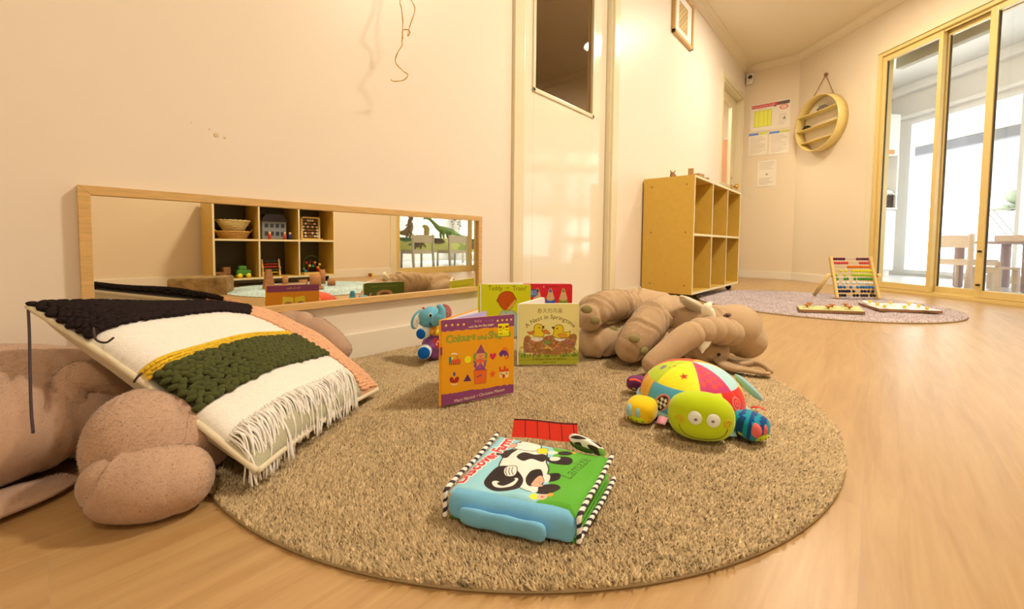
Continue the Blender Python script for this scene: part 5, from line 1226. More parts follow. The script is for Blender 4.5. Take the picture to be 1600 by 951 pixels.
knots('yellow_stripe', yarn('yarn_yellow', (224, 168, 36)), 0.0, UB, .455, .503, 56, 3, .0036, .0012, .1, .6, .1)
# fringe
b = MB(); m_fr = mat('fringe_cotton', alb((252, 236, 204)), .9, .1); g = np.random.default_rng(5)
for i in range(190):
    u = .0 + .76 * (i + g.uniform(0, 1)) / 190; p0 = cush([u], [.845 + g.uniform(-.01, .01)])[0] + nC * .004
    L0 = g.uniform(.05, .085); e = cush([min(max(u + g.uniform(-.05, .04), 0), 1)], [.99])[0]; d = e - p0; d /= np.linalg.norm(d)
    p1 = p0 + d * L0 * .35 + nC * g.uniform(.004, .012); p2 = p0 + d * L0 * .7 + nC * g.uniform(.0, .008) + np.array((0, 0, -.004)); p3 = p0 + d * L0 * .85 + np.array((g.uniform(-.008, .004), g.uniform(-.008, .004), -.022 - .02 * max(0, .25 - u) * 6))
    for q in (p1, p2, p3): q[2] = max(q[2], .020)
    b.tube(catmull([p0, p1, p2, p3], 4), .0014, m_fr, 5)
b.build('fringe', m_fr, t, True)
# loose yarn tail hanging from the left corner, and short yarn ends
m_tail = mat('yarn_tail', alb((70, 52, 44)), .9)
b = MB(); b.tube(catmull([tuple(CA), (-0.0082, 0.9665, 0.2381), (-0.0088, 0.9104, 0.1907), (-0.0088, 0.8616, 0.1478), (-0.0078, 0.8358, 0.1233)], 8), .0018, m_tail, 7); b.build('yarn_tail', m_tail, t, True)
for q in ([(0.0556, 0.8864, 0.2478), (0.0567, 0.8688, 0.2329), (0.0655, 0.8509, 0.2295), (0.0744, 0.8488, 0.2360)], [(0.0971, 0.7889, 0.1904), (0.0913, 0.7876, 0.1846), (0.0881, 0.7908, 0.1782)]): b = MB(); b.tube(catmull(q, 6), .0016, m_tail, 6); b.build('yarn_end', m_tail, t, True)

# ------------------------------------------------------------------ little blue elephant toy
t = thing('elephant_toy', 'small blue and purple plush elephant toy sitting by the baseboard behind the orange book', 'soft toy', (.88, 1.06, .0145))
m_teal = fur('plush_teal', (112, 172, 166), .95, b=(700, .4, .001)); m_pur = mat('toy_purple', alb((156, 82, 130)), .45, .4); m_bl = fur('toy_blue', (20, 96, 158), .9, b=(600, .5, .001)); m_cr = fur('toy_cream', (236, 222, 184), .95, b=(600, .3, .001))
m_or = mat('toy_orange', alb((236, 150, 34)), .5); m_ye = mat('toy_yellow', alb((238, 204, 40)), .5); m_rd = mat('toy_red', alb((214, 34, 24)), .35, .5); m_pk = fur('toy_pink', (206, 110, 90), .95, b=(600, .3, .001))
m_ink = mat('toy_ink', (.02, .015, .015), .6); m_whitet = mat('toy_white', alb((250, 236, 210)), .5)
limb('body', ([(0.8335, 1.0497, 0.0990), (0.8344, 1.0473, 0.0810), (0.8322, 1.0482, 0.0584), (0.8303, 1.0493, 0.0426)], [0.0271, 0.0338, 0.0417, 0.0338]), m_pur, noise=0, parent=t)
limb('collar', ([(0.8109, 1.0460, 0.1108), (0.8177, 1.0229, 0.1097), (0.8372, 1.0158, 0.1101)], [0.0155, 0.0176, 0.0155]), m_or, noise=0, parent=t)
disc_on('yellow_dot', (0.8065, 1.0021, 0.1079), CAMD, .0085, m_ye, t, .006); disc_on('orange_dot', (0.7957, 1.0176, 0.1084), CAMD, .0075, m_or, t, .006)
limb('head', ([(0.8108, 1.0638, 0.1444), (0.8128, 1.0466, 0.1479), (0.8207, 1.0372, 0.1453)], [0.0302, 0.0351, 0.0311]), m_teal, noise=.001, parent=t)
limb('trunk', ([(0.8028, 1.0043, 0.1430), (0.7992, 0.9864, 0.1544), (0.8045, 0.9812, 0.1651), (0.8058, 0.9805, 0.1780), (0.8031, 0.9845, 0.1886), (0.7989, 0.9894, 0.1907)], [0.0156, 0.0150, 0.0132, 0.0111, 0.0085, 0.0060]), m_teal, noise=.001, parent=t)
ear = limb('ear', ([(0.8058, 1.0862, 0.1638), (0.7911, 1.0866, 0.1475), (0.7824, 1.0876, 0.1282), (0.7775, 1.0846, 0.1137)], [0.0086, 0.0139, 0.0134, 0.0080]), m_teal, ell=.28, upv=(-.8, -.55, .1), noise=.001, parent=t)
limb('ear_lining', ([(0.7944, 1.0716, 0.1612), (0.7806, 1.0682, 0.1477), (0.7730, 1.0681, 0.1310), (0.7700, 1.0661, 0.1196)], [0.0049, 0.0097, 0.0092, 0.0048]), m_cr, ell=.18, upv=(-.8, -.55, .1), noise=0, parent=ear)
g = np.random.default_rng(3)
b = MB()
for q in ((0.7721, 1.0570, 0.1535), (0.7679, 1.0566, 0.1431), (0.7661, 1.0650, 0.1467), (0.7678, 1.0547, 0.1368), (0.7639, 1.0602, 0.1300), (0.7674, 1.0559, 0.1257), (0.7635, 1.0644, 0.1185), (0.7772, 1.0578, 0.1594)): b.ball(q, .0011, m_pk, 8, 5)
b.build('ear_dots', m_pk, ear, True)
ear = limb('ear', ([(0.8523, 1.0343, 0.1825), (0.8569, 1.0207, 0.1744), (0.8569, 1.0120, 0.1596), (0.8549, 1.0131, 0.1439)], [0.0063, 0.0108, 0.0112, 0.0076]), m_pk, ell=.28, upv=(-.8, -.55, .1), noise=.001, parent=t, label='pink dotted ear')
b = MB()
for q in ((0.8386, 0.9972, 0.1701), (0.8385, 0.9920, 0.1597), (0.8351, 0.9956, 0.1553), (0.8414, 0.9938, 0.1669), (0.8393, 1.0031, 0.1783)): b.ball(q, .0013, m_whitet, 8, 5)
b.build('ear_dots', m_whitet, ear, True)
limb('hair_tuft', ([(0.7915, 1.0579, 0.1776), (0.7937, 1.0555, 0.1792), (0.7951, 1.0538, 0.1776)], [0.0022, 0.0026, 0.0018]), m_rd, noise=0, parent=t)
disc_on('eye', (0.7894, 1.0164, 0.1606), CAMD, .0058, m_whitet, t, .003, 1.25); disc_on('eye_pupil', (0.7875, 1.0133, 0.1612), CAMD, .0042, m_ink, t, .003, 1.3)
b = MB(); b.tube(catmull([(0.7890, 1.0228, 0.1370), (0.7921, 1.0217, 0.1302), (0.7970, 1.0158, 0.1259)], 5), .0009, m_ink, 6); b.tube([(0.7930, 1.0166, 0.1366), (0.7924, 1.0214, 0.1300)], .0009, m_ink, 6); b.build('mouth', m_ink, t, True)
b = MB()
def padfoot(name, c, sole, r, l):
    c = Vector(c); s_ = Vector(sole); d = (s_ - c).normalized(); q = d.to_track_quat('Z', 'Y').to_matrix()
    b = MB(); L = (s_ - c).length; b.lathe([(.001, -.3 * L), (r * .7, -.2 * L), (r * .98, .2 * L), (r * 1.02, .6 * L), (r * .96, .95 * L), (r * .86, L), (.001, L)], m_cr, 26, c, q, True, False)
    for k in range(6):
        a = k * PI / 3 + .3; o = q @ Vector((math.cos(a), math.sin(a), 0)) * r * 1.01; b.tube([c + o * .8, c + o + d * L * .2, c + o * 1.02 + d * L * .6, c + o * .93 + d * L * .95], .0006, m_teal, 5)
    o = b.build(name, m_cr, t, True)
    b = MB(); b.ball(s_ + d * .0005, (r * .9, r * .9, .0035), m_bl, 26, 8, q); b.build('foot_sole', m_bl, o, True); return o
padfoot('arm', (0.7987, 1.0443, 0.1051), (0.7625, 1.0280, 0.1061), .0175, .01)
padfoot('leg', (0.7941, 1.0454, 0.0478), (0.7565, 1.0052, 0.0530), .0205, .01)
hc = Vector((0.8032, 0.9945, 0.0769)); Rq = Vector((-.78, -.6, .1)).normalized().to_track_quat('Z', 'Y').to_matrix()
b = MB(); hp = [(0, -.017), (.012, -.005), (.0165, .004), (.0125, .0115), (.006, .0125), (0, .008), (-.006, .0125), (-.0125, .0115), (-.0165, .004), (-.012, -.005)]; hp = [tuple(p) for p in Canvas.sm(hp, 4)]
b.prism(hp, -.003, .0015, None, lambda x, y, z: tuple(hc + Rq @ Vector((x, y, z)))); heart = b.build('heart_badge', m_rd, t, True)
for ch, ox, oy in (('A', -.005, .0015), ('B', -.008, -.0085 + .002), ('C', .003, -.008)):
    co, tr = text_tris(ch, .03); b = MB(); b.add([tuple(hc + Rq @ Vector((ox + p[0] * .0095, oy + p[1] * .0095, .0022))) for p in co], tr, m_whitet, False); b.build('letter', m_whitet, heart, True)

# ------------------------------------------------------------------ patchwork turtle
TR = math.radians(206); t = thing('turtle_toy', 'patchwork plush turtle with a lime green smiling head at the right of the rug', 'soft toy', (.957, .300, .0145), TR)
aX, aY, aZ, zB = .118, .106, .078, .030
def dome(u, v, k=1.0):   # canvas -1..1 : x = toy's left, y = toy's back
    X = (u - .5) * 2; Y = (v - .5) * 2; r = np.sqrt(X * X + Y * Y); an = np.arctan2(Y, X); th = r * math.radians(104)
    st = np.sin(th) ; ct = np.cos(th)
    puff = 1 + .018 * np.abs(np.sin(an * 4.5)) ** .6 * np.clip(r * 3, 0, 1)
    return np.stack([-aX * st * np.sin(an) * puff * k, aY * st * np.cos(an) * puff * k, zB + aZ * ct * k * puff], 1)
cv = Canvas(2, 2, 110, (236, 150, 30))
def wedge(a0, a1, r0, r1, c, n=14):
    A = np.radians(np.linspace(a0, a1, n)); cv.poly([(1 + r1 * math.cos(a), 1 + r1 * math.sin(a)) for a in A] + [(1 + r0 * math.cos(a), 1 + r0 * math.sin(a)) for a in A[::-1]], c)
LIM, YEL, TEA, RED, SKY, ORA = (190, 196, 26), (244, 218, 24), (84, 158, 160), (220, 30, 14), (176, 200, 190), (240, 156, 30)
wedge(0, 360, .55, 1.02, ORA, 40)
wedge(-178, -152, .52, 1.02, (238, 166, 28)); wedge(-152, -84, .52, 1.02, TEA); wedge(-84, -62, .52, 1.02, YEL); wedge(-62, -18, .52, 1.02, RED); wedge(-18, 18, .52, 1.02, YEL); wedge(18, 60, .52, 1.02, (240, 120, 30)); wedge(60, 110, .52, 1.02, (150, 60, 110)); wedge(110, 182, .52, 1.02, RED)
wedge(-200, -146, 0, .56, LIM); wedge(-146, -88, 0, .56, YEL); wedge(-88, -44, 0, .56, (200, 40, 84)); wedge(-44, 10, 0, .56, SKY); wedge(10, 62, 0, .56, ORA); wedge(62, 110, 0, .56, (214, 60, 24)); wedge(110, 162, 0, .56, (222, 70, 20))
for i in range(-8, 9):
    for j in range(-9, 1):
        if (i + j) % 2: continue
        x, y = i * .062, j * .062; a = math.degrees(math.atan2(y, x)); r = math.hypot(x, y)
        if -86 < a < -46 and r < .50: cv.poly([(1 + x - .031, 1 + y - .031), (1 + x + .031, 1 + y - .031), (1 + x + .031, 1 + y + .031), (1 + x - .031, 1 + y + .031)], (232, 60, 40))
def pol(a, r): a = math.radians(a); return (1 + r * math.cos(a), 1 + r * math.sin(a))
cv.star(*pol(-112, .36), .055, (200, 50, 20)); x, y = pol(-131, .80); cv.ell(x, y, .16, .10, (232, 130, 100), .2); cv.ell(x, y, .135, .08, (40, 30, 20), .2)
for i in range(-3, 4):
    for j in range(-2, 3):
        if (i + j) % 2 == 0 and (i / 3.1) ** 2 + (j / 2.0) ** 2 < 1: xx_, yy_ = x + i * .042, y + j * .042; cv.poly([(xx_ - .021, yy_ - .021), (xx_ + .021, yy_ - .021), (xx_ + .021, yy_ + .021), (xx_ - .021, yy_ + .021)], (240, 224, 180))
x, y = pol(-44, .72); cv.ell(x, y, .09, .09, (240, 130, 100)); cv.ell(x, y, .075, .075, RED); cv.ell(x, y, .04, .04, (236, 120, 90)); cv.ell(x, y, .028, .028, RED)
x, y = pol(-168, .34); cv.ell(x, y, .05, .03, (130, 110, 110), .4); cv.ell(x + .12, y + .08, .022, .016, (214, 130, 60)); cv.ell(x + .13, y - .05, .022, .018, (220, 110, 40)); cv.ell(x + .07, y - .06, .012, .01, (110, 130, 40))
for a in (-178, -152, -84, -62, -18, 18, 60, 110): cv.line([pol(a, .54), pol(a, 1)], .008, (150, 110, 30))
cv.speckle(.03)
cv.sheet('shell', lambda u, v: dome(u, v), t, .6, .3, False, None, lambda u, v: (u - .5) ** 2 + (v - .5) ** 2 > .25, bump=(500, .35, .001), sheen=.3, mname='patch_print')
m_mint = fur('toy_mint', (158, 186, 160), .95, b=(600, .3, .001)); m_lime = fur('toy_lime', (192, 196, 22), .95, b=(700, .35, .001)); m_yo = fur('toy_gold', (238, 182, 22), .95, b=(600, .3, .001)); m_nav = fur('toy_navy', (28, 70, 110), .9); m_tq = fur('toy_turquoise', (28, 140, 140), .9)
b = MB(); vs = []; n = 48
for k in range(n):
    a = 2 * PI * k / n
    vs.append((aX * 1.03 * math.cos(a), aY * 1.03 * math.sin(a), .018 + .004 * math.sin(3 * a)))
b.tube(vs + vs[:1], .0075, m_mint, 10, caps=False); b.build('shell_rim', m_mint, t)
b = MB(); b.ball((0, 0, .018), (aX * 1.0, aY * 1.0, .0165), m_mint, 30, 10); b.build('belly', m_mint, t)
# head
hx, hy, hz = .150, -.004, .045; ha = (.036, .0585, .044); he = .82
b = MB(); b.ball((hx, hy, hz), ha, m_lime, 36, 22, None, he); head = b.build('head', m_lime, t)
def onhead(y, z, k=1.0):
    q = 2 / he; s_ = 1 - abs(y / ha[1]) ** q - abs(z / ha[2]) ** q
    return Vector((hx + ha[0] * max(s_, 0) ** (he / 2) * k, hy + y, hz + z))
def face_disc(name, y, z, ry, rz, m, h=.0012):
    b = MB(); c = onhead(y, z); n = 22; rings = [(1.0, 0), (.9, h * .8), (0.001, h)]; vs = []
    for q, hh in rings:
        for k in range(n): a = 2 * PI * k / n; p = onhead(y + ry * q * math.cos(a), z + rz * q * math.sin(a)); vs.append(p + Vector((hh + .0004, 0, 0)))
    b.add(vs, [(i * n + k, i * n + (k + 1) % n, (i + 1) * n + (k + 1) % n, (i + 1) * n + k) for i in range(2) for k in range(n)], m, True); return b.build(name, m, head)
for y in (-.0155, .0155):
    face_disc('eye', y, .007 + y * -.05, .0118, .0122, m_cr); 
    face_disc('pupil', y + (.001 if y < 0 else -.001), .0055, .0032, .0026, mat('pupil_grey', alb((120, 116, 110)), .5), .0022)
def face_line(name, pts, r, m):
    b = MB(); b.tube([onhead(y, z) + Vector((.0004, 0, 0)) for y, z in catmull(pts, 6)[:, :2]], r, m, 6); b.build(name, m, head)
face_line('smile', [(-.042, -.010), (-.036, -.021), (-.024, -.029), (0, -.0335), (.024, -.029), (.036, -.021), (.041, -.009)], .0006, mat('thread_olive', alb((110, 92, 20)), .7))
for sy in (-1, 1): face_line('cheek_swirl', [(sy * (.040 + .0085 * (1 - k / 14) * math.cos(k * .9)), -.000 + .0085 * (1 - k / 14) * math.sin(k * .9)) for k in range(13)], .0007, m_or)
# paws
def paw(name, c, d, m_top, stripes=None, petal=None, r=.030, L=.062, label=None):
    c = Vector(c); d = Vector(d).normalized(); q = d.to_track_quat('X', 'Z').to_matrix(); b = MB()
    b.ball(c, (L * .5, r, r * .78), m_top, 26, 16, q, .7)
    if stripes:
        i2 = b.mslot(stripes)
        for fi, f in enumerate(b.f):
            p = sum((Vector(b.v[i]) for i in f), Vector()) / len(f); lp = q.transposed() @ (p - c)
            if math.sin(lp.x * 330 + lp.y * 160) > .1: b.mi[fi] = i2
    o = b.build(name, m_top, t, label=label)
    b = MB(); b.ball(c + q @ Vector((.0025, 0, -r * .30)), (L * .5, r * .98, r * .48), m_lime, 26, 12, q); so = b.build('paw_sole', m_lime, o)
    b = MB()
    for k in range(7): a = -1.2 + k * .4; b.ball(c + q @ Vector((.0025 + L * .49 * math.cos(a), r * .96 * math.sin(a), -r * .36)), .0016, m_thread, 8, 5)
    b.build('dots', m_thread, so)
    if petal:
        b = MB()
        for k in (-1, 1): b.ball(c + q @ Vector((L * .27, k * r * .27 - r * .25, r * .10)), (L * .27, r * .36, r * .52), petal, 18, 12, q)
        b.build('petal_patch', petal, o)
    return o
paw('front_paw', (.098, -.108, .026), (1, -.35, -.12), m_yo, petal=m_mint)
paw('front_paw', (.120, .088, .026), (.9, .75, -.12), m_tq, m_nav, mat('petal_coral', alb((228, 96, 80)), .8))
paw('back_foot', (-.075, -.112, .024), (-.3, -1, -.05), mat('foot_plum', alb((110, 40, 76)), .8), r=.022, L=.05)
b = MB(); b.ball((-.035, .125, .050), (.013, .042, .009), m_mint, 20, 12, Matrix.Rotation(.15, 3, 'Z') @ Matrix.Rotation(-.75, 3, 'X')); b.build('back_foot', m_mint, t, label='pale mint flap foot')
def tag(c, d, w, l, m, nm='ribbon_tag'):
    c = Vector(c); d = Vector(d).normalized(); s_ = d.cross(Vector((0, 0, 1))).normalized(); b = MB(); vs = []
    for k in range(7):
        tt = k / 6; p = c + d * l * tt + Vector((0, 0, -.004 * tt * tt + .003 * math.sin(tt * 3)))
        vs += [p - s_ * w / 2 + Vector((0, 0, .0008)), p + s_ * w / 2 + Vector((0, 0, .0008)), p + s_ * w / 2, p - s_ * w / 2]
    b.add(vs, [(k * 4 + j, k * 4 + (j + 1) % 4, k * 4 + 4 + (j + 1) % 4, k * 4 + 4 + j) for k in range(6) for j in range(4)] + [(0, 1, 2, 3), (24, 27, 26, 25)], m, True); b.build(nm, m, t)
tag((-.035, -.105, .040), (.1, -1, .25), .014, .028, mat('tag_orange', alb((232, 70, 24)), .6)); tag((.10, -.062, .016), (.9, -.35, -.05), .018, .030, mat('tag_pink', alb((226, 140, 130)), .6)); tag((.115, .050, .014), (1, .2, -.1), .014, .026, m_mint); tag((.055, .106, .036), (.2, 1, .15), .010, .026, m_rd)
# ------------------------------------------------------------------ far rug : abacus and peg puzzles
m_pine = wood('pine_light', (230, 180, 96), .4, 8, (3, 3, 14), .08)
TLa, TRa, BLa, BRa = [Vector(v) for v in ((3.8217, 0.2577, 0.3097), (4.0016, 0.0212, 0.3131), (3.7174, 0.2038, 0.0184), (3.9153, -0.0385, 0.0182))]
t = thing('abacus', 'wooden bead abacus with ten coloured rows standing on the far rug', 'abacus', tuple(((BLa + BRa) / 2) * 1) [:2] + (.016,))
BLa.z = BRa.z = .020
ax_ = (TRa - TLa).normalized(); upa = ((TLa + TRa) / 2 - (BLa + BRa) / 2).normalized(); na = ax_.cross(upa).normalized(); RA = Matrix((ax_, na, upa)).transposed()
for a, c in ((TLa, BLa), (TRa, BRa)):
    b = MB(); d = (a - c); R = Matrix((ax_, ax_.cross(d.normalized()) * -1, d.normalized())).transposed(); b.box((a + c) / 2 + ax_ * (.012 if a is TLa else -.012), (.019, .020, d.length), m_pine, R, .004); b.build('side_post', m_pine, t, True)
rows = [[150, 180, 210, 240, 272, 508, 542, 575, 608, 642], [160, 192, 225, 262, 296, 352, 552, 590, 628, 665], [375, 410, 445, 480, 512, 548, 582, 616, 650, 682], [262, 335, 445, 480, 514, 556, 590, 624, 658, 692], [200, 320, 442, 478, 522, 566, 602, 636, 670, 706],
        [212, 330, 366, 478, 535, 570, 605, 640, 676, 714], [228, 306, 368, 462, 532, 566, 610, 646, 684, 720], [240, 262, 326, 422, 518, 570, 610, 648, 692, 738], [252, 284, 318, 346, 378, 462, 582, 628, 680, 738], [262, 292, 322, 472, 520, 580, 614, 652, 718, 762]]
bc = [(98, 28, 50), (210, 66, 56), (226, 104, 20), (226, 196, 20), (176, 186, 20), (60, 132, 24), (226, 206, 164), (40, 104, 130), (22, 24, 48), (18, 16, 20)]
for i in range(10):
    f = .055 + i * .0975; L_ = TLa.lerp(BLa, f) + ax_ * .024; Rr_ = TRa.lerp(BRa, f) - ax_ * .024
    b = MB(); b.tube([L_ - ax_ * .01, Rr_ + ax_ * .01], .0013, None, 6); b.build('wire', mat('wire_brass', alb((170, 120, 60)), .4), t, True)
    l0 = 135 + i * 12.2; r0 = 682 + i * 14.5; mt = mat('bead_%d' % i, alb(bc[i]), .22, .5); W_ = (Rr_ - L_).length; xs = []
    for q in rows[i]: xs.append((q + 3 - l0) / (r0 - l0) * W_)
    rad = .0108; xs = [max(x, rad) for x in xs]
    for k in range(1, 10): xs[k] = max(xs[k], xs[k - 1] + rad * 1.55)
    if xs[-1] > W_ - rad * .8:
        xs[-1] = W_ - rad * .8
        for k in range(8, -1, -1): xs[k] = min(xs[k], xs[k + 1] - rad * 1.5)
    proto = None
    for x in xs:
        if proto is None:
            b = MB(); b.ball((0, 0, 0), (rad * .80, rad, rad), mt, 16, 10); proto = b.build('bead', mt, t); o = proto
        else: o = proto.copy(); COL.objects.link(o)
        o.parent = t; o.location = L_ + ax_ * x - t.location; o.rotation_euler = RA.to_euler()
mid = .46
for a, c, s_ in ((TLa, BLa, -1), (TRa, BRa, 1)):
    pv = a.lerp(c, mid); b = MB(); b.tube([pv, pv + ax_ * s_ * .022], .007, m_dkwood, 12); lp = pv + ax_ * s_ * .022
    d = Vector((na.x, na.y, 0)).normalized(); d = d if d.x > 0 else -d
    foot = lp + d * .10 + ax_ * s_ * .03; foot.z = .022; b.tube([lp + (lp - foot).normalized() * .012, foot], .0125, m_pine, 12); b.build('stand_leg', m_pine, t, True)
# puzzles
def puzzle(label, corners, mtop, thick=.014, zz=.0165):
    P = [Vector(c) for c in corners]; c0 = sum(P, Vector()) / len(P); t = thing('peg_puzzle', label, 'puzzle', (c0.x, c0.y, zz), 0)
    b = MB(); b.prism([(p.x, p.y) for p in P], zz, zz + thick, m_dkwood); bd = b.build('board', m_dkwood, t, True); b = MB(); b.prism([(c0.x + (p.x - c0.x) * .99, c0.y + (p.y - c0.y) * .99) for p in P], zz + thick, zz + thick + .0006, mtop); b.build('board_face', mtop, bd, True); return t, zz + thick
m_pz1 = mat('puzzle_green', alb((210, 190, 110)), .5, noise=(30, .12)); m_pz2 = mat('puzzle_cream', alb((250, 228, 180)), .35)
_, zt = puzzle('flat wooden puzzle board with brown flower-shaped pegs, left of the pair on the far rug', ((2.9774, 0.3420, 0.0240), (2.8077, 0.3098, 0.0240), (2.9742, 0.0305, 0.0240), (3.2346, 0.0636, 0.0240)), m_pz1)
def knobpiece(label, c, mpc, mk, shape, grp, r=.030):
    c = Vector(c); o = thing('puzzle_piece', label, 'puzzle piece', (c.x, c.y, zt + .0007), 0, grp)
    b = MB(); b.lathe([(.001, .0005), (r, .0005), (r, .003), (r * .95, .0038), (.001, .0038)], mpc, 14); b.build('piece', mpc, o)
    b = MB()
    if shape: 
        b.lathe([(.001, .0038), (.006, .0038), (.005, .014), (.001, .014)], mk, 12)
        for k in range(5): a = k * 2 * PI / 5; b.ball((.009 * math.cos(a), .009 * math.sin(a), .018), (.0065, .0065, .005), mk, 10, 6)
        b.ball((0, 0, .018), (.007, .007, .006), mk, 10, 6)
    else: b.lathe([(.001, .0038), (.007, .0038), (.0085, .010), (.0085, .019), (.007, .021), (.001, .021)], mk, 14)
    b.build('knob', mk, o)
m_kn = mat('knob_brown', alb((196, 116, 50)), .4); m_kny = mat('knob_yellow', alb((240, 190, 60)), .3)
for c in ((2.9088, 0.2851, 0.0300), (2.9986, 0.2819, 0.0300), (2.9212, 0.1890, 0.0300), (3.0146, 0.1778, 0.0300), (3.1048, 0.1211, 0.0300), (2.9933, 0.0994, 0.0300)): knobpiece('puzzle piece with a brown flower knob on the left puzzle board', c, m_pz1, m_kn, True, 'brown-knobbed puzzle pieces', .022)
puzzle('wide cream puzzle board with yellow pegs, right of the pair on the far rug', ((3.4354, 0.0715, 0.0240), (3.1716, -0.0281, 0.0240), (3.3219, -0.2942, 0.0240), (3.6160, -0.1899, 0.0240)), m_pz2)
for c in ((3.2971, -0.0199, 0.0300), (3.2057, -0.0502, 0.0300), (3.4485, -0.0794, 0.0300), (3.4754, -0.1632, 0.0300), (3.3873, -0.2002, 0.0300), (3.2563, -0.1353, 0.0300), (3.2829, -0.2279, 0.0300)): knobpiece('puzzle piece with a yellow knob on the cream puzzle board', c, m_pz2, m_kny, False, 'yellow-knobbed puzzle pieces', .020)
o = thing('puzzle_piece', 'loose cream puzzle piece lying tilted on the left corner of the cream board', 'puzzle piece', (3.3895, 0.0187, 0.0300)); o.rotation_euler = (.12, -.1, .4)
b = MB(); b.prism([tuple(p) for p in Canvas.sm([(-.05, -.01), (-.02, .03), (.04, .02), (.06, -.015), (0, -.03)], 5)], .004, .010, m_pz2); b.build('piece', m_pz2, o)
b = MB(); b.lathe([(.001, .010), (.007, .010), (.0085, .016), (.0085, .025), (.001, .026)], m_kny, 14); b.build('knob', m_kny, o)

# ------------------------------------------------------------------ sunroom furniture
m_kid = wood('kid_chair_wood', (232, 186, 134), .5, 10, (2, 2, 10), .1, 1.0); m_tbl = wood('table_wood', (176, 136, 110), .5, 10, (2, 2, 8), .1)
CROT = DROT + PI / 2
t = thing('white_cabinet', 'tall white cabinet with an open niche against the sunroom wall', 'cabinet', DG(-1.63, 1.62, 0), CROT)
def lbox(b, x0, x1, y0, y1, z0, z1, m, bev=.003): b.box(((x0 + x1) / 2, (y0 + y1) / 2, (z0 + z1) / 2), (x1 - x0, y1 - y0, z1 - z0), m, None, bev)
b = MB(); lbox(b, -.28, .27, .02, .50, .08, .88, m_white); lbox(b, -.27, .26, .05, .48, 0, .08, m_white); lbox(b, -.28, .27, .34, .50, .88, 1.58, m_white); lbox(b, .25, .27, .0, .50, .88, 1.58, m_white); lbox(b, -.28, .27, .02, .50, 1.58, 2.12, m_white); b.build('body', m_white, t)
b = MB(); lbox(b, -.29, .275, -.01, .50, .88, .905, m_white); b.build('worktop', m_white, t)
for x0, x1, z0, z1 in ((-.275, -.007, .09, .87), (-.001, .265, .09, .87), (-.275, -.007, 1.59, 2.11), (-.001, .265, 1.59, 2.11)):
    b = MB(); lbox(b, x0, x1, .002, .019, z0, z1, m_white); d = b.build('cabinet_door', m_white, t); b = MB(); b.ball((x0 + .03 if x0 > -.1 else x1 - .03, -.006, z1 - .08 if z0 < 1 else z0 + .06), .010, m_brass, 10, 8); b.build('knob', m_brass, d)
t = thing('label_strip', 'orange paper strip across the bottom of the cabinet top', 'label', DG(-1.63, 1.62, 1.6), CROT)
b = MB(); lbox(b, -.02, .20, -.001, .001, 0, .055, mat('label_orange', (.75, .30, .10), .6), 0); b.build('strip', None, t)
m_wk = mat('black_wicker', (.05, .045, .045), .8, noise=(60, .3)); t = thing('black_basket', 'black wicker basket on the white cabinet', 'basket', DG(-1.76, 1.77, .905), CROT)
b = MB(); vs = []
for z, k in ((0, .9), (.03, .93), (.09, .98), (.16, 1.0), (.165, .95), (.03, .88)): vs.append([(x * k, y * k, z) for x, y in rrect(.26, .20, .03)])
n = len(vs[0]); vv = [(p[0] - .13, p[1] - .10, p[2]) for r in vs for p in r]; b.add(vv, [(i * n + k, i * n + (k + 1) % n, (i + 1) * n + (k + 1) % n, (i + 1) * n + k) for i in range(5) for k in range(n)] + [tuple(range(n)), tuple(range(5 * n, 6 * n))], m_wk, False); b.build('basket_body', m_wk, t)
b = MB()
for k in range(5): pp = rrect(.262, .202, .03); b.tube([(p[0] - .131, p[1] - .101, .02 + k * .034) for p in pp + pp[:1]], .004, m_wk, 6)
b.build('weave_band', m_wk, t)
mb = plush([(-.05, 0, 0), (0, .0, .05), (.05, 0, .10)], [.03, .045, .02]); o = mb.build('cloth_bundle', m_wk); o.location = DG(-1.76, 1.72, 1.045); set_props(o, 'dark cloth sticking up out of the black basket', 'cloth')
t = thing('white_plush', 'small white plush animal lying over the rim of the black basket', 'soft toy', DG(-1.68, 1.81, 1.085), CROT); m_wp = fur('white_fur', (240, 230, 215), 1.0)
plush([(-.06, 0, .03), (.0, 0, .03), (.06, 0, .015)], [.025, .032, .022], m=m_wp).build('body', m_wp, t); plush([(.07, -.01, .015), (.10, -.015, .01)], [.024, .018], m=m_wp).build('head', m_wp, t); plush([(-.05, -.02, .02), (-.07, -.05, -.01)], [.012, .010], m=m_wp).build('leg', m_wp, t); plush([(.04, -.02, .01), (.05, -.055, -.015)], [.012, .010], m=m_wp).build('leg', m_wp, t)

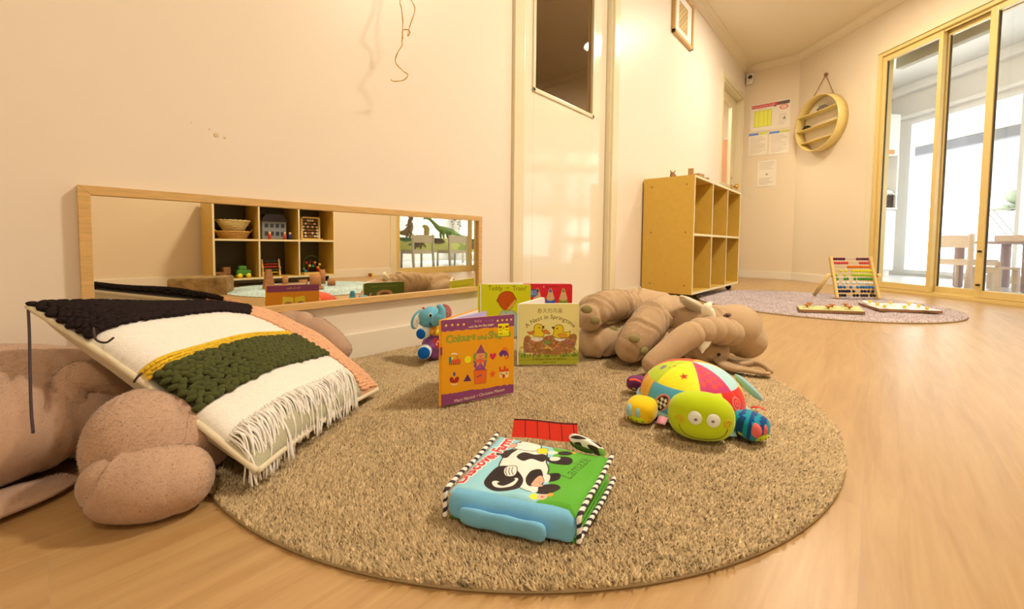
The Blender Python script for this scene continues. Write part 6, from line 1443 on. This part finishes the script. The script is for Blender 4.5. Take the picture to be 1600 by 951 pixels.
def kid_chair(label, loc, rz, w=.30, group=None, name='kids_chair', seat_z=.285, top=.53, d=.28, m=m_kid):
    """back at y=0, seat extends to +y"""
    t = thing(name, label, 'chair', loc, rz, group)
    for x in (-w / 2, w / 2):
        b = MB(); b.tube([(x, -.02, 0), (x, 0, seat_z), (x, .0, top - .02), (x, .0, top - .002), (x, .0, top)], [.020, .021, .021, .018, .006], m, 14, upv=(1, 0, 0)); b.build('leg', m, t, label='tall back leg')
        b = MB(); b.tube([(x, d, 0), (x, d - .005, seat_z - .01)], .018, m, 12, upv=(1, 0, 0)); b.build('leg', m, t)
        b = MB(); lbox(b, x - .008, x + .008, .01, d, seat_z - .05, seat_z - .012, m); b.build('side_rail', m, t)
    b = MB(); vs = []; 
    for i in range(11):
        x = -w / 2 + w * i / 10; zt = top - .022 + .012 * math.sin(PI * i / 10); vs += [(x, -.008, top - .13), (x, .008, top - .13), (x, .008, zt), (x, -.008, zt)]
    b.add(vs, [(i * 4 + j, i * 4 + (j + 1) % 4, i * 4 + 4 + (j + 1) % 4, i * 4 + 4 + j) for i in range(10) for j in range(4)] + [(0, 1, 2, 3), (43, 42, 41, 40)], m, False); b.build('backrest', m, t, bevel=.003)
    b = MB(); lbox(b, -w / 2 + .01, w / 2 - .01, .012, d + .015, seat_z - .012, seat_z + .004, m, .005); b.build('seat', m, t)
    b = MB(); lbox(b, -w / 2, w / 2, -.007, .007, seat_z - .05, seat_z - .01, m); b.build('back_rail', m, t)
    return t
kid_chair('small wooden chair with its back to the sliding door in the sunroom', DG(-.11, .86, 0), DROT, .325, seat_z=.275, top=.515)
def stool():
    t = thing('low_stool', 'low wooden stool with a scalloped apron beside the sunroom chair', 'stool', DG(.045, 1.02, 0), DROT)
    b = MB(); lbox(b, -.12, .10, 0, .22, .195, .215, m_kid, .006); b.build('seat', m_kid, t)
    for x in (-.105, .082):
        for y in (.02, .20): b = MB(); lbox(b, x - .018, x + .018, y - .018, y + .018, 0, .195, m_kid, .005); b.build('leg', m_kid, t)
    b = MB(); b.prism([(-.088, .195), (.066, .195), (.066, .155), (.045, .170), (.02, .158), (-.01, .150), (-.04, .158), (-.065, .170), (-.088, .155)], .0, .014, m_kid, lambda x, y, z: (x, z, y)); b.build('apron', m_kid, t)
stool()
t = thing('round_leg_table', 'low wooden table with thick round legs in the sunroom', 'table', DG(.0, 1.3, 0), DROT)
b = MB(); lbox(b, -.32, .62, -.22, .42, .425, .447, m_tbl, .006); b.build('tabletop', m_tbl, t)
for x, y in ((-.28, -.14), (.245, -.14), (-.28, .36), (.56, .36)): b = MB(); b.lathe([(.030, 0), (.036, .01), (.036, .40), (.034, .425), (.001, .425)], m_tbl, 20, (x, y, 0)); b.build('leg', m_tbl, t)
t = thing('wooden_tray', 'shallow pale wooden tray on the low table', 'tray', DG(.17, 1.26, .447), DROT)
b = MB(); lbox(b, -.16, .30, -.12, .16, 0, .008, m_kid)
for q in ((-.16, .30, -.12, -.108), (-.16, .30, .148, .16), (-.16, -.148, -.12, .16), (.288, .30, -.12, .16)): lbox(b, q[0], q[1], q[2], q[3], .008, .055, m_kid, .002)
b.build('tray_body', m_kid, t)
# outside : hedge, shade cloth, drying cords
m_hedge = mat('hedge_leaf', (.16, .20, .13), .8, noise=(6, .5)); g = np.random.default_rng(4)
b = MB()
for i in range(420): p = DG(g.uniform(-9, 3), 14 + g.uniform(-.8, .8), g.uniform(.2, 3.0)); b.ball(p, (g.uniform(.25, .5), g.uniform(.25, .5), g.uniform(.2, .45)), m_hedge, 7, 5)
o = b.build('hedge', m_hedge); set_props(o, 'pale green leafy hedge far outside the sunroom window', 'hedge'); o['kind'] = 'stuff'
b = MB(); vs = []; m_sh = mat('shade_cloth', (.24, .27, .28), .9)
nn = 14
for i in range(nn + 1):
    for j in range(7): vs.append(DG(-7 + i * .6, 7.0 + .15 * math.sin(i), 1.52 + j * .25 + .04 * math.sin(i * 1.3 + j)))
b.add(vs, [(i * 7 + j, i * 7 + j + 1, (i + 1) * 7 + j + 1, (i + 1) * 7 + j) for i in range(nn) for j in range(6)], m_sh, True); o = b.build('shade_cloth', m_sh); set_props(o, 'pale blue-grey shade cloth hanging outside', 'shade'); md = o.modifiers.new('s', 'SOLIDIFY'); md.thickness = .01
b = MB(); dbox(b, -9, 3, 12.0, 12.05, -.12, 1.5); struct(b, 'trim_14', mat('fence_pale', (.6, .6, .58), .8))
m_cord = mat('pale_cord', (.35, .30, .28), .7); t = thing('cord_frame', 'thin crossed cords of a folding airer just outside the sunroom window', 'airer', DG(-.9, 3.0, -.12), DROT)
for x0, x1 in ((-.6, .1), (-.52, .18), (.1, -.6), (.18, -.52), (.5, 1.2), (1.2, .5)): b = MB(); b.tube([(x0, 0, .0), (x1, 0, 1.0)], .005, m_cord, 6); b.build('cord', m_cord, t)
b = MB(); b.tube([(-.8, 0, 1.0), (1.4, 0, 1.0)], .008, m_cord, 6); b.build('top_rail', m_cord, t)

# ------------------------------------------------------------------ the other side of the room (seen in the mirror)
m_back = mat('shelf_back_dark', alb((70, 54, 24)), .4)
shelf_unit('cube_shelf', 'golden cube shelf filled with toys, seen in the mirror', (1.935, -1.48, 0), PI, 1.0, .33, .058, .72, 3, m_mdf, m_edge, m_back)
m_wick = mat('wicker', alb((220, 178, 104)), .7, noise=(90, .25)); m_wick2 = mat('wicker_dark', alb((196, 140, 66)), .7, noise=(90, .25))
def basket(label, loc, r0, r1, h, m, handle=False, ell=.8):
    t = thing('wicker_basket', label, 'basket', loc)
    b = MB(); b.lathe([(.001, 0), (r0, 0), (r1, h), (r1 - .006, h), (r0 - .004, .006), (.001, .006)], m, 30, caps=False)
    b.v = [(x, y * ell, z) for x, y, z in b.v]; b.build('basket_body', m, t)
    b = MB()
    for k in range(6): r = r0 + (r1 - r0) * (k + .5) / 6 + .002; b.tube([(r * math.cos(a), r * math.sin(a) * ell, h * (k + .5) / 6 + .002 * math.sin(a * 14 + k * PI)) for a in np.linspace(0, 2 * PI, 61)], .0035, m, 5, caps=False)
    b.build('weave_band', m, t)
    b = MB(); b.tube([((r1 - .002) * math.cos(a), (r1 - .002) * math.sin(a) * ell, h + .003 * math.sin(a * 20)) for a in np.linspace(0, 2 * PI, 61)], .006, m, 7, caps=False); b.build('rim', m, t)
    if handle:
        for s_ in (-1, 1): b = MB(); b.tube([(s_ * (r1 - .01), -.03, h - .01), (s_ * (r1 + .022), -.02, h + .025), (s_ * (r1 + .022), .02, h + .025), (s_ * (r1 - .01), .03, h - .01)], .005, m, 6); b.build('handle', m, t)
SZ = .3945 + .0085
basket('low brown wicker basket with end handles under the pale one', (1.115, -1.62, SZ), .095, .125, .06, m_wick2, True)
basket('pale wicker basket stacked on the low brown basket', (1.12, -1.62, SZ + .068), .075, .125, .085, m_wick)
m_dh = mat('house_grey', alb((130, 124, 110)), .6); m_dr = mat('house_roof', alb((56, 48, 50)), .6); m_dw = mat('house_window', alb((52, 52, 56)), .4)
t = thing('dollhouse', 'grey toy house with a dark roof in the top middle cube', 'toy', (1.43, -1.66, SZ)); b = MB(); lbox(b, -.10, .10, -.07, .07, 0, .16, m_dh); b.build('house_wall', m_dh, t)
b = MB(); b.prism([(-.11, .16), (.11, .16), (.07, .225), (-.07, .225)], -.08, .08, m_dr, lambda x, y, z: (x, z, y)); b.build('roof', m_dr, t)
for x in (-.065, -.02, .025, .07):
    for z in (.035, .105): b = MB(); lbox(b, x - .014, x + .014, .069, .073, z, z + .035, m_dw, 0); b.build('house_window', m_dw, t)
for i, (x, c, l) in enumerate(((1.375, (196, 66, 40), 'small red peg figure by the toy house, farthest left'), (1.50, (180, 70, 50), 'small red peg figure by the toy house, nearest the blue one'), (1.545, (40, 44, 90), 'small dark blue peg figure by the toy house'))):
    t = thing('peg_figure', l, 'toy', (x, -1.545, SZ)); mm = mat('peg%d' % i, alb(c), .4); b = MB(); b.lathe([(.001, 0), (.014, 0), (.013, .045), (.006, .05), (.001, .05)], mm, 16); b.build('body', mm, t); b = MB(); b.ball((0, 0, .056), .011, m_pine, 14, 8); b.build('head', m_pine, t)
t = thing('bead_rack', 'wooden frame with rows of brown and white beads in the top right cube', 'toy', (1.76, -1.62, SZ)); b = MB()
for q in ((-.09, -.075, 0, .22), (.075, .09, 0, .22), (-.09, .09, .205, .22), (-.09, .09, 0, .015)): lbox(b, q[0], q[1], -.01, .01, q[2], q[3], m_pine, .002)
lbox(b, -.10, .10, -.05, .05, -.0, .012, m_pine); b.build('frame', m_pine, t); mw = mat('bead_white', alb((240, 225, 190)), .4); g = np.random.default_rng(6)
for k in range(6):
    b = MB(); z = .035 + k * .03; b.tube([(-.08, 0, z), (.08, 0, z)], .0015, m_dkwood, 5); b.build('wire', m_dkwood, t)
    for j in range(7): mm = mw if g.uniform() < .4 else m_dkwood; b = MB(); b.ball((-.066 + j * .0215 + g.uniform(-.003, .003), 0, z), .0105, mm, 10, 7); b.build('bead', mm, t)
t = thing('toy_truck', 'wooden toy truck in the bottom left cube beside the green one', 'toy', (1.03, -1.60, .0755)); b = MB(); lbox(b, -.06, .05, -.03, .03, .02, .05, m_dkwood); lbox(b, .0, .05, -.03, .03, .05, .09, m_dkwood); b.build('truck_body', m_dkwood, t)
for x in (-.04, .035): b = MB(); b.lathe([(.001, -.035), (.018, -.035), (.018, .035), (.001, .035)], m_toyd, 16, (x, 0, .018), RX); b.build('wheel_pair', m_toyd, t)
m_gt = mat('toy_green', alb((76, 122, 34)), .4); t = thing('toy_truck', 'green toy truck in the bottom left cube', 'toy', (1.17, -1.56, .0755)); b = MB(); lbox(b, -.055, .05, -.035, .035, .02, .065, m_gt, .012); lbox(b, -.04, .02, -.03, .03, .06, .10, m_gt, .015); b.build('truck_body', m_gt, t)
for x in (-.035, .03): b = MB(); b.lathe([(.001, -.04), (.018, -.04), (.018, .04), (.001, .04)], m_ye, 16, (x, 0, .018), RX); b.build('wheel_pair', m_ye, t)
t = thing('abacus', 'small abacus with red and green rows in the bottom middle cube', 'abacus', (1.40, -1.60, .0755))
for x in (-.07, .07): b = MB(); b.box((x, 0, .075), (.012, .014, .15), m_pine, Matrix.Rotation(.2, 3, 'X'), .002); b.build('side_post', m_pine, t); b = MB(); b.box((x, .0, .04), (.010, .012, .085), m_pine, Matrix.Rotation(-.5, 3, 'X'), .002); b.build('stand_leg', m_pine, t)
for k, c in enumerate(((60, 60, 70), (196, 50, 40), (214, 60, 40), (60, 80, 40), (200, 160, 50))):
    mm = mat('mini%d' % k, alb(c), .4); z = .03 + (4 - k) * .025; y = -.2 * (z - .075); b = MB(); b.tube([(-.066, y, z), (.066, y, z)], .0015, m_dkwood, 5); b.build('wire', m_dkwood, t)
    for j in range(8): b = MB(); b.ball((-.056 + j * .0145, y, z), .0075, mm, 8, 6); b.build('bead', mm, t)
t = thing('bead_maze', 'toy bead maze with an arched wire and coloured beads in the bottom right cube', 'toy', (1.76, -1.60, .0755)); b = MB(); lbox(b, -.09, .09, -.05, .05, 0, .015, m_pine); b.build('base', m_pine, t)
b = MB(); b.tube([(-.075, 0, .012), (-.075, 0, .10)] + [(.075 * math.cos(a), 0, .10 + .075 * math.sin(a)) for a in np.linspace(PI, 0, 14)] + [(.075, 0, .012)], .0022, m_gt, 7); b.build('wire_arch', m_gt, t)
b = MB(); b.tube([(-.05 + .10 * q, .02 * math.sin(q * 9), .015 + .11 * math.sin(q * PI)) for q in np.linspace(0, 1, 20)], .002, m_rd, 7); b.build('wire_loop', m_rd, t)
for x, z, mm in ((-.075, .05, m_gt), (-.05, .11, m_rd), (-.02, .08, m_ye), (.01, .075, m_tq), (.03, .11, m_or), (.06, .06, m_or), (.072, .035, m_rd), (.075, .09, m_ye), (-.06, .03, m_tq)): b = MB(); b.ball((x, 0, z), .012, mm, 12, 8); b.build('bead', mm, t)
# pale rug and blocks
rug('round_rug', 'pale grey round rug under wooden blocks, seen in the mirror', (1.50, -.98), .60, .010, alb((178, 178, 148), 1.3), tufts=30000, seed=8, tl=.006)
m_st = wood('stump_wood', (176, 110, 56), .6, 14, (1, 1, 4), .2)
def stump(label, c, r, h, base=False, wedge_=False):
    t = thing('wood_block', label, 'block', (c[0], c[1], .0135), 0, 'wooden blocks on the pale rug'); b = MB()
    if wedge_: b.prism([(-r, 0), (r, 0), (r * .35, h), (-r * .35, h)], -r * .6, r * .6, m_st, lambda x, y, z: (x, z, y))
    else: b.lathe([(.001, 0), (r * 1.05, 0), (r, h * .5), (r * .95, h), (.001, h)], m_st, 18)
    b.build('block_body', m_st, t)
    if base: b = MB(); b.lathe([(.001, 0), (r * 1.5, 0), (r * 1.45, .02), (.001, .02)], m_st, 18); b.build('block_base', m_st, t)
stump('thick wooden stump block with a wide foot on the pale rug', (1.452, -.824), .042, .115, True); stump('small wooden peg block in front of the toy shelf', (1.345, -1.132), .022, .085)
stump('short wide block near the shelf middle on the pale rug', (1.51, -1.19), .035, .045); stump('tall thin wooden post block on the pale rug', (1.69, -1.22), .024, .125); stump('short round block right of the tall post on the pale rug', (1.68, -1.03), .032, .05); stump('tapered tall wooden block beside the crate', (1.21, -1.10), .04, .15, wedge_=True)
t = thing('wooden_crate', 'rough mottled wooden box on the floor in front of the toy shelf', 'box', (.80, -1.18, .0)); t.rotation_euler = (0, 0, .42); m_rough = mat('rough_bark', alb((150, 112, 60)), .9, noise=(14, .55), bump=(30, .5, .01))
b = MB(); lbox(b, -.17, .17, -.14, .14, .001, .012, m_rough)
for q in ((-.17, .17, -.14, -.12), (-.17, .17, .12, .14), (-.17, -.15, -.12, .12), (.15, .17, -.12, .12)): lbox(b, q[0], q[1], q[2], q[3], .012, .115, m_rough, .006)
b.build('box_side', m_rough, t)
b = MB(); lbox(b, -.165, .165, -.135, .135, .112, .122, m_rough, .004); b.build('box_lid', m_rough, t)
o = block('wood_block', 'two-tone red and yellow block by the far baseboard in the mirror', 'block', (2.50, -1.80, .0), (.045, .03, .035), mat('block_red', alb((150, 70, 40)), .5), .1); b = MB(); b.box((0, 0, .0175), (.02, .032, .037), m_ye); b2 = b.build('yellow_half', m_ye, o); b2.location = (.018, 0, 0)
# dining table with a jungle cloth, two chairs and dinosaurs (seen in the mirror)
m_ch = wood('chair_pale', (206, 172, 120), .5, 10, (2, 2, 10), .08)
for i, (x, y) in enumerate(((3.96, -2.78), (4.66, -2.76))):
    kid_chair(['pale wooden chair at the jungle cloth table, left in the mirror', 'pale wooden chair at the jungle cloth table, right in the mirror'][i], (x, y, 0), PI, .38, 'chairs at the jungle cloth table', seat_z=.27, top=.52, d=.30, m=m_ch)
t = thing('dining_table', 'low table under a jungle-print cloth in the sunroom', 'table', (4.7, -3.45, 0)); b = MB(); lbox(b, -1.05, 1.05, -.33, .33, .44, .46, m_ch); b.build('tabletop', m_ch, t)
for x in (-.95, .95):
    for y in (-.28, .28): b = MB(); lbox(b, x - .02, x + .02, y - .02, y + .02, 0, .44, m_ch); b.build('leg', m_ch, t)
cv = Canvas(2.2, .9, 60, (206, 190, 90)); g = np.random.default_rng(12)
for i in range(46):
    x, y = g.uniform(0, 2.2), g.uniform(0, .9); c = [(110, 130, 40), (60, 90, 50), (190, 170, 70), (150, 150, 60), (90, 60, 40)][i % 5]
    if i % 2:
        for k in range(6): a = k * PI / 3 + .3; cv.ell(x + .06 * math.cos(a), y + .06 * math.sin(a), .065, .02, c, a)
    else: cv.smooth([(x - .15, y), (x - .05, y + .06), (x + .1, y + .05), (x + .17, y - .02), (x, y - .05)], c)
def cloth(u, v):
    y = np.where(v < .28, -3.12 + .006 * np.sin(u * 60), -3.12 - (v - .28) / .72 * .66); z = np.where(v < .28, .47 - (.28 - v) / .28 * .24, .470); y = np.where(v < .28, -3.112 + .02 * np.sin(u * 50) * (.28 - v), y)
    return np.stack([3.62 + u * 2.16, y, z], 1)
o = cv.sheet('table_cloth', cloth, None, .8); set_props(o, 'yellow-green jungle-print cloth hanging over the low table', 'tablecloth'); o.modifiers.new('s', 'SOLIDIFY').thickness = .003
m_dn = mat('dino_green', alb((110, 128, 50)), .6, noise=(10, .25)); m_dn2 = mat('dino_brown', alb((130, 96, 56)), .6, noise=(10, .25))
def dino(label, loc, parts, m):
    t = thing('toy_dinosaur', label, 'toy', loc)
    for nm, P_, R_ in parts: plush(P_, R_, m=m, seg=16, n=6).build(nm, m, t)
dino('green long-necked toy dinosaur on the jungle cloth', (4.85, -3.35, .472), [('body', [(.55, 0, .04), (.35, 0, .07), (.15, 0, .13), (-.02, 0, .15), (-.14, 0, .19), (-.24, 0, .27), (-.33, 0, .33), (-.40, 0, .345), (-.45, 0, .325)], [.008, .022, .055, .065, .045, .028, .024, .024, .010])] + [('leg', [(x, y, .11), (x - .01, y, .05), (x, y, .018)], [.03, .022, .018]) for x in (.12, -.04) for y in (-.04, .04)], m_dn)
dino('brown upright toy dinosaur at the left end of the jungle cloth', (4.12, -3.40, .472), [('body', [(-.25, 0, .13), (-.15, 0, .08), (-.02, 0, .10), (.04, 0, .18), (.03, 0, .27), (.06, 0, .33), (.0, 0, .36)], [.008, .03, .06, .055, .035, .035, .015])] + [('leg', [(x, y, .10), (x + .03, y, .05), (x, y, .018)], [.035, .022, .018]) for x in (.0,) for y in (-.045, .045)] + [('arm', [(.05, y, .24), (-.02, y, .20)], [.014, .010]) for y in (-.04, .04)], m_dn2)
dino('small yellow toy dinosaur bust between the two bigger ones', (4.48, -3.38, .472), [('body', [(0, 0, .05), (.01, 0, .12), (.0, 0, .18), (-.05, 0, .20)], [.045, .05, .045, .03])], mat('dino_gold', alb((190, 150, 70)), .6))
# hanging leafy plant
t = thing('hanging_plant', 'trailing green plant hanging in the sunroom, seen in the mirror', 'plant', (5.05, -3.2, 1.05)); mp_ = mat('leaf_green', alb((80, 100, 50)), .6); g = np.random.default_rng(2); b = MB(); b2 = MB()
for k in range(9):
    P_ = [(g.uniform(-.08, .08), g.uniform(-.05, .05), .1), (g.uniform(-.12, .12), g.uniform(-.08, .08), -.1), (g.uniform(-.16, .16), g.uniform(-.08, .08), -.35 + g.uniform(-.05, .1))]; C_ = catmull(P_, 8); b.tube(C_, .002, mp_, 5)
    for p in C_[::2]: b2.ball(p + g.normal(size=3) * .01, (.022, .012, .006), mp_, 8, 5, Matrix.Rotation(g.uniform(0, 6), 3, 'Z') @ Matrix.Rotation(g.uniform(-1, 1), 3, 'X'))
b.build('stem', mp_, t); o = b2.build('leaves', mp_, t); o['kind'] = 'stuff'
b = MB(); b.lathe([(.001, .05), (.06, .05), (.09, .16), (.08, .16), (.001, .07)], m_white, 20); b.build('pot', m_white, t); b = MB()
for a in (0, 2.1, 4.2): b.tube([(.085 * math.cos(a), .085 * math.sin(a), .16), (0, 0, 1.0)], .002, m_cord, 5)
b.tube([(0, 0, 1.0), (0, 0, 1.56)], .003, m_cord, 5); b.build('hanger_cord', m_cord, t)
# vertical blinds on the far window
t = thing('vertical_blind', 'white vertical blind over the bright window behind the jungle cloth table', 'blind', (5.25, -5.07, 2.2)); b = MB(); abox(b, 4.2, 6.3, -5.09, -5.05, 2.2, 2.24); b.build('head_rail', m_white, t, True)
m_bl = mat('blind_slat', (.85, .82, .74), .7); proto = None
for k in range(22):
    if proto is None: b = MB(); b.box((0, 0, -.88), (.085, .002, 1.76), m_bl, Matrix.Rotation(.9, 3, 'Z')); proto = b.build('blind_slat', m_bl, t); o = proto
    else: o = proto.copy(); COL.objects.link(o)
    o.parent = t; o.location = (-1.0 + k * .095, 0, 0)
